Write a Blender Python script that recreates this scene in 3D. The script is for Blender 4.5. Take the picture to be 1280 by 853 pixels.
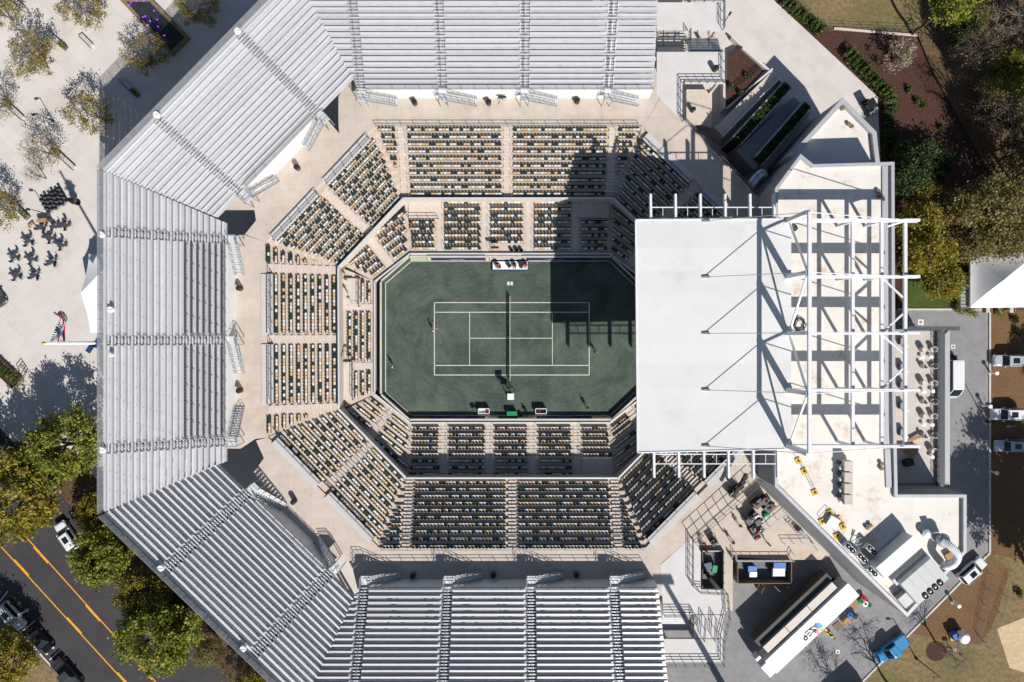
import bpy, bmesh, math, random
from mathutils import Vector, Matrix, Quaternion

for o in list(bpy.data.objects):
    bpy.data.objects.remove(o, do_unlink=True)
S = bpy.context.scene
COL = S.collection
R = math.radians

# ------------------------------------------------------------------ camera
CAM_H = 105.0                     # metres above the tennis court
FPX = 1280.0 * 24.0 / 36.0        # focal length in photo pixels (24 mm equivalent)
cam_d = bpy.data.cameras.new('camera')
cam_d.sensor_width = 36.0
cam_d.lens = 24.0
cam_d.clip_start = 1.0
cam_d.clip_end = 3000.0
cam = bpy.data.objects.new('camera', cam_d)
cam.location = (0, 0, CAM_H)
cam.rotation_euler = (0, 0, 0)
COL.objects.link(cam)
S.camera = cam

# ------------------------------------------------------------------ sky and sun
SUN_EL = math.atan(0.85)
SHX, SHY = -0.499, 0.867          # horizontal direction in which shadows fall
wd = bpy.data.worlds.new('World')
S.world = wd
wd.use_nodes = True
wn = wd.node_tree
sky = wn.nodes.new('ShaderNodeTexSky')
sky.sky_type = 'NISHITA'
sky.sun_disc = False
sky.sun_elevation = SUN_EL
sky.sun_rotation = R(150)
sky.air_density = 1.0
sky.dust_density = 0.6
bg = wn.nodes['Background']
bg.inputs['Strength'].default_value = 0.066
wn.links.new(sky.outputs[0], bg.inputs['Color'])
sun_d = bpy.data.lights.new('sun', 'SUN')
sun_d.energy = 5.0
sun_d.angle = R(0.5)
sun_d.color = (1.0, 0.955, 0.895)
sun = bpy.data.objects.new('sun', sun_d)
sd = Vector((SHX * math.cos(SUN_EL), SHY * math.cos(SUN_EL), -math.sin(SUN_EL)))
sun.rotation_euler = sd.to_track_quat('-Z', 'Y').to_euler()
sun.location = (40, -60, 90)
COL.objects.link(sun)
S.view_settings.view_transform = 'Standard'
S.view_settings.look = 'None'
S.view_settings.exposure = 0.32
S.view_settings.gamma = 1.0

# ------------------------------------------------------------------ helpers
def W(px, py, z=0.0):
    """photo pixel of a point standing at height z -> world point"""
    s = (CAM_H - z) / FPX
    return Vector(((px - 640.0) * s, (426.5 - py) * s, z))

def lerp(a, b, t):
    return a + (b - a) * t

class MB:
    """collects geometry in world space, build() links it as ONE mesh object"""
    def __init__(s):
        s.v = []; s.f = []; s.m = []
        s.cur = 0
    def add(s, vs, fs):
        b = len(s.v)
        s.v.extend([tuple(p) for p in vs])
        for f in fs:
            s.f.append(tuple(b + i for i in f)); s.m.append(s.cur)
    def hexa(s, b4, t4):
        s.add(list(b4) + list(t4), [(3, 2, 1, 0), (4, 5, 6, 7), (0, 1, 5, 4), (1, 2, 6, 5), (2, 3, 7, 6), (3, 0, 4, 7)])
    def box(s, c, size, rz=0.0):
        x, y, z = size[0] / 2, size[1] / 2, size[2] / 2
        ca, sa = math.cos(rz), math.sin(rz)
        def p(a, b, d):
            return (c[0] + a * ca - b * sa, c[1] + a * sa + b * ca, c[2] + d)
        s.hexa([p(-x, -y, -z), p(x, -y, -z), p(x, y, -z), p(-x, y, -z)], [p(-x, -y, z), p(x, -y, z), p(x, y, z), p(-x, y, z)])
    def prism(s, poly, z0, z1):
        n = len(poly)
        a = sum(poly[i][0] * poly[(i + 1) % n][1] - poly[(i + 1) % n][0] * poly[i][1] for i in range(n))
        if a < 0: poly = list(reversed(poly))
        vs = [(p[0], p[1], z0) for p in poly] + [(p[0], p[1], z1) for p in poly]
        fs = [tuple(reversed(range(n))), tuple(range(n, 2 * n))]
        for i in range(n):
            j = (i + 1) % n
            fs.append((i, j, n + j, n + i))
        s.add(vs, fs)
    def beam(s, p, q, w, h=None, up=Vector((0, 0, 1))):
        p = Vector(p); q = Vector(q); h = w if h is None else h
        d = q - p
        if d.length < 1e-5: return
        d.normalize()
        if abs(d.dot(up)) > 0.98: up = Vector((0, 1, 0))
        a = d.cross(up).normalized() * (w / 2); b = a.cross(d).normalized() * (h / 2)
        s.hexa([p - a - b, p + a - b, p + a + b, p - a + b][::-1], [q - a - b, q + a - b, q + a + b, q - a + b][::-1])
    def tube(s, p, q, r0, r1=None, n=8, cap=True):
        p = Vector(p); q = Vector(q); r1 = r0 if r1 is None else r1
        d = (q - p)
        if d.length < 1e-5: return
        d.normalize()
        up = Vector((0, 0, 1)) if abs(d.z) < 0.9 else Vector((1, 0, 0))
        a = d.cross(up).normalized(); b = d.cross(a)
        vs = []
        for (c, r) in ((p, r0), (q, r1)):
            for i in range(n):
                t = 2 * math.pi * i / n
                vs.append(c + a * (r * math.cos(t)) + b * (r * math.sin(t)))
        fs = [(i, (i + 1) % n, n + (i + 1) % n, n + i) for i in range(n)]
        if cap:
            fs += [tuple(reversed(range(n))), tuple(range(n, 2 * n))]
        s.add(vs, fs)
    def path(s, pts, r, n=8):
        for i in range(len(pts) - 1):
            s.tube(pts[i], pts[i + 1], r, r, n)
    def lathe(s, c, prof, n=12):
        vs = []
        for (r, z) in prof:
            for i in range(n):
                t = 2 * math.pi * i / n
                vs.append((c[0] + r * math.cos(t), c[1] + r * math.sin(t), c[2] + z))
        fs = []
        for k in range(len(prof) - 1):
            for i in range(n):
                j = (i + 1) % n
                fs.append((k * n + i, k * n + j, (k + 1) * n + j, (k + 1) * n + i))
        fs.append(tuple(reversed(range(n)))); fs.append(tuple((len(prof) - 1) * n + i for i in range(n)))
        s.add(vs, fs)
    def sheet(s, poly, z):
        n = len(poly)
        a = sum(poly[i][0] * poly[(i + 1) % n][1] - poly[(i + 1) % n][0] * poly[i][1] for i in range(n))
        if a < 0: poly = list(reversed(poly))
        s.add([(p[0], p[1], z) for p in poly], [tuple(range(n))])
    def mesh(s, name, mats, org=(0, 0, 0), smooth=False):
        me = bpy.data.meshes.new(name)
        ox, oy, oz = org
        me.from_pydata([(p[0] - ox, p[1] - oy, p[2] - oz) for p in s.v], [], s.f)
        if not isinstance(mats, (list, tuple)): mats = [mats]
        for m in mats: me.materials.append(m)
        if len(mats) > 1:
            me.polygons.foreach_set('material_index', s.m)
        if smooth:
            me.polygons.foreach_set('use_smooth', [True] * len(me.polygons))
        me.update()
        return me
    def build(s, name, mats, parent=None, smooth=False, bevel=0.0):
        org = ORG.get(parent.name, (0, 0, 0)) if parent else (0, 0, 0)
        me = s.mesh(name, mats, org, smooth)
        o = bpy.data.objects.new(name, me)
        COL.objects.link(o)
        if parent:
            o.parent = parent
            ORG[o.name] = org
        if bevel:
            md = o.modifiers.new('bevel', 'BEVEL'); md.width = bevel; md.segments = 2; md.limit_method = 'ANGLE'
        return o

ORG = {}
def tag(o, label=None, cat=None, group=None, kind=None):
    if label: o['label'] = label
    if cat: o['category'] = cat
    if group: o['group'] = group
    if kind: o['kind'] = kind
    return o
def thing(name, label, cat, loc=(0, 0, 0), group=None, rz=0.0):
    o = bpy.data.objects.new(name, None)
    o.empty_display_size = 0.3
    COL.objects.link(o)
    o.location = loc
    o.rotation_euler = (0, 0, rz)
    ORG[o.name] = tuple(loc)
    return tag(o, label, cat, group)
def local(o):
    """children of o are built in o's own space from now on"""
    ORG[o.name] = (0, 0, 0); return o
def copy_tree(o, loc=None, rz=None, label=None, group=None, scale=None):
    c = o.copy(); COL.objects.link(c)
    if loc is not None: c.location = loc
    if rz is not None: c.rotation_euler = (0, 0, rz)
    if scale is not None: c.scale = scale if isinstance(scale, (tuple, list)) else (scale,) * 3
    if label: c['label'] = label
    if group: c['group'] = group
    for ch in KIDS.get(o.name, ()):
        k = ch.copy(); COL.objects.link(k); k.parent = c
        for g in KIDS.get(ch.name, ()):
            kk = g.copy(); COL.objects.link(kk); kk.parent = k
    return c
KIDS = {}
def index_kids(o):
    KIDS[o.name] = list(o.children)
    for c in KIDS[o.name]:
        KIDS[c.name] = list(c.children)
    return o

# ------------------------------------------------------------------ materials
def mat(name, col, rough=0.7, var=0.0, vscale=1.0, col2=None, metal=0.0, bump=0.0, bscale=20.0, spec=0.35, stain=None, stain_scale=0.3, stain_amt=0.5, emit=None, estr=0.0):
    m = bpy.data.materials.new(name)
    m.use_nodes = True
    nt = m.node_tree; N = nt.nodes; L = nt.links
    b = N['Principled BSDF']
    b.inputs['Base Color'].default_value = (*col, 1)
    b.inputs['Roughness'].default_value = rough
    b.inputs['Metallic'].default_value = metal
    b.inputs['Specular IOR Level'].default_value = spec
    if emit:
        b.inputs['Emission Color'].default_value = (*emit, 1)
        b.inputs['Emission Strength'].default_value = estr
    if var or col2 or bump or stain:
        geo = N.new('ShaderNodeNewGeometry')
        src = None
        if var or col2:
            nz = N.new('ShaderNodeTexNoise'); nz.inputs['Scale'].default_value = vscale
            nz.inputs['Detail'].default_value = 8; nz.inputs['Roughness'].default_value = 0.65
            L.new(geo.outputs['Position'], nz.inputs['Vector'])
            rp = N.new('ShaderNodeValToRGB')
            rp.color_ramp.elements[0].position = 0.32; rp.color_ramp.elements[1].position = 0.68
            c2 = col2 if col2 else tuple(min(1, c * (1 + var)) for c in col)
            c1 = tuple(c * (1 - var) for c in col)
            rp.color_ramp.elements[0].color = (*c1, 1); rp.color_ramp.elements[1].color = (*c2, 1)
            L.new(nz.outputs['Fac'], rp.inputs['Fac'])
            src = rp.outputs['Color']
            L.new(src, b.inputs['Base Color'])
        if stain:
            n2 = N.new('ShaderNodeTexNoise'); n2.inputs['Scale'].default_value = stain_scale
            n2.inputs['Detail'].default_value = 9; n2.inputs['Roughness'].default_value = 0.7
            L.new(geo.outputs['Position'], n2.inputs['Vector'])
            r2 = N.new('ShaderNodeValToRGB')
            r2.color_ramp.elements[0].position = 0.54; r2.color_ramp.elements[1].position = 0.74
            r2.color_ramp.elements[0].color = (0, 0, 0, 1); r2.color_ramp.elements[1].color = (stain_amt,) * 3 + (1,)
            L.new(n2.outputs['Fac'], r2.inputs['Fac'])
            mx = N.new('ShaderNodeMix'); mx.data_type = 'RGBA'
            L.new(r2.outputs['Color'], mx.inputs[0])
            if src: L.new(src, mx.inputs[6])
            else: mx.inputs[6].default_value = (*col, 1)
            mx.inputs[7].default_value = (*stain, 1)
            L.new(mx.outputs[2], b.inputs['Base Color'])
        if bump:
            n3 = N.new('ShaderNodeTexNoise'); n3.inputs['Scale'].default_value = bscale; n3.inputs['Detail'].default_value = 6
            L.new(geo.outputs['Position'], n3.inputs['Vector'])
            bp = N.new('ShaderNodeBump'); bp.inputs['Strength'].default_value = bump; bp.inputs['Distance'].default_value = 0.1
            L.new(n3.outputs['Fac'], bp.inputs['Height']); L.new(bp.outputs['Normal'], b.inputs['Normal'])
    return m

def add_joints(m, size, rz, dark, width, amt=1.0, offset=0.0):
    """thin paver / panel joints (flat print) multiplied over the base colour"""
    nt = m.node_tree; N = nt.nodes; L = nt.links
    b = N['Principled BSDF']
    geo = N.new('ShaderNodeNewGeometry')
    mp = N.new('ShaderNodeMapping'); mp.inputs['Rotation'].default_value = (0, 0, rz)
    L.new(geo.outputs['Position'], mp.inputs['Vector'])
    br = N.new('ShaderNodeTexBrick')
    br.offset = offset
    br.inputs['Scale'].default_value = 1.0
    br.inputs['Brick Width'].default_value = size[0]; br.inputs['Row Height'].default_value = size[1]
    br.inputs['Mortar Size'].default_value = width; br.inputs['Mortar Smooth'].default_value = 0.2
    br.inputs['Color1'].default_value = (1, 1, 1, 1)
    br.inputs['Color2'].default_value = (1 - 0.06 * amt, 1 - 0.06 * amt, 1 - 0.06 * amt, 1)
    br.inputs['Mortar'].default_value = (dark, dark, dark, 1)
    L.new(mp.outputs['Vector'], br.inputs['Vector'])
    mx = N.new('ShaderNodeMix'); mx.data_type = 'RGBA'; mx.blend_type = 'MULTIPLY'
    mx.inputs[0].default_value = 1.0
    lk = b.inputs['Base Color'].links
    if lk: L.new(lk[0].from_socket, mx.inputs[6])
    else: mx.inputs[6].default_value = b.inputs['Base Color'].default_value
    L.new(br.outputs['Color'], mx.inputs[7])
    L.new(mx.outputs[2], b.inputs['Base Color'])
    return m

def vary(m, amt=0.1):
    """piece-to-piece difference in tone"""
    nt = m.node_tree; N = nt.nodes; L = nt.links; b = N['Principled BSDF']
    oi = N.new('ShaderNodeObjectInfo'); mr = N.new('ShaderNodeMapRange'); mr.inputs[3].default_value = 1 - amt; mr.inputs[4].default_value = 1 + amt * .6
    L.new(oi.outputs['Random'], mr.inputs[0])
    hs = N.new('ShaderNodeHueSaturation'); L.new(mr.outputs[0], hs.inputs['Value'])
    lk = b.inputs['Base Color'].links
    if lk: L.new(lk[0].from_socket, hs.inputs['Color'])
    else: hs.inputs['Color'].default_value = b.inputs['Base Color'].default_value
    L.new(hs.outputs[0], b.inputs['Base Color'])
    return m

M = {}
M['plaza'] = add_joints(mat('plaza_pavers', (0.555, 0.515, 0.485), 0.85, 0.05, 0.25, stain=(0.42, 0.365, 0.32), stain_scale=0.12, stain_amt=0.55), (2.4, 2.4), R(45), 0.86, 0.035)
M['concourse'] = add_joints(mat('concourse_concrete', (0.505, 0.435, 0.372), 0.85, 0.09, 0.5, stain=(0.40, 0.27, 0.18), stain_scale=0.35, stain_amt=0.55), (3.2, 3.2), 0, 0.84, 0.035)
M['tread'] = mat('tread_concrete', (0.50, 0.415, 0.345), 0.85, 0.10, 0.8, stain=(0.36, 0.27, 0.2), stain_scale=0.6, stain_amt=0.5)
M['aisle'] = mat('aisle_concrete', (0.53, 0.46, 0.40), 0.85, 0.08, 1.2)
M['wallconc'] = mat('wall_concrete', (0.50, 0.44, 0.39), 0.85, 0.1, 0.6)
M['slab'] = mat('pale_grey_slab', (0.48, 0.465, 0.455), 0.8, 0.06, 0.7)
M['platform'] = mat('platform_concrete', (0.55, 0.53, 0.52), 0.85, 0.06, 0.5, stain=(0.44, 0.41, 0.38), stain_scale=0.3, stain_amt=0.4)
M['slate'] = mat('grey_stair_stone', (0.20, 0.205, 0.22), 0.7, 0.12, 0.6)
M['alu'] = mat('mill_aluminium', (0.54, 0.545, 0.565), 0.42, 0.09, 0.7, metal=0.25, spec=0.5, stain=(0.36, 0.34, 0.33), stain_scale=0.7, stain_amt=0.7)
M['alu2'] = mat('aluminium_bench', (0.70, 0.705, 0.725), 0.38, 0.07, 0.9, metal=0.25, spec=0.5, stain=(0.44, 0.42, 0.40), stain_scale=0.9, stain_amt=0.6)
M['galv'] = mat('galvanised_steel', (0.36, 0.37, 0.39), 0.45, 0.1, 2.0, metal=0.5)
M['aisle_gap_shade'] = mat('step_gap_shade', (0.16, 0.165, 0.18), 0.6, 0.1, 2.0)  # step steel darkened to paint in the shadow gaps of the bleacher aisles
M['galv_pale'] = mat('pale_steel_step', (0.60, 0.61, 0.62), 0.5, 0.06, 2.0, metal=0.2)
M['dksteel'] = mat('dark_grey_steel', (0.10, 0.105, 0.115), 0.5, metal=0.3)
M['whitesteel'] = mat('white_painted_steel', (0.66, 0.665, 0.68), 0.45, 0.05, 0.8, stain=(0.5, 0.47, 0.43), stain_scale=0.9, stain_amt=0.4)
M['canopy'] = add_joints(mat('white_canopy_membrane', (0.605, 0.605, 0.60), 0.6, 0.03, 0.2, stain=(0.50, 0.46, 0.41), stain_scale=0.25, stain_amt=0.5), (30.0, 3.0), 0, 0.93, 0.03)
M['roof'] = add_joints(mat('white_roof_membrane', (0.665, 0.635, 0.585), 0.6, 0.06, 0.3, stain=(0.42, 0.22, 0.09), stain_scale=0.32, stain_amt=0.85), (18.0, 3.0), R(90), 0.94, 0.03)
M['parapet'] = mat('grey_metal_coping', (0.44, 0.44, 0.46), 0.45, 0.06, 1.0, metal=0.2)
M['bwall'] = mat('grey_building_wall', (0.27, 0.275, 0.29), 0.7, 0.08, 0.5)
M['frontwall'] = mat('white_front_panel', (0.66, 0.655, 0.64), 0.6, 0.05, 0.7)
M['green_wall'] = mat('green_court_wall', (0.028, 0.078, 0.048), 0.6, 0.08, 1.0)
M['pale_green'] = mat('pale_green_panel', (0.32, 0.42, 0.24), 0.6)
M['navy'] = mat('navy_banner', (0.010, 0.028, 0.10), 0.55)
M['white'] = mat('white_paint', (0.72, 0.72, 0.71), 0.5)
M['line'] = mat('court_line_white', (0.62, 0.60, 0.54), 0.7, 0.12, 3.0)
M['black'] = mat('black_plastic', (0.015, 0.016, 0.018), 0.5)
M['dark'] = mat('dark_rubber', (0.03, 0.03, 0.033), 0.8)
M['net'] = mat('black_net', (0.02, 0.02, 0.02), 0.9)
M['red'] = mat('red_cloth', (0.45, 0.02, 0.025), 0.7)
M['orange'] = mat('orange_vest', (0.75, 0.14, 0.03), 0.7)
M['blue'] = mat('blue_plastic', (0.02, 0.13, 0.42), 0.5)
M['green'] = mat('green_plastic', (0.01, 0.22, 0.08), 0.5)
M['yellow'] = mat('yellow_paint', (0.62, 0.40, 0.03), 0.6, 0.1, 4.0)
M['road_yellow'] = mat('road_line_yellow', (0.72, 0.33, 0.012), 0.7, 0.15, 2.0)
M['wood'] = mat('timber', (0.36, 0.21, 0.10), 0.75, 0.2, 3.0)
M['brownwood'] = mat('weathered_timber', (0.20, 0.14, 0.09), 0.8, 0.25, 3.0)
M['asphalt'] = mat('asphalt', (0.043, 0.040, 0.043), 0.85, 0.18, 0.25, stain=(0.066, 0.06, 0.064), stain_scale=0.12, stain_amt=0.6, bump=0.15, bscale=30)
M['paving'] = add_joints(mat('grey_paving', (0.235, 0.23, 0.235), 0.85, 0.12, 0.5, stain=(0.17, 0.165, 0.17), stain_scale=0.2, stain_amt=0.5), (0.8, 0.4), 0, 0.86, 0.03, 1.5, 0.5)
M['kerb'] = mat('kerb_concrete', (0.50, 0.46, 0.42), 0.85, 0.1, 1.0)
M['glass'] = mat('dark_glass', (0.012, 0.018, 0.022), 0.08, spec=0.6)
M['tyre'] = mat('tyre_rubber', (0.02, 0.02, 0.02), 0.85)
M['rim'] = mat('alloy_rim', (0.45, 0.45, 0.47), 0.35, metal=0.8)
M['headlight'] = mat('headlight_lens', (0.6, 0.62, 0.65), 0.15, spec=0.6)
M['taillight'] = mat('tail_light_lens', (0.35, 0.01, 0.01), 0.2, spec=0.6)
M['solar'] = mat('solar_cell', (0.02, 0.045, 0.13), 0.15, spec=0.6)
M['tent'] = mat('white_tent_fabric', (0.78, 0.78, 0.79), 0.7, 0.02, 0.6)
M['unit'] = mat('grey_unit_casing', (0.42, 0.43, 0.43), 0.5, 0.05, 1.0, metal=0.2)
M['unit_pale'] = mat('pale_unit_casing', (0.62, 0.64, 0.67), 0.45, 0.04, 1.0, metal=0.2)
M['skin'] = mat('skin', (0.42, 0.24, 0.16), 0.6)
M['hair'] = mat('dark_hair', (0.02, 0.014, 0.01), 0.7)
M['purple'] = mat('purple_lamp', (0.2, 0.04, 0.5), 0.4, emit=(0.32, 0.06, 1.0), estr=1.2)

def ground_mat(name, cols, scales=(0.15, 2.2), bump=0.5):
    """mottled ground: three colours mixed by coarse and fine noise"""
    m = bpy.data.materials.new(name); m.use_nodes = True
    nt = m.node_tree; N = nt.nodes; L = nt.links
    b = N['Principled BSDF']; b.inputs['Roughness'].default_value = 0.95; b.inputs['Specular IOR Level'].default_value = 0.15
    geo = N.new('ShaderNodeNewGeometry')
    n1 = N.new('ShaderNodeTexNoise'); n1.inputs['Scale'].default_value = scales[0]; n1.inputs['Detail'].default_value = 7; n1.inputs['Roughness'].default_value = 0.6
    n2 = N.new('ShaderNodeTexNoise'); n2.inputs['Scale'].default_value = scales[1]; n2.inputs['Detail'].default_value = 9; n2.inputs['Roughness'].default_value = 0.75
    for n in (n1, n2): L.new(geo.outputs['Position'], n.inputs['Vector'])
    r1 = N.new('ShaderNodeValToRGB'); e = r1.color_ramp.elements
    e[0].position = 0.38; e[0].color = (*cols[0], 1); e[1].position = 0.62; e[1].color = (*cols[1], 1)
    L.new(n1.outputs['Fac'], r1.inputs['Fac'])
    r2 = N.new('ShaderNodeValToRGB'); e = r2.color_ramp.elements
    e[0].position = 0.42; e[0].color = (0, 0, 0, 1); e[1].position = 0.66; e[1].color = (1, 1, 1, 1)
    L.new(n2.outputs['Fac'], r2.inputs['Fac'])
    mx = N.new('ShaderNodeMix'); mx.data_type = 'RGBA'
    L.new(r2.outputs['Color'], mx.inputs[0]); L.new(r1.outputs['Color'], mx.inputs[6]); mx.inputs[7].default_value = (*cols[2], 1)
    L.new(mx.outputs[2], b.inputs['Base Color'])
    bp = N.new('ShaderNodeBump'); bp.inputs['Strength'].default_value = bump; bp.inputs['Distance'].default_value = 0.25
    L.new(n2.outputs['Fac'], bp.inputs['Height']); L.new(bp.outputs['Normal'], b.inputs['Normal'])
    return m
M['soil'] = ground_mat('leaf_litter_soil', ((0.12, 0.07, 0.042), (0.17, 0.115, 0.065), (0.045, 0.03, 0.02)))
M['mulch'] = ground_mat('brown_mulch', ((0.088, 0.045, 0.034), (0.075, 0.038, 0.03), (0.042, 0.021, 0.016)), (0.4, 3.0))
M['lawn'] = ground_mat('dry_lawn', ((0.26, 0.18, 0.10), (0.17, 0.15, 0.06), (0.115, 0.085, 0.045)), (0.13, 1.6))
M['grass'] = ground_mat('short_green_grass', ((0.055, 0.085, 0.02), (0.085, 0.11, 0.03), (0.045, 0.06, 0.015)), (0.4, 4.0))
M['straw'] = ground_mat('pine_straw', ((0.17, 0.095, 0.05), (0.20, 0.12, 0.06), (0.10, 0.06, 0.032)), (0.3, 3.5))
M['sand'] = ground_mat('pale_sand', ((0.52, 0.39, 0.24), (0.58, 0.45, 0.29), (0.44, 0.33, 0.2)), (0.3, 1.5))

def court_mat():
    m = bpy.data.materials.new('green_clay'); m.use_nodes = True
    nt = m.node_tree; N = nt.nodes; L = nt.links
    b = N['Principled BSDF']; b.inputs['Roughness'].default_value = 0.95; b.inputs['Specular IOR Level'].default_value = 0.1
    geo = N.new('ShaderNodeNewGeometry')
    n1 = N.new('ShaderNodeTexNoise'); n1.inputs['Scale'].default_value = 0.22; n1.inputs['Detail'].default_value = 8; n1.inputs['Roughness'].default_value = 0.62
    n1.inputs['Distortion'].default_value = 0.8
    L.new(geo.outputs['Position'], n1.inputs['Vector'])
    wv = N.new('ShaderNodeTexWave'); wv.wave_type = 'RINGS'; wv.rings_direction = 'Z'; wv.inputs['Scale'].default_value = 0.35
    wv.inputs['Distortion'].default_value = 14.0; wv.inputs['Detail'].default_value = 5; wv.inputs['Detail Scale'].default_value = 1.3
    mp = N.new('ShaderNodeMapping'); mp.inputs['Scale'].default_value = (0.75, 1.3, 1)
    L.new(geo.outputs['Position'], mp.inputs['Vector']); L.new(mp.outputs['Vector'], wv.inputs['Vector'])
    n2 = N.new('ShaderNodeTexNoise'); n2.inputs['Scale'].default_value = 3.0; n2.inputs['Detail'].default_value = 10; n2.inputs['Roughness'].default_value = 0.8
    L.new(geo.outputs['Position'], n2.inputs['Vector'])
    def mul(sock, k):
        q = N.new('ShaderNodeMath'); q.operation = 'MULTIPLY'; L.new(sock, q.inputs[0]); q.inputs[1].default_value = k; return q.outputs[0]
    def addn(a, c):
        q = N.new('ShaderNodeMath'); q.operation = 'ADD'; L.new(a, q.inputs[0]); L.new(c, q.inputs[1]); return q.outputs[0]
    f = addn(addn(mul(n1.outputs['Fac'], 0.70), mul(wv.outputs['Fac'], 0.05)), mul(n2.outputs['Fac'], 0.28))
    rp = N.new('ShaderNodeValToRGB'); e = rp.color_ramp.elements
    e[0].position = 0.42; e[0].color = (0.048, 0.068, 0.055, 1); e[1].position = 0.68; e[1].color = (0.108, 0.130, 0.108, 1)
    L.new(f, rp.inputs['Fac']); L.new(rp.outputs['Color'], b.inputs['Base Color'])
    return m
M['court'] = court_mat()

def leaf_mat(name, dark, mid, light, transl=0.25):
    m = bpy.data.materials.new(name); m.use_nodes = True
    nt = m.node_tree; N = nt.nodes; L = nt.links
    b = N['Principled BSDF']; b.inputs['Roughness'].default_value = 0.6; b.inputs['Specular IOR Level'].default_value = 0.3
    geo = N.new('ShaderNodeNewGeometry')
    n1 = N.new('ShaderNodeTexNoise'); n1.inputs['Scale'].default_value = 0.55; n1.inputs['Detail'].default_value = 4
    L.new(geo.outputs['Position'], n1.inputs['Vector'])
    ad = N.new('ShaderNodeMath'); ad.operation = 'MULTIPLY_ADD'; ad.inputs[1].default_value = 0.55
    L.new(geo.outputs['Random Per Island'], ad.inputs[0])
    ms = N.new('ShaderNodeMath'); ms.operation = 'MULTIPLY_ADD'; ms.inputs[1].default_value = 1.3; ms.inputs[2].default_value = -0.42
    L.new(n1.outputs['Fac'], ms.inputs[0]); L.new(ms.outputs[0], ad.inputs[2])
    rp = N.new('ShaderNodeValToRGB'); e = rp.color_ramp.elements
    e[0].position = 0.12; e[0].color = (*dark, 1); e[1].position = 0.85; e[1].color = (*light, 1)
    k = e.new(0.5); k.color = (*mid, 1)
    L.new(ad.outputs[0], rp.inputs['Fac']); L.new(rp.outputs['Color'], b.inputs['Base Color'])
    tr = N.new('ShaderNodeBsdfTranslucent'); L.new(rp.outputs['Color'], tr.inputs['Color'])
    mx = N.new('ShaderNodeMixShader'); mx.inputs[0].default_value = transl
    L.new(b.outputs[0], mx.inputs[1]); L.new(tr.outputs[0], mx.inputs[2]); L.new(mx.outputs[0], N['Material Output'].inputs['Surface'])
    return m
M['leaf_olive'] = leaf_mat('olive_gold_leaves', (0.14, 0.12, 0.035), (0.26, 0.205, 0.065), (0.38, 0.31, 0.12), 0.4)
M['leaf_green'] = leaf_mat('oak_green_leaves', (0.085, 0.105, 0.016), (0.21, 0.24, 0.03), (0.38, 0.37, 0.07), 0.4)
M['leaf_yellow'] = leaf_mat('yellow_green_leaves', (0.11, 0.11, 0.02), (0.25, 0.22, 0.03), (0.42, 0.33, 0.05), 0.4)
M['leaf_autumn'] = leaf_mat('autumn_leaves', (0.10, 0.085, 0.03), (0.22, 0.18, 0.06), (0.34, 0.27, 0.11), 0.35)
M['leaf_dark'] = leaf_mat('dark_evergreen_leaves', (0.014, 0.028, 0.010), (0.035, 0.06, 0.015), (0.075, 0.105, 0.025))
M['leaf_hedge'] = leaf_mat('hedge_leaves', (0.022, 0.04, 0.010), (0.06, 0.095, 0.02), (0.13, 0.16, 0.04))
M['leaf_pale'] = leaf_mat('pale_dry_leaves', (0.20, 0.17, 0.11), (0.30, 0.26, 0.18), (0.40, 0.36, 0.27))
M['bark'] = mat('grey_brown_bark', (0.19, 0.15, 0.115), 0.9, 0.25, 3.0)
M['bark_dark'] = mat('dark_bark', (0.085, 0.06, 0.045), 0.9, 0.25, 3.0)
M['seat_white'] = mat('white_seat', (0.66, 0.65, 0.62), 0.5)
M['seat_tan'] = mat('tan_seat', (0.58, 0.42, 0.23), 0.5)
M['seat_green'] = mat('dark_green_seat', (0.018, 0.042, 0.032), 0.5)
M['seat_frame'] = mat('dark_seat_frame', (0.02, 0.024, 0.024), 0.6)
M['seat_grey'] = mat('charcoal_seat', (0.085, 0.088, 0.098), 0.5)
vary(M['alu'], .12); vary(M['alu2'], .10)
SEATM = [M['seat_white'], M['seat_tan'], M['seat_green'], M['seat_frame']]

# ================================================================== THE SETTING: ground, roads, court
def sheet_px(name, pts, z, m, zsheet=0.0, label=None):
    b = MB(); b.sheet([W(x, y, zsheet)[:2] for (x, y) in pts], z)
    o = b.build(name, m); tag(o, label, None, None, 'structure')
    return o

b = MB(); b.sheet([(-1500, -1500), (1500, -1500), (1500, 1500), (-1500, 1500)], 0.0)
tag(b.build('ground', M['soil']), kind='structure')
sheet_px('plaza', [(-900, -700), (218, -700), (967, 0), (1097, 121), (1101, 204), (1101, 640), (822, 640), (822, 790), (470, 790), (300, 640), (128, 606), (112, 590), (96, 566), (60, 548), (-60, 560), (-900, 600)], 0.004, M['plaza'])
sheet_px('service_road', [(822, 560), (1101, 560), (1101, 388), (1235, 388), (1236, 692), (1076, 853), (760, 1200), (500, 1200), (822, 900)], 0.008, M['paving'])
sheet_px('mulch_bed', [(960, -10), (985, 14), (1030, 38), (1146, 45), (1180, 120), (1236, 214), (1222, 300), (1210, 385), (1101, 388), (1101, 204), (1097, 121), (967, 0)], 0.006, M['mulch'])
sheet_px('lawn', [(985, -10), (960, -60), (1150, -70), (1152, 40), (1034, 34)], 0.010, M['lawn'])
sheet_px('grass', [(1128, 340), (1215, 340), (1215, 386), (1128, 386)], 0.011, M['grass'])
sheet_px('pine_straw_ground', [(1239, 388), (1700, 388), (1700, 720), (1300, 705), (1239, 690)], 0.006, M['straw'])
sheet_px('verge', [(1239, 692), (1300, 705), (1420, 720), (1420, 1100), (850, 1100), (1080, 853)], 0.007, M['lawn'])
sheet_px('bare_earth', [(1239, 694), (1262, 712), (1246, 770), (1226, 806), (1172, 800), (1140, 792)], 0.012, M['straw'])
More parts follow.
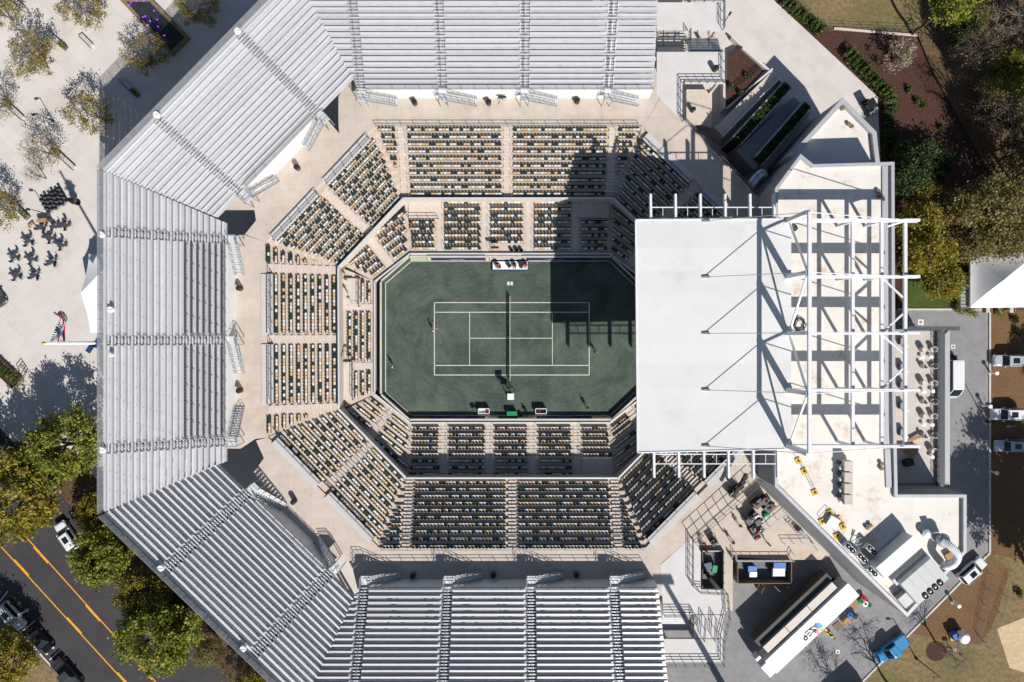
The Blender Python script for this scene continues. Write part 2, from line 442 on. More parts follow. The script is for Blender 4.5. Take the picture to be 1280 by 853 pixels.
sheet_px('sand_patch', [(1246, 786), (1330, 752), (1340, 860), (1262, 835)], 0.014, M['sand'])
sheet_px('mulch_ring', [(1170 + 13 * math.cos(t * 0.5236), 814 + 13 * math.sin(t * 0.5236)) for t in range(12)], 0.013, M['mulch'])
sheet_px('lawn', [(-400, 960), (-400, 330), (-7, 752), (200, 985)], 0.006, M['lawn'])

# road with its kerb and painted lines
def road_y(off, x): return off + 1.105 * x
ro = sheet_px('road', [(-500, road_y(535, -500)), (600, road_y(535, 600)), (600, road_y(766, 600)), (-500, road_y(766, -500))], 0.009, M['asphalt'])
def stripe(name, p, q, w, z, m, parent):
    b = MB(); p = Vector((*p[:2], 0)); q = Vector((*q[:2], 0)); d = (q - p).normalized(); n = Vector((-d.y, d.x, 0)) * (w / 2)
    b.sheet([p - n, q - n, q + n, p + n], z)
    return b.build(name, m, parent)
for off, side in ((682, 1), (635, -1)):
    sl = 1.095 if side == 1 else 1.118
    P_ = lambda x: W(x, off + sl * x, 0)
    stripe('lane_line', P_(-300), P_(420), 0.16, 0.014, M['road_yellow'], ro)
    nrm = (P_(100) - P_(0)).normalized(); nv = Vector((-nrm.y, nrm.x, 0)) * (0.17 * side)
    for x0 in ((-60, 17, 83, 146, 212) if side == 1 else (-24, 43, 108, 173, 238)):
        stripe('lane_dash', P_(x0) + nv, P_(x0 + 18) + nv, 0.2, 0.014, M['road_yellow'], ro)
kb = MB(); kp = [W(x, 761 + 1.11 * x, 0) for x in (-300, 300)]
kb.beam(kp[0] + Vector((0, 0, 0.06)), kp[1] + Vector((0, 0, 0.06)), 0.3, 0.12); kb.build('kerb', M['kerb'], ro)
for (a, c) in (((0, 752), (10, 739)), ((27, 790), (44, 776)), ((62, 825), (76, 812)), ((70, 830), (83, 818))):
    stripe('bay_line', W(*a), W(*c), 0.14, 0.014, M['white'], ro)

# kerbs of the service road
kb = MB()
for (a, c) in (((1237, 388), (1237, 691)), ((1237, 691), (1077, 853)), ((1077, 853), (760, 1175))):
    kb.beam(W(*a) + Vector((0, 0, 0.06)), W(*c) + Vector((0, 0, 0.06)), 0.28, 0.13)
kb.beam(W(1122, 387) + Vector((0, 0, 0.06)), W(1237, 387) + Vector((0, 0, 0.06)), 0.28, 0.12)
tag(kb.build('kerb', M['kerb']), kind='structure')

# ------------------------------------------------------------------ the court
crt = sheet_px('tennis_court', [(478, 351), (512, 322), (764, 322), (806, 360), (806, 488), (766, 526), (512, 526), (478, 494)], 0.012, M['court'])
LZ = 0.018
X0, X1, Y0, Y1 = W(543, 0).x, W(736.5, 0).x, W(0, 469).y, W(0, 378.5).y
XS0, XS1 = W(587, 0).x, W(690.5, 0).x
YS0, YS1 = W(0, 457).y, W(0, 390.5).y
YC = W(0, 423).y
def line(p, q, w=0.11):
    stripe('court_line', p, q, w, LZ, M['line'], crt)
line((X0, Y0), (X1, Y0)); line((X0, Y1), (X1, Y1)); line((X0, YS0), (X1, YS0)); line((X0, YS1), (X1, YS1))
line((X0, Y0 - .05), (X0, Y1 + .05), 0.12); line((X1, Y0 - .05), (X1, Y1 + .05), 0.12)
line((XS0, YS0), (XS0, YS1), 0.09); line((XS1, YS0), (XS1, YS1), 0.09); line((XS0, YC), (XS1, YC), 0.09)
for k in (0, 1):
    stripe('painted_mark', W(634 + 4.2 * k, 354.6), W(637 + 4.2 * k, 354.6), 0.55, LZ, M['line'], crt)
# net
nx = W(637.5, 0).x
net = thing('tennis_net', 'black tennis net with white top band across the middle of the court', 'net', (nx, (Y0 + Y1) / 2, 0.012))
b = MB()
ny0, ny1 = Y0 - 0.95, Y1 + 0.95
for i in range(120):
    y = lerp(ny0, ny1, i / 119); b.box((nx, y, 0.47), (0.012, 0.03, 0.92))
for i in range(11):
    b.box((nx, (ny0 + ny1) / 2, 0.06 + i * 0.085), (0.014, ny1 - ny0, 0.035))
tag(b.build('mesh', M['net'], net), kind='stuff')
b = MB(); b.box((nx, (ny0 + ny1) / 2, 0.97), (0.07, ny1 - ny0, 0.07)); b.build('top_band', M['line'], net)
for y in (ny0, ny1):
    b = MB(); b.tube((nx, y, 0.0), (nx, y, 1.07), 0.05, n=8); b.build('post', M['dksteel'], net)

# ================================================================== GRANDSTANDS
rnd = random.Random(5)
def polyW_(pts, z): return [W(x, y, z)[:2] for (x, y) in pts]
def seat_geo(b, p, fwd, right, w=0.44, col=0, dk=3):
    """one stadium chair: leg, seat pan, leaning back"""
    b.cur = col
    up = Vector((0, 0, 1))
    def hx(c, hw, f0, f1, z0, z1, lean=0.0, top=1.0):
        q = lambda s, f, z: c + right * (s * hw) + fwd * f + up * z
        b.hexa([q(-1, f0, z0), q(1, f0, z0), q(1, f1, z0), q(-1, f1, z0)],
               [q(-top, f0 - lean, z1), q(top, f0 - lean, z1), q(top, f1 - lean, z1), q(-top, f1 - lean, z1)])
    hx(p, w / 2, -0.14, 0.15, 0.40, 0.45, -0.02)
    b.cur = dk
    hx(p, w / 2, -0.20, -0.145, 0.43, 0.73, 0.06, 0.72)
    hx(p, 0.25, 0.09, 0.15, 0.0, 0.37)
    b.cur = col

class Frame:
    def __init__(s, F0, F1, R0, R1, n):
        s.F0 = F0; s.n_rows = n
        u = (F1 - F0); u.z = 0; s.len = u.length; s.u = u.normalized()
        nn = Vector((-s.u.y, s.u.x, 0))
        if nn.dot(R0 - F0) < 0: nn = -nn
        s.n = nn
        s.D = ((R0 - F0).dot(nn) + (R1 - F1).dot(nn)) / 2
        s.sl = (R0 - F0).dot(s.u)          # s of left edge at the rear
        s.sr = (R1 - F0).dot(s.u)
        s.zf = F0.z; s.zr = R0.z
        s.t = s.D / n; s.rise = (s.zr - s.zf) / n
    def P(s, a, d, z): return Vector((s.F0.x, s.F0.y, 0)) + s.u * a + s.n * d + Vector((0, 0, z))
    def ends(s, d): k = d / s.D; return s.sl * k, s.len + (s.sr - s.len) * k
    def s_of(s, p): return (p - s.F0).dot(s.u)
    def quad(s, a0, a1, d0, d1):
        return [s.P(a0, d0, 0), s.P(a1, d0, 0), s.P(a1, d1, 0), s.P(a0, d1, 0)]
    def row_quad(s, d0, d1):
        l0, r0 = s.ends(d0); l1, r1 = s.ends(d1)
        return [s.P(l0, d0, 0), s.P(r0, d0, 0), s.P(r1, d1, 0), s.P(l1, d1, 0)]

def cuts(a0, a1, holes, minlen=0.35):
    out = []; x = a0
    for (h0, h1) in sorted(holes):
        if h1 <= a0 or h0 >= a1: continue
        if h0 - x > minlen: out.append((x, h0))
        x = max(x, h1)
    if a1 - x > minlen: out.append((x, a1))
    return out

def rail_mesh(b, pts, h=1.05, n=2, post=1.8, r=0.03):
    for i in range(len(pts) - 1):
        p, q = Vector(pts[i]), Vector(pts[i + 1])
        L = (q - p).length; k = max(1, int(round(L / post)))
        for j in range(k + 1):
            c = lerp(p, q, j / k); b.beam(c, c + Vector((0, 0, h)), r * 2, r * 2)
        for j in range(n):
            z = Vector((0, 0, h * (1 - j / max(1, n) * 0.9)))
            b.beam(p + z, q + z, r * 2, r * 2)

SEAT_MESH = {}
def seat_object(p, fwd, col, parent):
    if col not in SEAT_MESH:
        b = MB(); seat_geo(b, Vector((0, 0, 0)), Vector((0, 1, 0)), Vector((1, 0, 0)), 0.44, 0, 1)
        SEAT_MESH[col] = b.mesh('seat', [SEATM[col], SEATM[3]])
    o = bpy.data.objects.new('seat', SEAT_MESH[col]); COL.objects.link(o)
    o.parent = parent
    og = ORG[parent.name]
    o.location = (p.x - og[0], p.y - og[1], p.z - og[2])
    o.rotation_euler = (0, 0, math.atan2(-fwd.x, fwd.y))
    return o

def seat_colours(n):
    out = []
    while len(out) < n:
        c = rnd.choices((0, 1, 2), (0.39, 0.34, 0.27))[0]
        if out and c == out[-1]: continue
        out += [c] * rnd.choice((1, 1, 2))
    return out[:n]

def tier(name, label, F0, F1, R0, R1, rows, aisles, zbase, individual=0, skip_last=False, group='seating tiers round the court',
         aw=1.15, holes=(), parapet=0.9, seats=True, keep=None):
    """concrete seating tier: treads, aisle steps, parapet, seats. aisles: photo-space points on the front line"""
    fr = Frame(F0, F1, R0, R1, rows)
    base = lerp(F0, F1, 0.5); base = Vector((base.x, base.y, 0))
    t = thing(name, label, 'grandstand', base, group)
    A = [fr.s_of(p) for p in aisles]
    nr = rows - 1 if skip_last else rows
    for k in range(nr):
        z = fr.zf + k * fr.rise
        b = MB(); b.prism(fr.row_quad(k * fr.t, (k + 1) * fr.t - 0.002), max(zbase, z - 1.2), z)
        b.build('tread', M['tread'], t)
    if skip_last:
        b = MB(); b.prism(fr.row_quad(nr * fr.t, fr.D + .4), fr.zr - 1.6, fr.zf + nr * fr.rise + .10); b.build('landing', M['tread'], t)
    # aisle steps
    for a in A:
        b = MB()
        for k in range(nr):
            z = fr.zf + k * fr.rise
            b.prism(fr.quad(a - aw / 2, a + aw / 2, (k + .5) * fr.t, (k + 1) * fr.t - 0.006), z - 0.05, z + fr.rise / 2)
            b.prism(fr.quad(a - aw / 2, a + aw / 2, k * fr.t + 0.004, (k + .5) * fr.t - 0.003), z - 0.05, z + 0.012)
        tag(b.build('aisle_steps', M['aisle'], t), kind='stuff')
        b = MB()
        for k in range(0, nr - 1, 2):
            z = fr.zf + k * fr.rise
            p = fr.P(a + aw / 2 + .06, (k + .3) * fr.t, z); q = fr.P(a + aw / 2 + .06, (k + 1.4) * fr.t, z + fr.rise)
            rail_mesh(b, [p, q], 0.85, 1, 3.0, 0.018)
        tag(b.build('aisle_handrail', M['galv'], t), kind='stuff')
    # front parapet
    if parapet:
        b = MB(); b.prism(fr.quad(0, fr.len, -0.16, -0.004), zbase, fr.zf + parapet - 0.05); b.build('front_wall', M['wallconc'], t)
        b = MB(); b.prism(fr.quad(0, fr.len, -0.19, 0.03), fr.zf + parapet - 0.046, fr.zf + parapet); b.build('wall_cap', M['galv_pale'], t)
    if not seats: return t, fr
    # seats
    sp = 0.5; spots = []
    fwd = -fr.n; right = fr.u
    for k in range(nr):
        z = fr.zf + k * fr.rise; d = (k + 0.74) * fr.t
        l, r = fr.ends(d)
        hs = [(a - aw / 2 - .12, a + aw / 2 + .12) for a in A] + [(h[0], h[1]) for h in holes if h[2] <= k <= h[3]]
        for (a0, a1) in cuts(l + 0.35, r - 0.35, hs, 0.6):
            n = int((a1 - a0) / sp)
            off = (a1 - a0 - n * sp) / 2
            for i, c in enumerate(seat_colours(n)):
                spots.append((fr.P(a0 + off + (i + .5) * sp, d, z), c, k))
    spots.sort(key=lambda s: (-s[2] if keep is None else abs(s[0].x)))
    b = MB()
    for i, (p, c, k) in enumerate(spots):
        if i < individual: seat_object(p, fwd, c, t)
        else: seat_geo(b, p, fwd, right, 0.44, c)
    if b.v: tag(b.build('seat_rows', SEATM, t), kind='stuff')
    return t, fr

ZF, ZR = 3.3, 7.2
def J(a, z): return W(a[0], a[1], z)
mf = {'N/NW': (505, 249), 'NW/W': (424, 335), 'W/SW': (425, 511), 'SW/S': (509, 597), 'S/SE': (772, 597), 'SE/E': (857, 511), 'E/NE': (857, 335), 'NE/N': (766, 249)}
mr = {'N/NW': (467, 160), 'NW/W': (333, 303), 'W/SW': (335, 547), 'SW/S': (474, 685), 'S/SE': (807, 685), 'SE/E': (945, 547), 'E/NE': (945, 303), 'NE/N': (804, 160)}
mid = [
    ('N/NW', 'NE/N', 10, [(507, 249), (634.5, 249), (762, 249)], 300, False, 'wide sunlit upper seating tier of white, tan and green seats along the far sideline'),
    ('NW/W', 'N/NW', 10, [(464, 293)], 240, True, 'slanting seating tier with central aisle in the upper left corner of the bowl'),
    ('W/SW', 'NW/W', 10, [(424, 338), (424, 424), (424, 509)], 240, False, 'seating tier of vertical seat rows behind the left baseline'),
    ('W/SW', 'SW/S', 10, [(466, 553)], 0, True, 'slanting seating tier with striped steps in the lower left corner of the bowl'),
    ('SW/S', 'S/SE', 10, [(512, 597), (640.5, 597), (768, 597)], 0, False, 'backlit wide seating tier with three striped stairways along the near sideline'),
    ('S/SE', 'SE/E', 10, [(816, 553)], 0, True, 'slanting seating tier running under the near corner of the white canopy'),
    ('SE/E', 'E/NE', 10, [(857, 424)], 0, False, 'seating tier hidden beneath the white canopy behind the right baseline'),
    ('NE/N', 'E/NE', 10, [(812, 292)], 0, True, 'shaded slanting seating tier running under the far corner of the white canopy'),
]
# the white slabs behind the slanting tiers are wheelchair platforms with a rail
for (a, c, n, ais, ind, sk, lab) in mid:
    t, fr = tier('seating_tier', lab, J(mf[a], ZF), J(mf[c], ZF), J(mr[a], ZR), J(mr[c], ZR), n, [W(x, y, ZF) for (x, y) in ais], 1.5, ind, sk, parapet=1.0)
    if sk:
        l, r = fr.ends(fr.D)
        A = [fr.s_of(W(x, y, ZF)) for (x, y) in ais]
        for (a0, a1) in cuts(l + 1.0, r - 1.6, [(q - 1.0, q + 1.0) for q in A]):
            b = MB(); b.prism(fr.quad(a0, a1, fr.D - fr.t + .05, fr.D + 0.40), ZR - 1.2, ZR + 0.16); sl = b.build('wheelchair_platform', M['slab'], t)
            b = MB(); rail_mesh(b, [fr.P(a0, fr.D - fr.t + .12, ZR + .16), fr.P(a1, fr.D - fr.t + .12, ZR + .16)], 1.0, 2, 1.9, 0.03)
            b.build('platform_rail', M['dksteel'], sl)
    elif a in ('W/SW',):
        A = [fr.s_of(W(x, y, ZF)) for (x, y) in ais]; A.sort()
        for (a0, a1) in ((A[0] + .9, A[1] - .7), (A[1] + .7, A[2] - .9)):
            b = MB(); b.prism(fr.quad(a0, a1, fr.D - 0.85, fr.D + 0.80), ZR - 1.2, ZR + 0.16); sl = b.build('wheelchair_platform', M['slab'], t)
            b = MB(); rail_mesh(b, [fr.P(a0, fr.D - .8, ZR + .16), fr.P(a1, fr.D - .8, ZR + .16)], 1.0, 2, 1.9, 0.03)
            b.build('platform_rail', M['dksteel'], sl)
    else:
        l, r = fr.ends(fr.D)
        b = MB(); rail_mesh(b, [fr.P(l + .4, fr.D + .1, ZR), fr.P(r - .4, fr.D + .1, ZR)], 1.0, 2, 1.9, 0.028)
        b.build('rear_rail', M['galv'], t)

# lower tier
LF, LR = 0.75, 1.7
lf = {'N/NW': (513, 317), 'NW/W': (468, 352), 'W/SW': (468, 493), 'SW/S': (513, 529), 'S/SE': (762, 529), 'SE/E': (808, 493), 'E/NE': (808, 352), 'NE/N': (762, 317)}
lr = {'N/NW': (505, 251.5), 'NW/W': (427, 335), 'W/SW': (428, 511), 'SW/S': (509, 594.5), 'S/SE': (772, 594.5), 'SE/E': (853, 511), 'E/NE': (853, 335), 'NE/N': (766, 251.5)}
low = [
    ('N/NW', 'NE/N', 8, [(551, 317), (607, 317), (662, 317), (719, 317)], 'lower seating block between the far court wall and the sunlit upper tier'),
    ('NW/W', 'N/NW', 5, [(491, 334)], 'small slanting lower seating block in the upper left corner of the court'),
    ('W/SW', 'NW/W', 5, [(468, 385), (468, 458)], 'narrow lower seating block behind the left baseline wall'),
    ('W/SW', 'SW/S', 5, [(491, 511)], 'small slanting lower seating block in the lower left corner of the court'),
    ('SW/S', 'S/SE', 8, [(556, 529), (612, 529), (666, 529), (721, 529)], 'half shaded lower seating block between the near court wall and the backlit tier'),
    ('S/SE', 'SE/E', 5, [(785, 511)], 'dark lower corner seating block beside the near corner of the canopy'),
    ('SE/E', 'E/NE', 5, [(808, 422)], 'lower seating block hidden beneath the canopy behind the right baseline'),
    ('NE/N', 'E/NE', 5, [(785, 334)], 'dark lower corner seating block beside the far corner of the canopy'),
]
for (a, c, n, ais, lab) in low:
    holes = []
    if a == 'W/SW' and c == 'NW/W': holes = []
    F0, F1 = J(lf[a], LF), J(lf[c], LF)
    tmp = Frame(F0, F1, J(lr[a], LR), J(lr[c], LR), n)
    def hp(p, q, k0, k1):
        s0, s1 = sorted((tmp.s_of(W(*p, LR)), tmp.s_of(W(*q, LR)))); holes.append((s0, s1, k0, k1))
    if a == 'N/NW': hp((500, 251), (549, 251), 5, 7); hp((724, 251), (775, 251), 5, 7); hp((612, 317), (660, 317), 0, 0)
    if a == 'SW/S': hp((728, 594), (775, 594), 5, 7)
    if a == 'W/SW' and c == 'NW/W': hp((428, 340), (428, 384), 2, 4); hp((428, 450), (428, 500), 3, 4); hp((428, 392), (428, 450), 4, 4)
    t, fr = tier('lower_seating_block', lab, F0, F1, J(lr[a], LR), J(lr[c], LR), n, [W(x, y, LF) for (x, y) in ais], 0.0, 0, False, 'lower seating blocks round the court', 1.1, holes, 0.35)
    # camera platforms where seats are left out
    for (h0, h1, k0, k1) in holes:
        if k1 - k0 < 1: continue
        l0, r0 = fr.ends(k0 * fr.t)
        b = MB(); b.prism(fr.quad(max(h0, l0 + .4), min(h1, r0 - .4), k0 * fr.t + .1, (k1 + 1) * fr.t - .08), 0.5, fr.zf + k1 * fr.rise + 0.12); pl = b.build('camera_platform', M['aisle'], t)
        b = MB(); rail_mesh(b, [fr.P(max(h0, l0 + .5), k0 * fr.t + .15, fr.zf + k1 * fr.rise + .12), fr.P(min(h1, r0 - .5), k0 * fr.t + .15, fr.zf + k1 * fr.rise + .12)], 1.0, 2, 1.5)
        b.build('platform_rail', M['dksteel'], pl)

# ------------------------------------------------------------------ court perimeter wall
cw = [(477.5, 352.5), (512, 322.5), (764, 322.5), (804, 361), (804, 487), (765, 523.5), (512, 523.5), (477.5, 492.5)]
pw = thing('court_perimeter_wall', 'low green court wall with pale cap and navy banners round the clay', 'wall', (0, 0, 0))
CWZ = 0.95
def wall_run(p, q, m, h=CWZ, lean=0.28, name='wall_panel'):
    d = (q - p); d.z = 0; u = d.normalized(); n = Vector((-u.y, u.x, 0))
    c = lerp(p, q, 0.5)
    if n.dot(Vector((0, 0, 0)) - Vector((c.x, c.y, 0))) < 0: n = -n     # towards the court
    b = MB()
    z = Vector((0, 0, h)); p = Vector((p.x, p.y, 0)); q = Vector((q.x, q.y, 0))
    b.hexa([p, q, q + n * lean, p + n * lean], [p + z, q + z, q + z + n * 0.06, p + z + n * 0.06])
    pan = b.build(name, m, pw)
    return pan, n
wp = [W(x, y, CWZ) for (x, y) in cw]
def seg(i, t0, t1): a, c = wp[i], wp[(i + 1) % 8]; return lerp(a, c, t0), lerp(a, c, t1)
GL = mat('banner_lettering', (0.6, 0.6, 0.66), 0.6)
def letters(p, q, n, par):
    """two short words of white print, too small to read in the photograph"""
    b = MB(); rr = random.Random(int(p.x * 10)); L = (q - p).length; u = (q - p).normalized(); x = 0.0
    pos = 0.36 * L; cell = 0.27 * L / 12
    for k in range(12):
        if k == 6: continue
        c = p + u * (pos + k * cell) + n * 0.05 + Vector((0, 0, 0))
        for (du, dz, w, h) in ((-.3, 0, .16, 1), (.25, 0, .16, 1), (0, rr.choice((.42, -.42, 0)), .6, .2)):
            cc = c + u * (du * cell)
            tcen = 0.50 + dz * 0.36
            zz = CWZ * tcen; nn_ = 0.29 - 0.22 * tcen
            a0 = cc + n * (0.0)
            bx = Vector((a0.x, a0.y, 0)) - n * 0.05 + n * (nn_ + 0.03)
            b.beam(Vector((bx.x, bx.y, zz)) - u * (w * cell / 2), Vector((bx.x, bx.y, zz)) + u * (w * cell / 2), 0.02, 0.36 * h)
    b.build('lettering', GL, par)
# each side: (t0, t1, material)
runs = {0: [(0, .55, 'green_wall'), (.55, 1, 'green_wall')],
        1: [(0, .085, 'pale_green'), (.085, .105, 'wallconc'), (.105, .375, 'navy'), (.375, .395, 'wallconc'), (.395, .58, 'wallconc'), (.58, .885, 'navy'), (.885, 1, 'green_wall')],
        2: [(0, .5, 'green_wall'), (.5, 1, 'green_wall')],
        3: [(0, .25, 'green_wall'), (.25, .5, 'navy'), (.5, .75, 'green_wall'), (.75, 1, 'green_wall')],
        4: [(0, .5, 'green_wall'), (.5, 1, 'green_wall')],
        5: [(0, .1, 'wallconc'), (.1, .37, 'navy'), (.37, .47, 'wallconc'), (.47, .56, 'green_wall'), (.56, .63, 'wallconc'), (.63, .90, 'navy'), (.90, 1, 'green_wall')],
        6: [(0, .5, 'green_wall'), (.5, 1, 'green_wall')],
        7: [(0, .33, 'green_wall'), (.33, .62, 'green_wall'), (.62, 1, 'green_wall')]}
for i, rs in runs.items():
    for (t0, t1, mm) in rs:
        p, q = seg(i, t0 + .002, t1 - .002)
        pan, n = wall_run(p, q, M[mm], name='banner_panel' if mm == 'navy' else 'wall_panel')
        if mm == 'navy' and i in (1, 5): letters(p, q, n, pan)
    p, q = seg(i, 0, 1)
    d = (q - p).normalized(); n = Vector((-d.y, d.x, 0)); n = n if n.dot(-lerp(p, q, .5)) > 0 else -n
    b = MB(); b.beam(p - n * .17, q - n * .17, 0.3, 0.1); b.build('wall_cap', M['wallconc'], pw)
    b = MB(); b.beam(Vector((p.x, p.y, .05)) + n * .38, Vector((q.x, q.y, .05)) + n * .38, 0.14, 0.08); b.build('kerb', M['aisle'], pw)

# dark walkway between the tiers and the court wall
b = MB(); oc = [W(x, y, 0) for (x, y) in ((466, 352), (512, 315), (763, 315), (810, 352), (810, 493), (763, 531), (512, 531), (466, 493))]; ic = [W(x, y, 0) for (x, y) in cw]
for i in range(8):
    j = (i + 1) % 8; b.sheet([oc[i], oc[j], ic[j], ic[i]], 0.010)
tag(b.build('sunken_walkway', mat('black_rubber_walkway', (.02, .021, .026), .9, .1, 1.0)), kind='structure')
for (xa, xb) in ((514, 533), (606, 652)):
    b = MB(); b.prism(polyW_([(xa, 318), (xb, 318), (xb, 322), (xa, 322)], .9), .012, .9); b.build('walkway_bridge', M['wallconc'], pw)

# ------------------------------------------------------------------ concourse ring
co = [('N', [(467, 160), (804, 160), (826, 120), (826, 90), (440, 90), (423, 121), (423, 154)]),
      ('NW', [(467, 160), (423, 154), (424, 167), (395, 133), (268, 262), (318, 262), (320, 276), (306, 293), (333, 303)]),
      ('W', [(333, 303), (306, 294), (270, 294), (270, 561), (300, 561), (318, 549), (335, 547)]),
      ('SW', [(335, 547), (320, 551), (330, 573), (316, 592), (400, 712), (430, 692), (441, 711), (474, 685)]),
      ('S', [(474, 685), (441, 712), (449, 745), (830, 745), (826, 705), (807, 685)]),
      ('SE', [(807, 685), (826, 705), (864, 672), (948, 598), (968, 560), (945, 547)]),
      ('NE', [(804, 160), (826, 121), (855, 151), (938, 238), (966, 262), (966, 300), (945, 303)]),
      ('E', [(945, 303), (966, 303), (966, 556), (945, 547)])]
ZC = 7.2
for i, (nm, poly) in enumerate(co):
    b = MB(); b.prism([W(x, y, ZC)[:2] for (x, y) in poly], ZC - 0.5, ZC - 0.004)
    tag(b.build('concourse', M['concourse']), kind='structure')
# paler expansion strips on the concourse
for (p, q) in (((423, 158), (467, 164)), ((306, 292), (338, 306)), ((318, 550), (340, 545)), ((826, 121), (800, 165)), ((858, 155), (848, 172)), ((648, 131), (648, 157)), ((445, 712), (480, 682))):
    pass
# ------------------------------------------------------------------ upper aluminium bleachers
def entry_stair(t, fr, a, zf, side, length=4.0):
    """platform at the foot of an aisle and a flight down to the concourse running sideways"""
    st_w = 1.15; d1 = -0.1; d0 = -1.55; zt = zf - 0.25
    b = MB(); b.prism(fr.quad(a - .62, a + .62, d0, d1), zt - .1, zt)
    st = b.build('entry_stair', M['galv_pale'], t)
    n = 12; b = MB(); s0 = a + side * .64
    for k in range(n):
        z = zt - (k + 1) * (zt - ZC) / (n + 1); x0 = s0 + side * k * length / n; x1 = s0 + side * (k + .82) * length / n
        b.prism(fr.quad(min(x0, x1), max(x0, x1), d0 + .1, d0 + st_w - .05), z - .05, z)
    tag(b.build('stair_treads', M['galv_pale'], st), kind='stuff')
    b = MB()
    for d in (d0 + .04, d0 + st_w):
        b.beam(fr.P(s0, d, zt - .1), fr.P(s0 + side * length, d, ZC + .1), 0.06, 0.22)
        p, q = fr.P(s0, d, zt), fr.P(s0 + side * length, d, ZC + .05)
        rail_mesh(b, [p, q], 1.0, 2, 0.9, 0.025)
    rail_mesh(b, [fr.P(a - side * .6, d1, zt), fr.P(a - side * .6, d0, zt), fr.P(a + side * .6, d0, zt)], 1.0, 2, 0.8, 0.025)
    tag(b.build('handrail', M['galv'], st), kind='stuff')
    b = MB()
    for (da, dd) in ((-.55, d0 + .05), (.55, d0 + .05), (-.55, d1 - .1), (.55, d1 - .1)):
        b.beam(fr.P(a + da, dd, ZC), fr.P(a + da, dd, zt - .1), 0.09)
    tag(b.build('legs', M['galv'], st), kind='stuff')

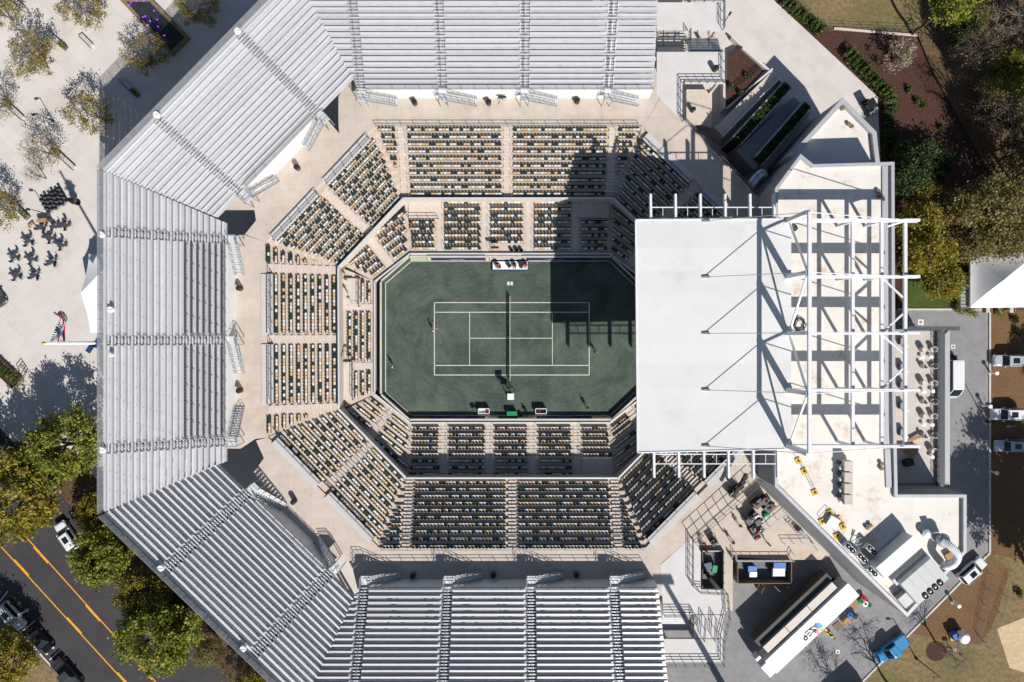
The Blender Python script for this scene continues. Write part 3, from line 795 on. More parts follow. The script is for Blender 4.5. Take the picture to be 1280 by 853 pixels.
ZU = 16.5
def bleacher(label, F0, F1, R0, R1, rows, aisles, stair_side, seats_rows=0, seat_range=None, fl=(0, 1), stairs_px=None):
    fr = Frame(F0, F1, R0, R1, rows)
    base = lerp(F0, F1, .5); t = thing('aluminium_bleacher', label, 'grandstand', (base.x, base.y, 0), 'aluminium bleachers round the top of the stadium')
    A = sorted(fr.s_of(p) for p in aisles); aw = 1.3
    for k in range(rows):
        z = fr.zf + k * fr.rise
        d0, d1 = k * fr.t, (k + 1) * fr.t
        b = MB(); b.prism(fr.row_quad(d0 + .015, d1 - .05), z - fr.rise - 0.03, z)
        b.build('tread_plank', M['alu'], t)
        l, r = fr.ends(d0 + .6 * fr.t); 
        hs = [(a - aw / 2, a + aw / 2) for a in A]
        for (a0, a1) in cuts(l + .05, r - .05, hs, 0.3):
            if k < seats_rows and seat_range and a0 >= seat_range[0] - .5 and a1 <= seat_range[1] + .5: continue
            b = MB(); b.prism(fr.quad(a0, a1, d0 + .24 * fr.t, d0 + .62 * fr.t), z + 0.36, z + 0.42)
            b.build('bench_plank', M['alu2'], t)
    b = MB()
    for k in range(rows):
        z = fr.zf + k * fr.rise; l, r = fr.ends((k + .6) * fr.t); a = l + .4
        while a < r - .3:
            b.beam(fr.P(a, (k + .43) * fr.t, z), fr.P(a, (k + .43) * fr.t, z + .36), 0.06, 0.06); a += 2.4
    tag(b.build('bench_brackets', M['galv'], t), kind='stuff')
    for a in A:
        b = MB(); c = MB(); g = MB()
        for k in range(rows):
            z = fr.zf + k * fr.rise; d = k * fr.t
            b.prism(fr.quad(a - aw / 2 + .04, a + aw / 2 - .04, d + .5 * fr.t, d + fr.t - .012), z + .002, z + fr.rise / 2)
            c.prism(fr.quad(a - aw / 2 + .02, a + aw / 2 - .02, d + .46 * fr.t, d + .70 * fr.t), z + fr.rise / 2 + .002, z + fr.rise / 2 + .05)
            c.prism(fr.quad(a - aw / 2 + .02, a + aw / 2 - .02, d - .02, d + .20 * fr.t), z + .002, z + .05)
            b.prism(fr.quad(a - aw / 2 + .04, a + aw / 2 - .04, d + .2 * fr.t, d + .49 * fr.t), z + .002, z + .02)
        tag(b.build('aisle_steps', M['aisle_gap_shade'], t), kind='stuff')  # dark colour stands in for the shade between the pale nosings
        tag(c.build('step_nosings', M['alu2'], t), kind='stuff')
        k = 0
        while k < rows - 1:
            k2 = min(k + 2, rows - 1)
            p = fr.P(a, (k + .1) * fr.t, fr.zf + k * fr.rise); q = fr.P(a, (k2 + .1) * fr.t, fr.zf + k2 * fr.rise)
            rail_mesh(g, [p, q], 0.9, 2, 1.0, 0.025)
            for s in (-1, 1):
                g.beam(fr.P(a + s * aw / 2, (k + .5) * fr.t, fr.zf + k * fr.rise + .42), fr.P(a + s * aw / 2, (k + 2.3) * fr.t, fr.zf + (k + 2) * fr.rise + .42), .05)
            k += 3
        tag(g.build('aisle_handrail', M['galv'], t), kind='stuff')
    # rear walkway, parapet, outriggers
    l, r = fr.ends(fr.D)
    b = MB(); b.prism(fr.quad(l, r, fr.D - .002, fr.D + .30), fr.zr - .35, fr.zr + .004); b.build('rear_walkway', M['alu'], t)
    b = MB(); rail_mesh(b, [fr.P(l, fr.D + .34, fr.zr - .25), fr.P(r, fr.D + .34, fr.zr - .25)], 1.45, 5, 1.9, .03)
    a = l
    while a < r: b.beam(fr.P(a, fr.D + .36, fr.zr - .25), fr.P(a + .02, fr.D + .36, fr.zr + 1.2), .012); a += .16
    tag(b.build('rear_fence', M['galv'], t), kind='stuff')
    # columns and rakers holding it up
    nb = max(3, int(fr.len / 5))
    for j in range(nb + 1):
        f = 0.02 + 0.96 * j / nb
        l0, r0 = fr.ends(fr.D); aR = lerp(l0, r0, f); aF = lerp(0, fr.len, f)
        for (aa, d, z) in ((aR, fr.D - .3, fr.zr - .5), (lerp(aF, aR, .5), fr.D * .5, (fr.zf + fr.zr) / 2 - .6)):
            b = MB(); b.beam(fr.P(aa, d, 0), fr.P(aa, d, z), .3); b.build('column', M['galv'], t)
        b = MB(); b.beam(fr.P(aF, .3, fr.zf - .75), fr.P(aR, fr.D, fr.zr - .75), .2, .35); b.build('raker_beam', M['galv'], t)
    # front wall (between the outermost stairs) with rail
    a0, a1 = fl
    b = MB(); b.hexa([fr.P(a0, -.30, ZC), fr.P(a1, -.30, ZC), fr.P(a1, -.02, ZC), fr.P(a0, -.02, ZC)], [fr.P(a0, -.14, fr.zf + .1), fr.P(a1, -.14, fr.zf + .1), fr.P(a1, -.02, fr.zf + .1), fr.P(a0, -.02, fr.zf + .1)])
    b.build('front_wall', M['frontwall'], t)
    b = MB(); rail_mesh(b, [fr.P(a0, -.06, fr.zf + .1), fr.P(a1, -.06, fr.zf + .1)], 0.95, 2, 1.9, .03); b.build('front_rail', M['galv'], t)
    for i, a in enumerate(A):
        entry_stair(t, fr, a, fr.zf, stair_side[i] if isinstance(stair_side, (list, tuple)) else stair_side)
    # seats on the front rows
    if seats_rows:
        b = MB()
        for k in range(seats_rows):
            z = fr.zf + k * fr.rise
            for (a0, a1) in cuts(seat_range[0], seat_range[1], [(a - aw / 2, a + aw / 2) for a in A]):
                n = int((a1 - a0) / .5)
                for i in range(n):
                    c = fr.P(a0 + .25 + i * .5, (k + .60) * fr.t, z)
                    f = -fr.n; q = fr.u
                    def hx(hw, f0, f1, z0, z1):
                        g = lambda s, e, h: c + q * (s * hw) + f * e + Vector((0, 0, h))
                        b.hexa([g(-1, f0, z0), g(1, f0, z0), g(1, f1, z0), g(-1, f1, z0)], [g(-1, f0, z1), g(1, f0, z1), g(1, f1, z1), g(-1, f1, z1)])
                    hx(.20, -.02, .10, .40, .45); hx(.20, -.13, -.08, .0, .62)
        tag(b.build('charcoal_seats', M['seat_grey'], t), kind='stuff')
    return t, fr

ZFU = 9.8
Fr_pts = lambda a, z: W(a[0], a[1], z)
def aisles_at(pts, z): return [W(x, y, z) for (x, y) in pts]
F0, F1, R0, R1 = W(448, 112, ZFU), W(817, 112, ZFU), W(369, -33, ZU), W(824, -33, ZU)
tmp = Frame(F0, F1, R0, R1, 19); sN = lambda x: tmp.s_of(W(x, 112, ZFU))
bleacher('pale aluminium bleacher along the top edge with four stairways', F0, F1, R0, R1, 19, aisles_at([(451.5, 112), (553.5, 112), (656, 112), (760, 112)], ZFU), 1, fl=(sN(458), sN(816)))
F0, F1, R0, R1 = W(271, 272, 10.3), W(441, 98, 10.3), W(131, 215, ZU), W(369, -33, ZU)
tmp = Frame(F0, F1, R0, R1, 18)
bleacher('slanting pale aluminium bleacher at the upper left beside the plaza trees', F0, F1, R0, R1, 18, aisles_at([(301, 241), (398, 142)], 10.3), [1, -1], fl=(tmp.s_of(W(309, 233, 10.3)), tmp.s_of(W(392, 148, 10.3))))
F0, F1, R0, R1 = W(283, 279, ZFU), W(283, 577, ZFU), W(131, 215, ZU), W(133, 640, ZU)
tmp = Frame(F0, F1, R0, R1, 19); sW = lambda y: tmp.s_of(W(283, y, ZFU))
sd_ = 1
bleacher('left aluminium bleacher with charcoal seats in its front rows', F0, F1, R0, R1, 19, aisles_at([(283, 300), (283, 426), (283, 552)], ZFU), [1, 1, -1], 7, (sW(304), sW(548)), fl=(sW(306), sW(546)))
F0, F1, R0, R1 = W(272, 580, 10.3), W(443, 746, 10.3), W(133, 640, ZU), W(380, 884, ZU)
tmp = Frame(F0, F1, R0, R1, 18)
bleacher('slanting striped aluminium bleacher at the lower left above the green trees', F0, F1, R0, R1, 18, aisles_at([(311, 617), (414, 716)], 10.3), [1, -1], fl=(tmp.s_of(W(320, 626, 10.3)), tmp.s_of(W(406, 708, 10.3))))
F0, F1, R0, R1 = W(448, 735, ZFU), W(823, 735, ZFU), W(380, 884, ZU), W(838, 884, ZU)
tmp = Frame(F0, F1, R0, R1, 19); sS = lambda x: tmp.s_of(W(x, 735, ZFU))
bleacher('striped aluminium bleacher along the bottom edge in strong backlight', F0, F1, R0, R1, 19, aisles_at([(456, 735), (560, 735), (664, 735), (768, 735)], ZFU), 1, fl=(sS(462), sS(822)))

# ================================================================== STAGE BUILDING (right), canopy and trusses
ZB = 13.5          # main roof
def polyW(pts, z): return [W(x, y, z)[:2] for (x, y) in pts]
def off_poly(pts, d):
    """inset (d>0) of a polygon given in metres, counter-clockwise or not"""
    n = len(pts); a = sum(pts[i][0] * pts[(i + 1) % n][1] - pts[(i + 1) % n][0] * pts[i][1] for i in range(n))
    sgn = 1 if a > 0 else -1; out = []
    for i in range(n):
        p0 = Vector(pts[i - 1]); p1 = Vector(pts[i]); p2 = Vector(pts[(i + 1) % n])
        d1 = (p1 - p0).normalized(); d2 = (p2 - p1).normalized()
        n1 = Vector((-d1.y, d1.x)) * sgn; n2 = Vector((-d2.y, d2.x)) * sgn
        bis = (n1 + n2); bis = bis / max(0.3, bis.dot(n1)) if bis.length > 1e-4 else n1
        out.append((p1.x + bis.x * d, p1.y + bis.y * d))
    return out
def parapet(parent, pts, z0, z1, w, edges=None, m=None, name='parapet'):
    n = len(pts); inn = off_poly(pts, w)
    for i in range(n):
        if edges is not None and i not in edges: continue
        j = (i + 1) % n
        b = MB(); b.prism([pts[i], pts[j], inn[j], inn[i]], z0, z1); b.build(name, m or M['parapet'], parent)

bld = thing('stage_building', 'large flat roofed white building with grey parapets on the right of the court', 'building', (45, -5, 0))
main_px = [(968, 236), (1000, 193), (1016, 206), (1117, 203), (1118, 480), (1121, 618), (1207, 618), (1207, 690), (1133, 771), (968, 608)]
mp_ = polyW(main_px, ZB)
b = MB(); b.prism(off_poly(mp_, 0.02), 0, ZB - 0.35); b.build('wall', M['bwall'], bld)
b = MB(); b.prism(off_poly(mp_, 0.35), ZB - 0.348, ZB - 0.3); roofd = b.build('roof', M['roof'], bld)
parapet(bld, mp_, ZB - 0.34, ZB + 0.22, 0.42)
# broad inner gutter along the outer edge
for (p, q) in (((1107, 208), (1108, 560)), ((1110, 562), (1112, 610))):
    P0, P1 = W(*p, ZB), W(*q, ZB); b = MB(); b.beam(Vector((P0.x, P0.y, ZB - .2)), Vector((P1.x, P1.y, ZB - .2)), 0.75, 0.18); b.build('gutter_curb', M['parapet'], bld)
# lower wing towards the path
wing_px = [(1052, 123), (1095, 166), (1099, 204), (1012, 203), (1001, 192)]
ZW = 9.5
wg = [W(x, y, ZW)[:2] for (x, y) in [(1052, 123), (1094, 166), (1099, 212), (1000, 212), (985, 196)]]
b = MB(); b.prism(off_poly(wg, .02), 0, ZW - .35); b.build('wing_wall', M['bwall'], bld)
b = MB(); b.prism(off_poly(wg, .3), ZW - .348, ZW - .3); b.build('wing_roof', M['roof'], bld)
parapet(bld, wg, ZW - .34, ZW + .35, .62, edges=(0, 1, 4))
# rainwater outlets, small vents
for (x, y, z) in ((1061, 155, ZW), (1065, 158, ZW), (1053, 136, ZW), (1098, 239, ZB), (1099, 246, ZB), (1102, 580, ZB), (1102, 586, ZB), (1084, 660, ZB), (1088, 657, ZB)):
    b = MB(); p = W(x, y, z); b.lathe((p.x, p.y, z - .3), [(.22, 0), (.22, .28), (.30, .30), (.30, .36), (.12, .42)], 10); b.build('roof_vent', M['brownwood'], bld)

# terrace cut out of the building's outer side
ZT = 7.5
ter = thing('roof_terrace', 'paved terrace with glass rail on the outer side of the white building', 'terrace', (*W(1150, 510, ZT)[:2], 0))
tp = polyW([(1110, 412), (1186, 412), (1186, 606), (1110, 606)], ZT)
b = MB(); b.prism(tp, 0, ZT - .02); b.build('wall', M['bwall'], ter)
b = MB(); b.prism(off_poly(tp, .25), ZT - .018, ZT); b.build('floor', add_joints(mat('terrace_tiles', (0.50, 0.455, 0.42), 0.8, .05, .6), (1.2, 1.2), 0, .92, .03), ter)
parapet(ter, tp, ZT - .01, ZT + .25, 0.7, edges=(1,), m=M['unit'])
b = MB(); p0, p1 = W(1174, 414, ZT), W(1174, 606, ZT); b.prism([(p0.x - .5, p0.y), (p0.x + .5, p0.y), (p1.x + .5, p1.y), (p1.x - .5, p1.y)], ZT + .002, ZT + .5); b.build('planter', M['dksteel'], ter)
b = MB(); rail_mesh(b, [W(1169, 414, ZT), W(1169, 606, ZT)], 1.1, 3, 1.4, .03); b.build('rail', M['dksteel'], ter)
for i in range(7):
    p, q = W(1122 + i * 9, 413, ZT), W(1131 + i * 9 - .6, 413, ZT)
    b = MB(); b.prism([(p.x, p.y - .1), (q.x, p.y - .1), (q.x, p.y + .5), (p.x, p.y + .5)], ZT + 2.6, ZT + 2.66); b.build('awning_panel', M['dksteel'], ter)
b = MB()
for x in (1122, 1150, 1184): p = W(x, 411, ZT); b.beam(p, p + Vector((0, 0, 2.6)), .12)
tag(b.build('awning_posts', M['dksteel'], ter), kind='stuff')

# ------------------------------------------------------------------ canopy roof
ZK = 17.2
can = thing('canopy_roof', 'huge white flat canopy roof shading the right side of the court', 'roof', (30, 0, 0))
cq = [W(794.5, 275, ZK), W(989, 274, ZK), W(989, 561.5, ZK), W(797, 566, ZK)]
b = MB(); b.prism([p[:2] for p in cq], ZK - .35, ZK); b.build('roof_deck', M['canopy'], can)
ed = [(cq[0], cq[1]), (cq[0], cq[3]), (cq[3], cq[2])]
for (p, q) in ed:
    b = MB(); z = Vector((0, 0, -.12)); b.beam(p + z, q + z, .16, .42); b.build('edge_trim', M['whitesteel'], can)
# joists that run through and stick out at both ends, with a rail lattice between them
jx = [(813, 817.5), (844, 848.5), (875, 880), (906, 910.5), (937, 941.5), (967, 972)]
JT = []
for (x0, x1) in jx:
    p = W(x0, 243, ZK - .5); q = W(x1, 597, ZK - .5); JT.append((p, q))
    b = MB(); b.beam(p, q, .28, .6); b.build('joist', M['whitesteel'], can)
b = MB()
for f in (273, 259.5):
    b.beam(W(811, f, ZK - .45), W(969, f, ZK - .45), .12)
for f in (580, 568):
    b.beam(W(815, f, ZK - .45), W(972, f, ZK - .45), .12)
for (x0, x1) in jx[:-1]:
    for (ya, yb, xx) in ((260, 274, x0 + 15.5), (567, 580, x1 + 15.5)):
        b.beam(W(xx, ya, ZK - .45), W(xx, yb, ZK - .45), .07)
tag(b.build('lattice', M['whitesteel'], can), kind='stuff')
# rear columns under the canopy
for y in (285, 350, 420, 490, 555):
    b = MB(); p = W(972, y, ZK); b.beam((p.x, p.y, ZC), (p.x, p.y, ZK - .8), .45); b.build('column', M['whitesteel'], can)

tr = thing('roof_truss_frame', 'white steel masts and beams with stay rods standing over the building roof', 'truss', (50, 0, ZB))
ZM = ZK + 6.3
ty = [276.5, 346.5, 417, 487.5, 557.5]
tops = []
for i, y in enumerate(ty):
    a = W(985, y, ZK); e = W(1148, y - (0 if i else 1), ZK + .3)
    b = MB(); b.beam(Vector((a.x, a.y, ZK + .2)), Vector((e.x, a.y, ZK + .2)), .36, 1.05); b.build('beam', M['whitesteel'], tr)
    b = MB(); top = Vector((a.x, a.y, ZM)); b.beam(Vector((a.x, a.y, ZK - .2)), top, .7, .5); b.beam(Vector((a.x - .5, a.y, ZK)), Vector((a.x + .5, a.y, ZK + .02)), 1.0, .1)
    b.build('mast', M['whitesteel'], tr); tops.append(top)
    # forestay to the canopy, backstay to the beam's outer end
    an = W(880, y + .5, ZK)
    b = MB(); b.tube(Vector((an.x, a.y, ZK + .05)), top - Vector((0, 0, .3)), .045, n=6); b.build('stay_rod', M['galv'], tr)
    b = MB(); b.beam(Vector((an.x - .25, a.y, ZK + .1)), Vector((an.x + .7, a.y, ZK + .22)), .22, .2); b.build('stay_anchor', M['galv'], tr)
    ex = W(1132, y, ZK + .8).x
    b = MB(); b.tube(Vector((ex, a.y, ZK + .7)), top - Vector((0, 0, .2)), .06, n=6); b.build('stay_rod', M['whitesteel'], tr)
    # columns through the roof
    for x in (1065, 1101):
        c = W(x, y, ZK); b = MB(); b.beam((c.x, a.y, ZB - .3), (c.x, a.y, ZK - .3), .32); b.build('post', M['whitesteel'], tr)
b = MB(); b.beam(tops[0], tops[-1], .4, .4); b.build('tie_beam', M['whitesteel'], tr)
for x in (1065, 1101, 1130.5):
    p, q = W(x, ty[0], ZK), W(x + 1, ty[-1], ZK)
    b = MB(); b.beam(Vector((p.x, p.y, ZK + .15)), Vector((p.x, q.y, ZK + .15)), .38, .38); b.build('purlin', M['whitesteel'], tr)
for i in range(4):
    a0 = Vector((tops[i].x, tops[i].y, ZK + .3)); a1 = Vector((tops[i + 1].x, tops[i + 1].y, ZK + .3))
    b = MB()
    if i % 2 == 0: b.beam(a0, tops[i + 1] - Vector((0, 0, .4)), .22)
    else: b.beam(tops[i] - Vector((0, 0, .4)), a1, .22)
    b.build('brace', M['whitesteel'], tr)
for (xa, ya, xb, yb) in ((1104, 350, 1130, 374), (1130, 391, 1104, 414), (1104, 421, 1130, 444), (1130, 459, 1104, 484), (1108, 284, 1130, 277)):
    p, q = W(xa, ya, ZK), W(xb, yb, ZK); b = MB(); b.beam(p + Vector((0, 0, .1)), q + Vector((0, 0, .1)), .22); b.build('brace', M['whitesteel'], tr)
# coil of hose and a ball of cable on the roof
for (x, y, r_, lab) in ((993, 285, .55, 'small black hose coil on the white roof beside the first truss'), (1000, 406, 1.1, 'tangled black cable heap on the white roof beside the mast')):
    p = W(x, y, ZB); c = MB(); rr = random.Random(int(x)); pts = []
    for k in range(46):
        t_ = k * .55; q = r_ * (.45 + .45 * rr.random()); pts.append(Vector((p.x + q * math.cos(t_), p.y + q * math.sin(t_), ZB - .24 + .05 * rr.random() + k * .006)))
    c.path(pts, .05, 5); tag(c.build('cable_coil', M['black']), lab, 'cable')

# ------------------------------------------------------------------ roof equipment
def rot2(c, a, x, y): return (c.x + x * math.cos(a) - y * math.sin(a), c.y + x * math.sin(a) + y * math.cos(a))
ZRF = ZB - .3
def fan(par, c, r, z):
    b = MB(); b.lathe((c[0], c[1], z), [(r, 0), (r, .14), (r * .9, .16), (r * .88, .06), (.02, .05)], 14); f = b.build('fan', M['black'], par)
    b = MB(); b.lathe((c[0], c[1], z + .08), [(r * .28, 0), (r * .28, .06), (.05, .07)], 10); b.build('fan_hub', M['unit_pale'], f)
def long_unit(name, lab, px, a, L, Wd, Hh, m, fans=0, fan_side=0):
    c = W(*px, ZRF + Hh)
    t = thing(name, lab, 'roof unit', (c.x, c.y, ZRF))
    n = max(2, int(L / 1.2))
    for i in range(n):
        x0 = -L / 2 + L * i / n + .01; x1 = -L / 2 + L * (i + 1) / n - .01
        b = MB(); b.prism([rot2(c, a, x0, -Wd / 2), rot2(c, a, x1, -Wd / 2), rot2(c, a, x1, Wd / 2), rot2(c, a, x0, Wd / 2)], ZRF + .25, ZRF + Hh); b.build('casing_panel', m, t)
    b = MB()
    for x in (-L * .4, 0, L * .4): b.beam((*rot2(c, a, x, -Wd / 2 + .1), ZRF + .12), (*rot2(c, a, x, Wd / 2 - .1), ZRF + .12), .2, .24)
    tag(b.build('skid', M['galv'], t), kind='stuff')
    for i in range(fans):
        fan(t, rot2(c, a, -L / 2 + L * (i + .5) / fans, fan_side * (Wd / 2 - .5)), min(.5, L / fans * .42), ZRF + Hh + .002)
    return t, c
long_unit('air_handling_unit', 'long pale grey air handling unit set askew on the roof', (1124, 697), R(41), 6.4, 1.9, 2.4, M['unit_pale'])
t, c = long_unit('chiller', 'grey rooftop chiller with four black fans at its edge', (1156, 727), R(41), 5.3, 3.6, 1.9, M['unit'])
for i in range(4): fan(t, rot2(c, R(41), -1.2 + i * .86, -1.45), .4, ZRF + 1.9 + .002)
b = MB(); b.prism([rot2(c, R(41), -4.1, -1.6), rot2(c, R(41), -2.68, -1.6), rot2(c, R(41), -2.68, 0), rot2(c, R(41), -4.1, 0)], ZRF + .2, ZRF + 1.1); b.build('end_box', M['unit'], t)
t, c = long_unit('exhaust_fan_unit', 'white exhaust box with a dark round fan behind the pale unit', (1118, 687), R(41), 2.0, .8, 1.1, M['unit_pale'], 1)
# long exposed duct box beside chiller
t, c = long_unit('duct_run', 'flat grey insulated duct box between the two large roof units', (1138, 712), R(41), 5.6, .9, .9, M['galv'])
# condensers
for i, (px, lab) in enumerate((((1063, 686), 'small twin fan condenser nearest the grey parapet'), ((1078, 698), 'small twin fan condenser in the middle of the condenser group'), ((1091, 715), 'small twin fan condenser at the lower end of the condenser group'), ((1090, 688), 'small twin fan condenser set apart above the group'))):
    long_unit('condenser', lab, px, R(-46), 1.5, .75, 1.25, M['unit_pale'], 2)
cc = W(1074, 684, ZRF); b = MB()
for k in range(9):
    rr = random.Random(k); p = rot2(cc, R(-46), -1.8 + k * .42, rr.uniform(-.4, .5)); b.tube((*p, ZRF + .1), (*rot2(cc, R(-46), -1.6 + k * .42, rr.uniform(.2, 1.1)), ZRF + .4 + rr.random() * .5), .07, n=6)
tag(b.build('refrigerant_pipes', M['unit']), 'bundle of grey refrigerant pipes between the small condensers', 'pipes')
# row of kitchen extract units
t = thing('extract_unit_row', 'row of beige kitchen extract boxes on the roof below the truss', 'roof unit', (*W(1058, 606, ZRF)[:2], ZRF))
for i, y in enumerate((583, 597, 611, 625)):
    c = W(1061, y, ZRF + 1.5); b = MB(); b.box((c.x, c.y, ZRF + .85), (1.15, 1.3, 1.3)); b.build('fan_box', M['wallconc'], t, bevel=.04)
    b = MB(); b.lathe((c.x - .75, c.y - .3, ZRF + .5), [(.24, 0), (.24, .4), (.30, .42), (.30, .5), (.1, .55)], 12); b.build('cowl', M['galv'], t)
    b = MB(); b.box((c.x - .72, c.y + .35, ZRF + .35), (.35, .4, .6)); b.build('motor', M['dksteel'], t)
b = MB(); p, q = W(1065.5, 579, ZRF + .9), W(1066, 634, ZRF + .9); b.beam(p, q, .12, .12); b.beam(p - Vector((.55, 0, .55)), q - Vector((.55, 0, .55)), .5, .1); b.build('frame', M['unit_pale'], t)
# big white curved duct
t = thing('curved_duct', 'big white hooked ventilation duct at the building corner', 'duct', (*W(1190, 690, ZRF)[:2], ZRF))
cpts = []
for (x, y, z) in ((1178, 676, 1.6), (1186, 681, 2.1), (1194, 689, 2.4), (1197, 697, 2.4), (1191, 706, 2.2), (1183, 708, 1.6), (1180, 707, .3)):
    cpts.append(W(x, y, ZRF + z))
fine = []
for i in range(len(cpts) - 1):
    p0, p1, p2, p3 = cpts[max(0, i - 1)], cpts[i], cpts[i + 1], cpts[min(len(cpts) - 1, i + 2)]
    for k in range(5):
        f = k / 5; fine.append(.5 * ((2 * p1) + (p2 - p0) * f + (2 * p0 - 5 * p1 + 4 * p2 - p3) * f * f + (3 * p1 - p0 - 3 * p2 + p3) * f ** 3))
b = MB(); b.path(fine + [cpts[-1]], .5, 12); b.build('duct', M['tent'], t, smooth=True)
b = MB(); b.lathe((*W(1176, 674, ZRF + 1)[:2], ZRF), [(.7, 0), (.7, 1.2), (.9, 1.3), (.9, 1.6), (.5, 1.9)], 12); b.build('fan_housing', M['galv'], t)
b = MB(); b.box((*W(1184, 694, ZRF)[:2], ZRF + .25), (1.0, .8, .5), R(30)); b.build('base_box', M['wood'], t)
t = thing('grease_fan', 'small round grey roof fan beside the hooked duct', 'fan', (*W(1159, 669, ZRF)[:2], ZRF))
p = W(1159, 668, ZRF + .8); b = MB(); b.lathe((p.x, p.y, ZRF), [(.35, 0), (.35, .6), (.62, .65), (.62, .85), (.3, 1.0)], 14); b.build('cowl', M['unit_pale'], t)
p = W(1153, 666, ZRF); b = MB(); b.box((p.x, p.y, ZRF + .3), (.5, .4, .6)); b.build('motor', M['dksteel'], t)
t = thing('extract_cluster', 'grey hooded extract boxes with fold up lids beside the hooked duct', 'roof unit', (*W(1172, 672, ZRF)[:2], ZRF))
for (x, y, s_) in ((1168, 671, .9), (1174, 676, .8), (1180, 680, .8)):
    p = W(x, y, ZRF + .9); b = MB(); b.box((p.x, p.y, ZRF + .45), (s_, s_, .9), R(40)); b.build('box', M['unit'], t)
    b = MB(); b.hexa([(p.x - .5, p.y + .4, ZRF + .92), (p.x + .4, p.y + .5, ZRF + .92), (p.x + .4, p.y + .56, ZRF + .92), (p.x - .5, p.y + .46, ZRF + .92)], [(p.x - .5, p.y + .7, ZRF + 1.7), (p.x + .4, p.y + .8, ZRF + 1.7), (p.x + .4, p.y + .86, ZRF + 1.7), (p.x - .5, p.y + .76, ZRF + 1.7)]); b.build('lid', M['unit_pale'], t)
# yellow-footed roof guardrails
def guardrail(lab, feet, rails):
    t = thing('guardrail', lab, 'guardrail', (*W(*feet[0], ZRF)[:2], ZRF), 'guardrails with yellow feet on the white roof')
    P = [W(x, y, ZRF) for (x, y) in feet]
    for p in P:
        b = MB(); b.box((p.x, p.y, ZRF + .09), (.75, .75, .16), R(25)); f = b.build('foot', M['yellow'], t)
        b = MB(); b.lathe((p.x, p.y, ZRF + .17), [(.17, 0), (.17, .03)], 8); b.build('foot_hole', M['black'], f)
        b = MB(); b.tube((p.x, p.y, ZRF + .1), (p.x, p.y, ZRF + 1.1), .03, n=6); b.build('post', M['yellow'], t)
    for (i, j) in rails:
        b = MB()
        for z in (.6, 1.08): b.tube(P[i] + Vector((0, 0, z)), P[j] + Vector((0, 0, z)), .025, n=6)
        b.build('rail', M['brownwood'], t)
guardrail('guardrail with three yellow feet in a line near the canopy corner', [(997.5, 576), (1005, 589), (1018, 615.5)], [(0, 1), (1, 2)])
guardrail('guardrail with four yellow feet around a roof hatch', [(1027, 652), (1037, 641), (1048, 649), (1053, 658), (1046, 670)], [(0, 1), (1, 2), (2, 3), (3, 4)])
c = W(1039, 652, ZRF); t = thing('roof_hatch', 'pale square roof hatch fenced by yellow feet', 'hatch', (c.x, c.y, ZRF))
b = MB(); b.box((c.x, c.y, ZRF + .25), (1.3, 1.3, .5), R(-30)); b.build('curb', M['unit'], t); b = MB(); b.box((c.x, c.y, ZRF + .56), (1.45, 1.45, .1), R(-30)); b.build('lid', M['unit_pale'], t)

# ================================================================== PLATFORMS, STAIRS, LOADING DECK
def plat(name, lab, pieces, z, rails, cat='platform', railh=1.3, m=None):
    c = W(*pieces[0][0], z); t = thing(name, lab, cat, (c.x, c.y, 0))
    for pc in pieces:
        b = MB(); b.prism(polyW(pc, z), z - .45, z); b.build('slab', m or M['platform'], t)
        for q in off_poly(polyW(pc, z), .5):
            b = MB(); b.beam((q[0], q[1], 0), (q[0], q[1], z - .45), .4); b.build('column', M['wallconc'], t)
    for r_ in rails:
        b = MB(); rail_mesh(b, [W(x, y, z) for (x, y) in r_], railh, 3, 1.3, .035); b.build('railing', M['dksteel'], t)
    return t
def flight(t, p0, p1, q0, q1, z0, z1, n, m, open_=False, name='stair_flight', base=0.0):
    """steps from edge p0-p1 at z0 to edge q0-q1 at z1 (world xy)"""
    b = MB()
    for k in range(n):
        f0, f1 = k / n, (k + (0.72 if open_ else .995)) / n; z = lerp(z0, z1, (k + .5) / n)
        a, c_ = lerp(p0, q0, f0), lerp(p1, q1, f0); d, e = lerp(p1, q1, f1), lerp(p0, q0, f1)
        b.prism([a[:2], c_[:2], d[:2], e[:2]], z - .07 if open_ else base, z)
    return tag(b.build(name, m, t), kind='stuff')

t = plat('stair_platform', 'pale concrete stair platform with railings beside the top bleacher', [[(821, 3), (903, 3), (903, 38), (821, 38)], [(821, 65), (905, 65), (905, 104), (853, 104), (853, 152), (826, 124), (821, 118)]], ZC + .002,
         [[(821, 3), (903, 3), (903, 38)], [(861, 65), (861, 40)], [(905, 65), (905, 104), (853, 104), (853, 152)], [(821, 65), (860, 65)], [(860, 52), (821, 52)]])
flight(t, W(862, 65, ZC), W(903, 65, ZC), W(862, 39, ZC), W(903, 39, ZC), ZC - .2, ZC - 2.2, 9, M['galv'], True)
flight(t, W(822, 39, 5), W(860, 39, 5), W(822, 64, 5), W(860, 64, 5), ZC - .3, 2.5, 12, M['platform'], True)
for x in (828, 842, 870, 884):
    b = MB(); rail_mesh(b, [W(x, 42, ZC - 1), W(x, 62, ZC - .4)], 1.0, 2, 1.2, .03); b.build('handrail', M['dksteel'], t)
# concourse edge wall and rail (upper right)
ew = thing('concourse_balustrade', 'railing on the shaded concourse edge above the hedge stairs', 'railing', (*W(895, 195, ZC)[:2], ZC))
b = MB(); rail_mesh(b, [W(855, 151, ZC), W(938, 238, ZC)], 1.2, 3, 1.4, .035); b.build('rail', M['dksteel'], ew)
b = MB(); b.beam(W(855, 151, ZC) - Vector((0, 0, .6)), W(938, 238, ZC) - Vector((0, 0, .6)), .25, 1.5); b.build('edge_beam', M['wallconc'], ew)
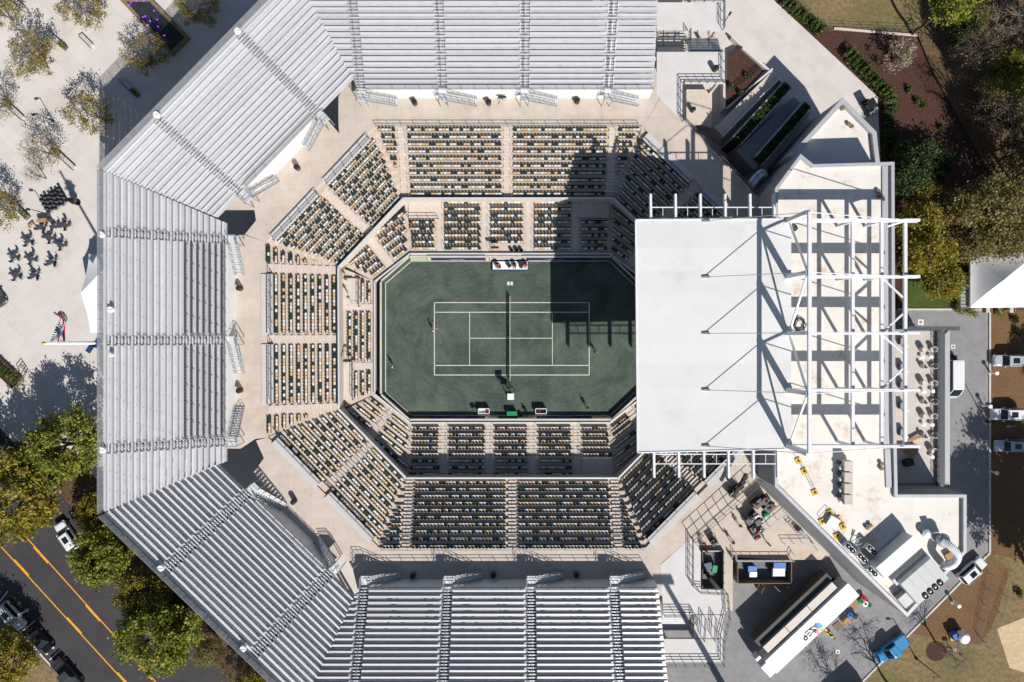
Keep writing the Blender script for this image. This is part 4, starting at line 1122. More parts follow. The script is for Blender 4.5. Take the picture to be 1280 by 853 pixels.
# stairs with two hedge planters
hs = thing('hedge_stair', 'dark stairway between two long hedge planters beside the white building', 'stairs', (*W(950, 165)[:2], 0))
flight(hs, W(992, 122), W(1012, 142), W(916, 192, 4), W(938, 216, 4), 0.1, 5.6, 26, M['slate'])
for (a, c_, w_) in (((985, 106), (917, 180), 1.5), ((1010, 131), (944, 204), 1.5)):
    p, q = W(*a, 2.2), W(*c_, 4.5); p.z = q.z = 0
    d = (q - p).normalized(); n = Vector((-d.y, d.x, 0))
    for s_ in (-1, 1):
        b = MB(); b.hexa([p + n * (s_ * w_ / 2 - .09), q + n * (s_ * w_ / 2 - .09), q + n * (s_ * w_ / 2 + .09), p + n * (s_ * w_ / 2 + .09)][::-1], [v + Vector((0, 0, zz)) for v, zz in ((p + n * (s_ * w_ / 2 - .09), 1.9), (q + n * (s_ * w_ / 2 - .09), 6.4), (q + n * (s_ * w_ / 2 + .09), 6.4), (p + n * (s_ * w_ / 2 + .09), 1.9))][::-1]); b.build('planter_wall', M['platform'], hs)
    HEDGES = globals().setdefault('HEDGES', []); HEDGES.append((p + Vector((0, 0, 1.5)), q + Vector((0, 0, 6.0)), w_ - .3))
    b = MB(); b.hexa([p - n * .6, q - n * .6, q + n * .6, p + n * .6][::-1], [v + Vector((0, 0, zz)) for v, zz in ((p - n * .6, 1.4), (q - n * .6, 5.9), (q + n * .6, 5.9), (p + n * .6, 1.4))][::-1]); b.build('soil', M['mulch'], hs)
# ramp, planter bed and retaining walls north of the stairs
rp = thing('access_ramp', 'pale sloping ramp with low walls beside the triangular mulch bed', 'ramp', (*W(940, 110)[:2], 0))
pz = [W(966, 88, 1.4), W(974, 98, 1.4), W(903, 170, 3.5), W(893, 160, 3.5)]
b = MB(); b.hexa([Vector((v.x, v.y, 0)) for v in pz], [Vector((pz[0].x, pz[0].y, 1.2)), Vector((pz[1].x, pz[1].y, 1.2)), Vector((pz[2].x, pz[2].y, 3.6)), Vector((pz[3].x, pz[3].y, 3.6))]); b.build('ramp_slab', M['aisle'], rp)
for (a, c_, h0, h1) in (((974, 98), (903, 171), 1.9, 4.2), ((916, 45), (983, 107), 1.1, 1.4), ((908, 136), (966, 86), 1.6, 1.4), ((928, 60), (957, 85), 1.5, 1.5)):
    p, q = W(*a, 1.4), W(*c_, 1.4 if h1 < 3 else 4.2); d = (q - p); d.z = 0; d.normalize(); n = Vector((-d.y, d.x, 0)) * .14
    b = MB(); b.hexa([Vector((v.x, v.y, 0)) for v in (p - n, q - n, q + n, p + n)][::-1], [Vector((p.x - n.x, p.y - n.y, h0)), Vector((q.x - n.x, q.y - n.y, h1)), Vector((q.x + n.x, q.y + n.y, h1)), Vector((p.x + n.x, p.y + n.y, h0))][::-1]); b.build('retaining_wall', M['platform'], rp)
b = MB(); rail_mesh(b, [W(929, 119, 2.4), W(955, 92, 1.8)], 1.0, 3, 1.2, .03); b.build('handrail', M['dksteel'], rp)
pb = thing('mulch_planter', 'raised triangular planter of brown mulch beside the stair platform', 'planter', (*W(922, 100)[:2], 0))
b = MB(); b.prism(polyW([(905, 72), (909, 69), (925, 61), (954, 87), (909, 134), (905, 134)], 1.2), 0, 1.2); b.build('soil', M['mulch'], pb)
b = MB(); b.prism(polyW([(903, 62), (905, 60), (906, 136), (903, 138)], 1.2), 0, 1.6); b.build('edge_wall', M['platform'], pb)
# courtyard below the platform
b = MB(); b.prism(polyW([(858, 112), (890, 112), (890, 160), (858, 152)], 2.0), 0, 2.0); yd = tag(b.build('lower_landing', M['aisle']), 'small beige landing enclosed by railings below the stair platform', 'landing')
for (x, y, lab, m) in ((865, 139, 'black round bin on the small beige landing', 'black'), (893, 162, 'white round bin standing in the shade beside the landing', 'white')):
    z = 2.0 if x < 880 else 0.0
    p = W(x, y, z); b = MB(); b.lathe((p.x, p.y, z), [(.3, 0), (.34, .85), (.36, .88), (.36, .98), (.22, 1.05)], 12); tag(b.build('litter_bin', M[m]), lab, 'bin')
# silver duct pipes in the dark gap between concourse and building
t = thing('vent_pipes', 'pair of bent silver pipes in the dark gap beside the building', 'pipes', (*W(945, 225, 6)[:2], 0))
for k in (0, 1):
    b = MB(); b.path([W(934 + 4 * k, 232 + 4 * k, 6.5), W(946 + 3 * k, 218 + 4 * k, 7.2), W(952 + 2 * k, 214 + 4 * k, 7.0), W(957 + k, 216 + 4 * k, 5.5)], .3, 10); b.build('pipe', M['unit_pale'], t, smooth=True)

# lower right platform with stairs
t = plat('stair_platform', 'pale concrete stair platform with grated stairs beside the bottom bleacher', [[(826, 706), (864, 672), (876, 690), (876, 737), (907, 738), (907, 768), (866, 768), (866, 765), (829, 765)], [(830, 799), (903, 799), (903, 828), (831, 828)], [(868, 769), (905, 769), (904, 798), (868, 798)]], ZC + .002,
         [[(864, 672), (864, 730), (873, 738), (907, 740), (910, 770), (903, 799), (903, 829), (831, 829)], [(829, 767), (868, 767), (868, 778)], [(880, 770), (878, 798)], [(893, 770), (891, 798)]])
flight(t, W(829, 768, ZC), W(866, 768, ZC), W(830, 797, ZC), W(866, 797, ZC), ZC - .3, ZC - 2.2, 8, M['galv'], True)
# loading deck
ZD = 1.0
dk = thing('loading_deck', 'beige loading deck with railings where the crew stands beside the building', 'deck', (*W(940, 655)[:2], 0))
b = MB(); b.prism(polyW([(862, 660), (948, 590), (1000, 640), (1042, 690), (1030, 700), (990, 700), (916, 697), (916, 764), (905, 764), (905, 690), (872, 690)], ZD), 0, ZD); b.build('slab', M['concourse'], dk)
for r_ in ([(918, 690), (918, 699), (989, 699), (991, 692)], [(904, 690), (904, 740)], [(978, 678), (1014, 678), (1020, 686)], [(950, 665), (980, 640)]):
    b = MB(); rail_mesh(b, [W(x, y, ZD) for (x, y) in r_], 1.1, 2, 1.4, .03); b.build('railing', M['galv'], dk)
t = thing('mesh_fence', 'tall grey fence along the concourse edge above the loading deck', 'fence', (*W(905, 635, ZC)[:2], ZC))
fp = [W(864, 673, ZC), W(947, 599, ZC)]
for i in range(10):
    p = lerp(fp[0], fp[1], i / 9); b = MB(); b.beam(p, p + Vector((0, 0, 2.3)), .08); b.build('post', M['dksteel'], t)
for z in (.1, 1.2, 2.28):
    b = MB(); b.beam(fp[0] + Vector((0, 0, z)), fp[1] + Vector((0, 0, z)), .06); b.build('rail', M['dksteel'], t)
# waste enclosure: sunken pen with bins
ZP = 0.05
def pen(lab, x0, y0, x1, y1, h, m):
    c = W((x0 + x1) / 2, (y0 + y1) / 2); t = thing('waste_pen', lab, 'enclosure', (c.x, c.y, 0))
    P = polyW([(x0, y0), (x1, y0), (x1, y1), (x0, y1)], h)
    for i in range(4):
        inn = off_poly(P, .10); j = (i + 1) % 4
        b = MB(); b.prism([P[i], P[j], inn[j], inn[i]], 0, h); b.build('wall', m, t)
    b = MB(); b.prism(off_poly(P, .16), 0.0, .06); b.build('floor', M['dksteel'], t)
    return t
pen('timber sided waste pen holding blue bins below the loading deck', 922, 702, 990, 730, 1.7, M['brownwood'])
pen('dark sunken waste pen holding green and blue bins beside the stair platform', 878, 688, 905, 737, 1.6, M['dksteel'])
def wheelie(lab, px, m, a, s_=1.0, z=ZP):
    c = W(*px, z + 1); t = thing('wheeled_bin', lab, 'bin', (c.x, c.y, z), 'wheeled bins in the waste pens')
    b = MB(); b.hexa([(*rot2(c, a, -.5 * s_, -.3 * s_), z + .12), (*rot2(c, a, .5 * s_, -.3 * s_), z + .12), (*rot2(c, a, .5 * s_, .3 * s_), z + .12), (*rot2(c, a, -.5 * s_, .3 * s_), z + .12)], [(*rot2(c, a, -.62 * s_, -.4 * s_), z + 1.1), (*rot2(c, a, .62 * s_, -.4 * s_), z + 1.1), (*rot2(c, a, .62 * s_, .4 * s_), z + 1.1), (*rot2(c, a, -.62 * s_, .4 * s_), z + 1.1)]); b.build('body', m, t)
    b = MB(); b.hexa([(*rot2(c, a, -.66 * s_, -.44 * s_), z + 1.102), (*rot2(c, a, .66 * s_, -.44 * s_), z + 1.102), (*rot2(c, a, .66 * s_, .44 * s_), z + 1.102), (*rot2(c, a, -.66 * s_, .44 * s_), z + 1.102)], [(*rot2(c, a, -.6 * s_, -.4 * s_), z + 1.2), (*rot2(c, a, .6 * s_, -.4 * s_), z + 1.2), (*rot2(c, a, .6 * s_, .4 * s_), z + 1.28), (*rot2(c, a, -.6 * s_, .4 * s_), z + 1.28)]); b.build('lid', m, t)
    for sx in (-1, 1):
        p = rot2(c, a, sx * .5 * s_, .3 * s_); b = MB(); b.tube((p[0] - .04, p[1], z + .1), (p[0] + .04, p[1], z + .1), .1, n=10); b.build('wheel', M['tyre'], t)
wheelie('bright blue wheeled bin on the left in the timber pen', (940, 711), M['blue'], 0, 1.1)
wheelie('larger bright blue wheeled bin on the right in the timber pen', (974, 708), M['blue'], 0, 1.5)
wheelie('grey wheeled bin below the larger blue bin in the timber pen', (973, 715), M['unit'], 0, 1.5)
wheelie('pale wheeled bin below the small blue bin in the timber pen', (941, 718), M['unit_pale'], 0, .9)
wheelie('green wheeled bin in the dark sunken pen', (893, 711), M['green'], 1.4, .9)
wheelie('dark teal wheeled bin in the middle of the dark sunken pen', (883, 708), mat('teal_plastic', (.02, .06, .09), .5), .2, 1.3)
wheelie('black wheeled bin at the lower end of the dark sunken pen', (882, 720), M['black'], .1, 1.0)
# open timber doors of the pen
for i, (a, c_) in enumerate((((950, 729), (946, 737)), ((978, 729), (987, 737)), ((962, 728), (969, 735)))):
    p, q = W(*a), W(*c_); b = MB(); b.prism([(p.x, p.y), (q.x, q.y), (q.x + .1, q.y + .05), (p.x + .1, p.y + .05)], .1, 1.8)
    tag(b.build('pen_door', M['brownwood']), ('open timber door of the waste pen on the left', 'open timber door of the waste pen on the right', 'open timber door of the waste pen in the middle')[i], 'door')

# ================================================================== VEHICLES
def paint(name, col, rough=.25, metal=.0):
    m = mat(name, col, rough, metal=metal, spec=.5)
    m.node_tree.nodes['Principled BSDF'].inputs['Coat Weight'].default_value = .6
    m.node_tree.nodes['Principled BSDF'].inputs['Coat Roughness'].default_value = .06
    return m
PAINT = {'white': paint('white_car_paint', (.66, .67, .68)), 'silver': paint('silver_car_paint', (.50, .52, .55), .3, .3), 'black': paint('black_car_paint', (.008, .008, .010)),
         'blue': paint('blue_car_paint', (.01, .20, .42)), 'charcoal': paint('charcoal_car_paint', (.04, .042, .046)), 'paleblue': paint('pale_blue_grey_paint', (.38, .44, .52), .3, .3)}
def ring(L0, L1, w, z, r, n=5, taper=1.0):
    """rounded rectangle in plan at height z, from x=L0 (tail) to x=L1 (nose)"""
    out = []
    for (cx, cy, a0, wn) in ((L1 - r, w / 2 * taper - r * taper, 0, taper), (L0 + r, w / 2 - r, 90, 1), (L0 + r, -w / 2 + r, 180, 1), (L1 - r, -w / 2 * taper + r * taper, 270, taper)):
        for k in range(n):
            a = R(a0 + 90 * k / (n - 1)); out.append(Vector((cx + r * math.cos(a), cy + r * math.sin(a), z)))
    return out
def loft(b, rings, cap0=True, cap1=True):
    n = len(rings[0]); vs = [v for r_ in rings for v in r_]; fs = []
    for k in range(len(rings) - 1):
        for i in range(n):
            j = (i + 1) % n; fs.append((k * n + i, k * n + j, (k + 1) * n + j, (k + 1) * n + i))
    if cap0: fs.append(tuple(reversed(range(n))))
    if cap1: fs.append(tuple((len(rings) - 1) * n + i for i in range(n)))
    b.add(vs, fs)
def make_vehicle(name, lab, cat, kind, color, px, heading, z=0.02, group='cars parked round the stadium'):
    """heading: direction of the nose in degrees, counter-clockwise from picture right"""
    c = W(px[0], px[1], .8)
    t = local(thing(name, lab, cat, (c.x, c.y, z), group, R(heading)))
    pm = PAINT[color]
    L, w, hb, hr = {'suv': (4.8, 1.92, .98, 1.72), 'car': (4.6, 1.82, .88, 1.44), 'pickup': (5.7, 1.98, 1.05, 1.85), 'van': (5.9, 2.0, 1.1, 2.4)}[kind]
    a0, a1 = -L / 2, L / 2
    b = MB(); loft(b, [ring(a0 + .08, a1 - .1, w - .12, .28, .35, taper=.9), ring(a0, a1, w, .5, .4, taper=.88), ring(a0 + .03, a1 - .06, w, hb - .14, .4, taper=.86), ring(a0 + .1, a1 - .25, w - .12, hb, .38, taper=.84)])
    if kind == 'van':
        cab0, cab1, rf0, rf1 = a0 + .05, a1 - .35, a0 + .1, a1 - 1.45
    elif kind == 'pickup':
        cab0, cab1, rf0, rf1 = -.75, 1.45, -.55, .65
    elif kind == 'suv':
        cab0, cab1, rf0, rf1 = a0 + .14, a1 - 1.25, a0 + .42, a1 - 1.95
    else:
        cab0, cab1, rf0, rf1 = a0 + .55, a1 - 1.25, a0 + 1.35, a1 - 2.2
    b.build('body', pm, t, smooth=False, bevel=.03)
    # bonnet crease panel
    b = MB(); loft(b, [ring(cab1 - .1, a1 - .32, w * .80, hb - .02, .3, taper=.86), ring(cab1 - .1, a1 - .5, w * .74, hb + .025, .3, taper=.84)]); b.build('bonnet', pm, t)
    b = MB(); loft(b, [ring(cab0, cab1, w - .14, hb - .01, .28), ring(rf0, rf1, w - .34, hr - .06, .22)]); b.build('windows', M['glass'], t)
    b = MB(); loft(b, [ring(rf0 - .07, rf1 + .05, w - .27, hr - .08, .24), ring(rf0 - .03, rf1, w - .30, hr, .24), ring(rf0 + .15, rf1 - .15, w - .6, hr + .03, .2)]); roof = b.build('roof', pm, t)
    if kind in ('suv', 'car'):
        m_ = (rf0 + rf1) / 2; b = MB(); b.box((m_ + .25, 0, hr + .035), (1.0, .82, .02)); b.build('sunroof', M['glass'], roof)
    if kind == 'suv':
        for s_ in (-1, 1): b = MB(); b.beam((rf0 + .1, s_ * (w / 2 - .24), hr + .05), (rf1 - .25, s_ * (w / 2 - .24), hr + .05), .05, .06); b.build('roof_rail', M['dksteel'], roof)
    # pillars
    for (xa, xb) in ((cab1, rf1), (cab0, rf0)):
        for s_ in (-1, 1):
            b = MB(); b.beam((xa - (.04 if xa > 0 else -.04), s_ * (w / 2 - .13), hb), (xb, s_ * (w / 2 - .25), hr - .03), .09, .07); b.build('pillar', pm, t)
    if kind == 'pickup':
        b = MB(); b.box(((a0 + .2 + cab0 - .05) / 2, 0, hb + .02), (cab0 - a0 - .35, w - .36, .05)); bed = b.build('truck_bed', pm if color == 'blue' else M['black'], t)
        for i in range(3):
            b = MB(); b.beam((a0 + .3 + i * .62, -w / 2 + .25, hb + .06), (a0 + .3 + i * .62, w / 2 - .25, hb + .06), .05, .04); b.build('bed_rib', M['dksteel'], bed)
    for sx in (a0 + .95, a1 - .98):
        for s_ in (-1, 1):
            b = MB(); b.tube((sx, s_ * (w / 2 - .24), .35), (sx, s_ * (w / 2 + .01), .35), .35, n=16); wh = b.build('wheel', M['tyre'], t)
            b = MB(); b.tube((sx, s_ * (w / 2 - .0), .35), (sx, s_ * (w / 2 + .02), .35), .22, n=12); b.build('rim', M['rim'], wh)
    for s_ in (-1, 1):
        b = MB(); b.box((cab1 - .38, s_ * (w / 2 + .05), hb + .12), (.18, .24, .16)); b.build('mirror', pm, t)
        b = MB(); b.box((a1 - .22, s_ * (w / 2 * .72), .74), (.3, .36, .14), s_ * -.35); b.build('headlight', M['headlight'], t)
        b = MB(); b.box((a0 + .04, s_ * (w / 2 - .22), .82), (.12, .28, .2)); b.build('tail_light', M['taillight'], t)
    return t
make_vehicle('parked_car', 'white sport utility car nosed out from under the roadside tree', 'car', 'suv', 'white', (84, 670), 124)
make_vehicle('parked_car', 'white sport utility car at the kerb at the left picture edge', 'car', 'suv', 'white', (15, 770), -48)
make_vehicle('parked_car', 'black shiny car at the kerb behind the white one', 'car', 'car', 'black', (51, 801), -48)
make_vehicle('pickup_truck', 'dark pickup truck at the kerb cut by the bottom edge', 'pickup', 'pickup', 'charcoal', (84, 843), -48)
make_vehicle('parked_car', 'dark car cut by the left picture edge on the plaza', 'car', 'suv', 'charcoal', (-8, 366), -55)
make_vehicle('delivery_van', 'white panel van parked along the terrace wall', 'van', 'van', 'white', (1190, 474), -90)
make_vehicle('parked_car', 'silver car, topmost of the three on the brown ground', 'car', 'suv', 'silver', (1261, 451), 180)
make_vehicle('parked_car', 'white car, middle one of the three on the brown ground', 'car', 'suv', 'white', (1259, 518), 180)
make_vehicle('parked_car', 'pale blue grey car, lowest of the three on the brown ground', 'car', 'suv', 'paleblue', (1263, 557.5), 180)
make_vehicle('parked_car', 'white car parked askew at the building corner by the kerb', 'car', 'suv', 'white', (1215, 713), 41)
make_vehicle('pickup_truck', 'bright blue pickup truck parked by the lower kerb', 'pickup', 'pickup', 'blue', (1115, 811), 216)

# golf-cart style utility vehicle
c = W(1087, 134, .9)
t = local(thing('utility_cart', 'small black utility cart parked on the pale path by the hedge', 'cart', (c.x, c.y, .02), None, R(-62)))
b = MB(); loft(b, [ring(-1.3, 1.3, 1.25, .3, .2), ring(-1.3, 1.35, 1.3, .62, .2)]); b.build('body', M['black'], t)
b = MB(); loft(b, [ring(-1.0, .55, 1.3, 1.78, .12), ring(-.95, .5, 1.25, 1.86, .12)]); b.build('roof', M['black'], t)
for (x, y) in ((-.9, -.55), (-.9, .55), (.75, -.5), (.75, .5)):
    b = MB(); b.beam((x, y, .6), (x * .62 - .1, y, 1.8), .05); b.build('roof_post', M['dksteel'], t)
b = MB(); b.box((-.2, 0, .78), (.5, 1.1, .3)); b.box((-.48, 0, 1.05), (.12, 1.1, .5)); b.build('seat', M['dark'], t)
b = MB(); b.hexa([(.75, -.5, .62), (1.3, -.45, .62), (1.3, .45, .62), (.75, .5, .62)], [(.75, -.45, .95), (1.15, -.4, .8), (1.15, .4, .8), (.75, .45, .95)]); b.build('bonnet', M['dksteel'], t)
for x in (-.85, .9):
    for s_ in (-1, 1):
        b = MB(); b.tube((x, s_ * .5, .26), (x, s_ * .7, .26), .26, n=14); wh = b.build('wheel', M['tyre'], t)
        b = MB(); b.tube((x, s_ * .69, .26), (x, s_ * .715, .26), .13, n=10); b.build('rim', M['rim'], wh)

# broadcast trailer with a slide-out side
ZTR = 4.1
A_, B_, C_, D_ = W(1060, 729, ZTR), W(1075.5, 742, ZTR), W(971, 840, ZTR), W(956, 827, ZTR)
tl = thing('broadcast_trailer', 'long white broadcast trailer with a rainbow wheel logo on its roof', 'trailer', (*lerp(A_, C_, .5)[:2], 0))
u_ = (D_ - A_); u_.z = 0; LT = u_.length; u_.normalize(); v_ = Vector((-u_.y, u_.x, 0))
if v_.dot(B_ - A_) < 0: v_ = -v_
WT = 2.55
def T(a, d, z): p = A_ + u_ * a + v_ * d; return Vector((p.x, p.y, z))
def tbox(a0, a1, d0, d1, z0, z1): b = MB(); b.prism([T(a0, d0, 0), T(a1, d0, 0), T(a1, d1, 0), T(a0, d1, 0)], z0, z1); return b
tbox(0, LT, 0, WT, 1.15, ZTR - .06).build('box_body', M['white'], tl, bevel=.05)
tr_roof = tbox(.02, LT - .02, .02, WT - .02, ZTR - .058, ZTR).build('roof', mat('trailer_roof', (.69, .69, .68), .5, .02, .8), tl)
tbox(1.6, LT - 1.2, -1.55, -.42, 1.2, ZTR - .35).build('slide_out', M['bwall'], tl)
so = tbox(1.6, LT - 1.2, -1.55, -.42, ZTR - .348, ZTR - .28).build('slide_out_roof', mat('slide_out_roof', (.55, .50, .46), .6, .04, .8), tl)
for k in (.36, .68):
    tbox(lerp(1.6, LT - 1.2, k), lerp(1.6, LT - 1.2, k) + .12, -1.55, -.44, ZTR - .278, ZTR - .25).build('roof_joint', M['brownwood'], so)
tbox(1.2, LT - .9, -2.75, -1.57, 1.2, ZTR - .9).build('awning_side', mat('dark_awning', (.07, .068, .062), .7, .1, 1.0), tl)
tbox(LT + .05, LT + 1.1, .6, WT + .05, 1.3, ZTR - .5).build('nose_box', M['white'], tl)
tbox(LT + .05, LT + .9, -.5, .55, 1.3, 3.0).build('generator_box', M['unit_pale'], tl)
for k in (1.0, 2.3, 3.6):
    for d in (.15, WT - .45):
        b = MB(); p = T(k, d, .52); q = T(k, d + .3, .52); b.tube(p, q, .5, n=14); b.build('wheel', M['tyre'], tl)
for d in (.3, WT - .4):
    b = MB(); b.beam(T(LT - 2.5, d, 0), T(LT - 2.5, d, 1.2), .15); b.build('landing_leg', M['dksteel'], tl)
# flat print on the roof: letters and colour wheel
zpr = ZTR + .006
def pr_px(x, y): p = W(x, y, ZTR); return (p.x, p.y)
def pstroke(b, p, q, w):
    p = Vector((*p, 0)); q = Vector((*q, 0)); d = (q - p).normalized(); n = Vector((-d.y, d.x, 0)) * w / 2
    e = d * (w * .3); b.sheet([p - n - e, q - n + e, q + n + e, p + n - e], zpr)
k21 = 21.32
def zz(x, y): return pr_px(990 + x / k21, 765 + y / k21)
b = MB()
for (p, q) in (((450, 470), (545, 400)), ((450, 470), (630, 478)), ((630, 478), (530, 560)),   # N
               ((350, 568), (415, 498)), ((408, 612), (465, 552)), ((462, 650), (518, 598)),   # E bars
               ((330, 625), (400, 665))):                                                       # P stem
    pstroke(b, zz(*p), zz(*q), .19)
for k in range(16):                                                                             # P bowl
    a = 2 * math.pi * k / 16; a2 = 2 * math.pi * (k + 1) / 16
    pstroke(b, zz(362 + 44 * math.cos(a), 705 + 46 * math.sin(a)), zz(362 + 44 * math.cos(a2), 705 + 46 * math.sin(a2)), .17)
b.build('lettering', M['black'], tr_roof)
wheelc = [((.01, .02, .22), 195, 225), ((.01, .10, .45), 225, 255), ((.01, .32, .62), 255, 285), ((.0, .48, .62), 285, 318), ((.02, .40, .12), 318, 350), ((.75, .42, .02), 5, 42), ((.7, .16, .25), 70, 98), ((.55, .02, .34), 105, 150)]
for (cc_, a0_, a1_) in wheelc:
    b = MB(); pts = [zz(690, 440)]
    for k in range(7):
        a = R(lerp(a0_ + 2, a1_ - 2, k / 6)); pts.append(zz(690 + 135 * math.cos(a), 440 + 150 * math.sin(a)))
    b.sheet(pts, zpr); b.build('logo_petal', mat('logo_colour', cc_, .5), tr_roof)
# second dark flatbed trailer and truck shadowed at the bottom edge
c = W(1075, 854, 0) + Vector((-2.0, -3.4, 0)); t = thing('box_truck', 'dark box truck at the bottom edge beside the blue pickup', 'truck', (c.x, c.y, 0), None, R(221)); local(t)
b = MB(); b.box((0, 0, 2.3), (7.5, 2.5, 2.6)); b.build('box_body', M['dksteel'], t, bevel=.05)
b = MB(); loft(b, [ring(3.9, 5.9, 2.3, .6, .25), ring(3.9, 5.9, 2.3, 1.6, .25), ring(3.9, 5.3, 2.2, 2.7, .25)]); b.build('cab', M['black'], t)
b = MB(); b.box((5.62, 0, 2.1), (.1, 1.9, .8)); b.build('windscreen', M['glass'], t)
for x in (-2.4, 4.6):
    for s_ in (-1, 1): b = MB(); b.tube((x, s_ * .95, .48), (x, s_ * 1.25, .48), .48, n=14); b.build('wheel', M['tyre'], t)
# steel handcart frame lying beside the trailer
p, q = W(967, 792), W(983, 769); t = thing('steel_ramp', 'narrow dark steel ramp lying along the shaded trailer side', 'ramp', (p.x, p.y, 0))
for s_ in (-.35, .35): b = MB(); b.beam(Vector((p.x + s_, p.y + s_, .7)), Vector((q.x + s_, q.y + s_, .9)), .1); b.build('rail', M['galv'], t)
b = MB(); b.beam(Vector((p.x, p.y, .66)), Vector((q.x, q.y, .86)), .7, .05); b.build('deck', M['dksteel'], t)
for f in (.1, .9): pp = lerp(p, q, f); b = MB(); b.beam((pp.x, pp.y, 0), (pp.x, pp.y, .7), .1); b.build('leg', M['dksteel'], t)

# ================================================================== TREES, HEDGES, SHRUBS
TREEV = {}
def tree_proto(key, seed, h, cr, ch, leafm, barkm, n_clump, n_leaf, leaf, clump_r, trunk_r, hollow=.35, lean=0.0):
    """meshes (trunk, crown): trunk with forking limbs reaching every leaf clump. h top height, cr crown radius, ch crown bottom"""
    rr = random.Random(seed); tb = MB(); lb = MB()
    zc = (h + ch) / 2; hz = (h - ch) / 2
    fork = ch * .75 + .2
    def bent(p, q, r0, r1, n=3, wob=.12):
        L = (q - p).length; prev = p; rp = r0
        for i in range(1, n + 1):
            c = lerp(p, q, i / n)
            if i < n: c = c + Vector((rr.uniform(-1, 1), rr.uniform(-1, 1), rr.uniform(-.4, .6))) * (L * wob)
            r_ = lerp(r0, r1, i / n); tb.tube(prev, c, rp, r_, 6, False); prev = c; rp = r_
    top = Vector((rr.uniform(-.2, .2) + lean, rr.uniform(-.2, .2), fork))
    bent(Vector((0, 0, -.1)), top, trunk_r * 1.25, trunk_r, 3, .03)
    limbs = []
    nl = 7
    for i in range(nl):
        a = 2 * math.pi * (i + rr.uniform(-.3, .3)) / nl; e = rr.uniform(.35, .8)
        q = Vector((math.cos(a) * cr * .5 * e + lean, math.sin(a) * cr * .5 * e, lerp(fork, zc + hz * .4, rr.uniform(.45, 1))))
        bent(top, q, trunk_r * .62, trunk_r * .33, 3); limbs.append(q)
    limbs.append(Vector((lean, 0, zc + hz * .5))); bent(top, limbs[-1], trunk_r * .7, trunk_r * .3, 3, .05)
    cl = []
    lob = [(rr.uniform(0, 6.28), rr.uniform(.68, 1.2)) for _ in range(8)]
    for i in range(n_clump):
        a = rr.uniform(0, 2 * math.pi); cz = rr.uniform(-.75, 1); rad = math.sqrt(max(0, 1 - cz * cz)) ** .8
        f = rr.uniform(hollow, 1) ** .6
        k = min(lob, key=lambda l: abs((l[0] - a + math.pi) % (2 * math.pi) - math.pi))[1]
        c = Vector((math.cos(a) * cr * rad * f * k + lean, math.sin(a) * cr * rad * f * k, zc + cz * hz * f))
        cl.append(c)
        L = min(limbs, key=lambda q: (q - c).length)
        if i % 2 == 0 or n_leaf < 30: bent(L, c, trunk_r * .22, trunk_r * .06, 3, .1)
        if n_leaf < 30:
            for _ in range(4):
                q = c + Vector((rr.gauss(0, 1), rr.gauss(0, 1), rr.gauss(0, .7))) * clump_r
                tb.tube(c, q, trunk_r * .06, trunk_r * .025, 4, False)
    for c in cl:
        big = rr.uniform(.7, 1.35)
        for _ in range(int(n_leaf * big)):
            p = c + Vector((rr.gauss(0, .5), rr.gauss(0, .5), rr.gauss(0, .38))) * (clump_r * big)
            d = Vector((rr.gauss(0, 1), rr.gauss(0, 1), rr.gauss(0, .6))).normalized(); s_ = leaf * rr.uniform(.6, 1.3)
            w_ = d.cross(Vector((rr.gauss(0, 1), rr.gauss(0, 1), rr.gauss(0, 1)))).normalized() * s_ * .5
            lb.add([p - d * s_ * .6, p + w_, p + d * s_ * .6, p - w_], [(0, 1, 2, 3)])
    TREEV[key] = (tb.mesh('trunk', M[barkm], smooth=True), lb.mesh('crown', M[leafm]) if lb.v else None, zc)
tree_proto('plazaA', 1, 6.4, 3.7, 2.0, 'leaf_olive', 'bark', 95, 34, .20, .62, .15)
tree_proto('plazaB', 2, 6.0, 3.5, 1.9, 'leaf_olive', 'bark', 85, 30, .20, .62, .14)
tree_proto('sparse', 3, 6.2, 3.5, 2.0, 'leaf_autumn', 'bark', 80, 13, .17, .6, .13)
tree_proto('oakA', 4, 10.5, 5.6, 2.6, 'leaf_green', 'bark_dark', 170, 72, .33, .88, .32, .45)
tree_proto('oakB', 5, 9.5, 5.0, 2.2, 'leaf_green', 'bark_dark', 150, 72, .33, .85, .30, .45)
tree_proto('oakC', 6, 10, 5.2, 2.4, 'leaf_yellow', 'bark_dark', 140, 62, .33, .9, .30, .45)
tree_proto('autumn', 7, 11, 5.2, 3.0, 'leaf_autumn', 'bark', 120, 46, .30, 1.05, .24)
tree_proto('yellow', 8, 8.5, 3.8, 2.0, 'leaf_yellow', 'bark', 84, 60, .30, .9, .2)
tree_proto('dark', 9, 9.5, 3.6, 1.5, 'leaf_dark', 'bark_dark', 100, 90, .32, .95, .22)
tree_proto('bare', 10, 12, 4.6, 4.5, 'leaf_pale', 'bark', 90, 3, .16, .9, .2)
tree_proto('baredark', 11, 13, 5.0, 4.5, 'leaf_autumn', 'bark_dark', 90, 5, .2, 1.0, .22)
tree_proto('pale', 12, 4.0, 2.6, .6, 'leaf_pale', 'bark', 46, 30, .2, .55, .1)
tree_proto('pine', 13, 15, 3.6, 9.0, 'leaf_green', 'bark_dark', 60, 60, .34, .95, .26)
tree_proto('tallpine', 14, 18, 5.6, 9.5, 'leaf_green', 'bark_dark', 110, 75, .36, 1.1, .34)
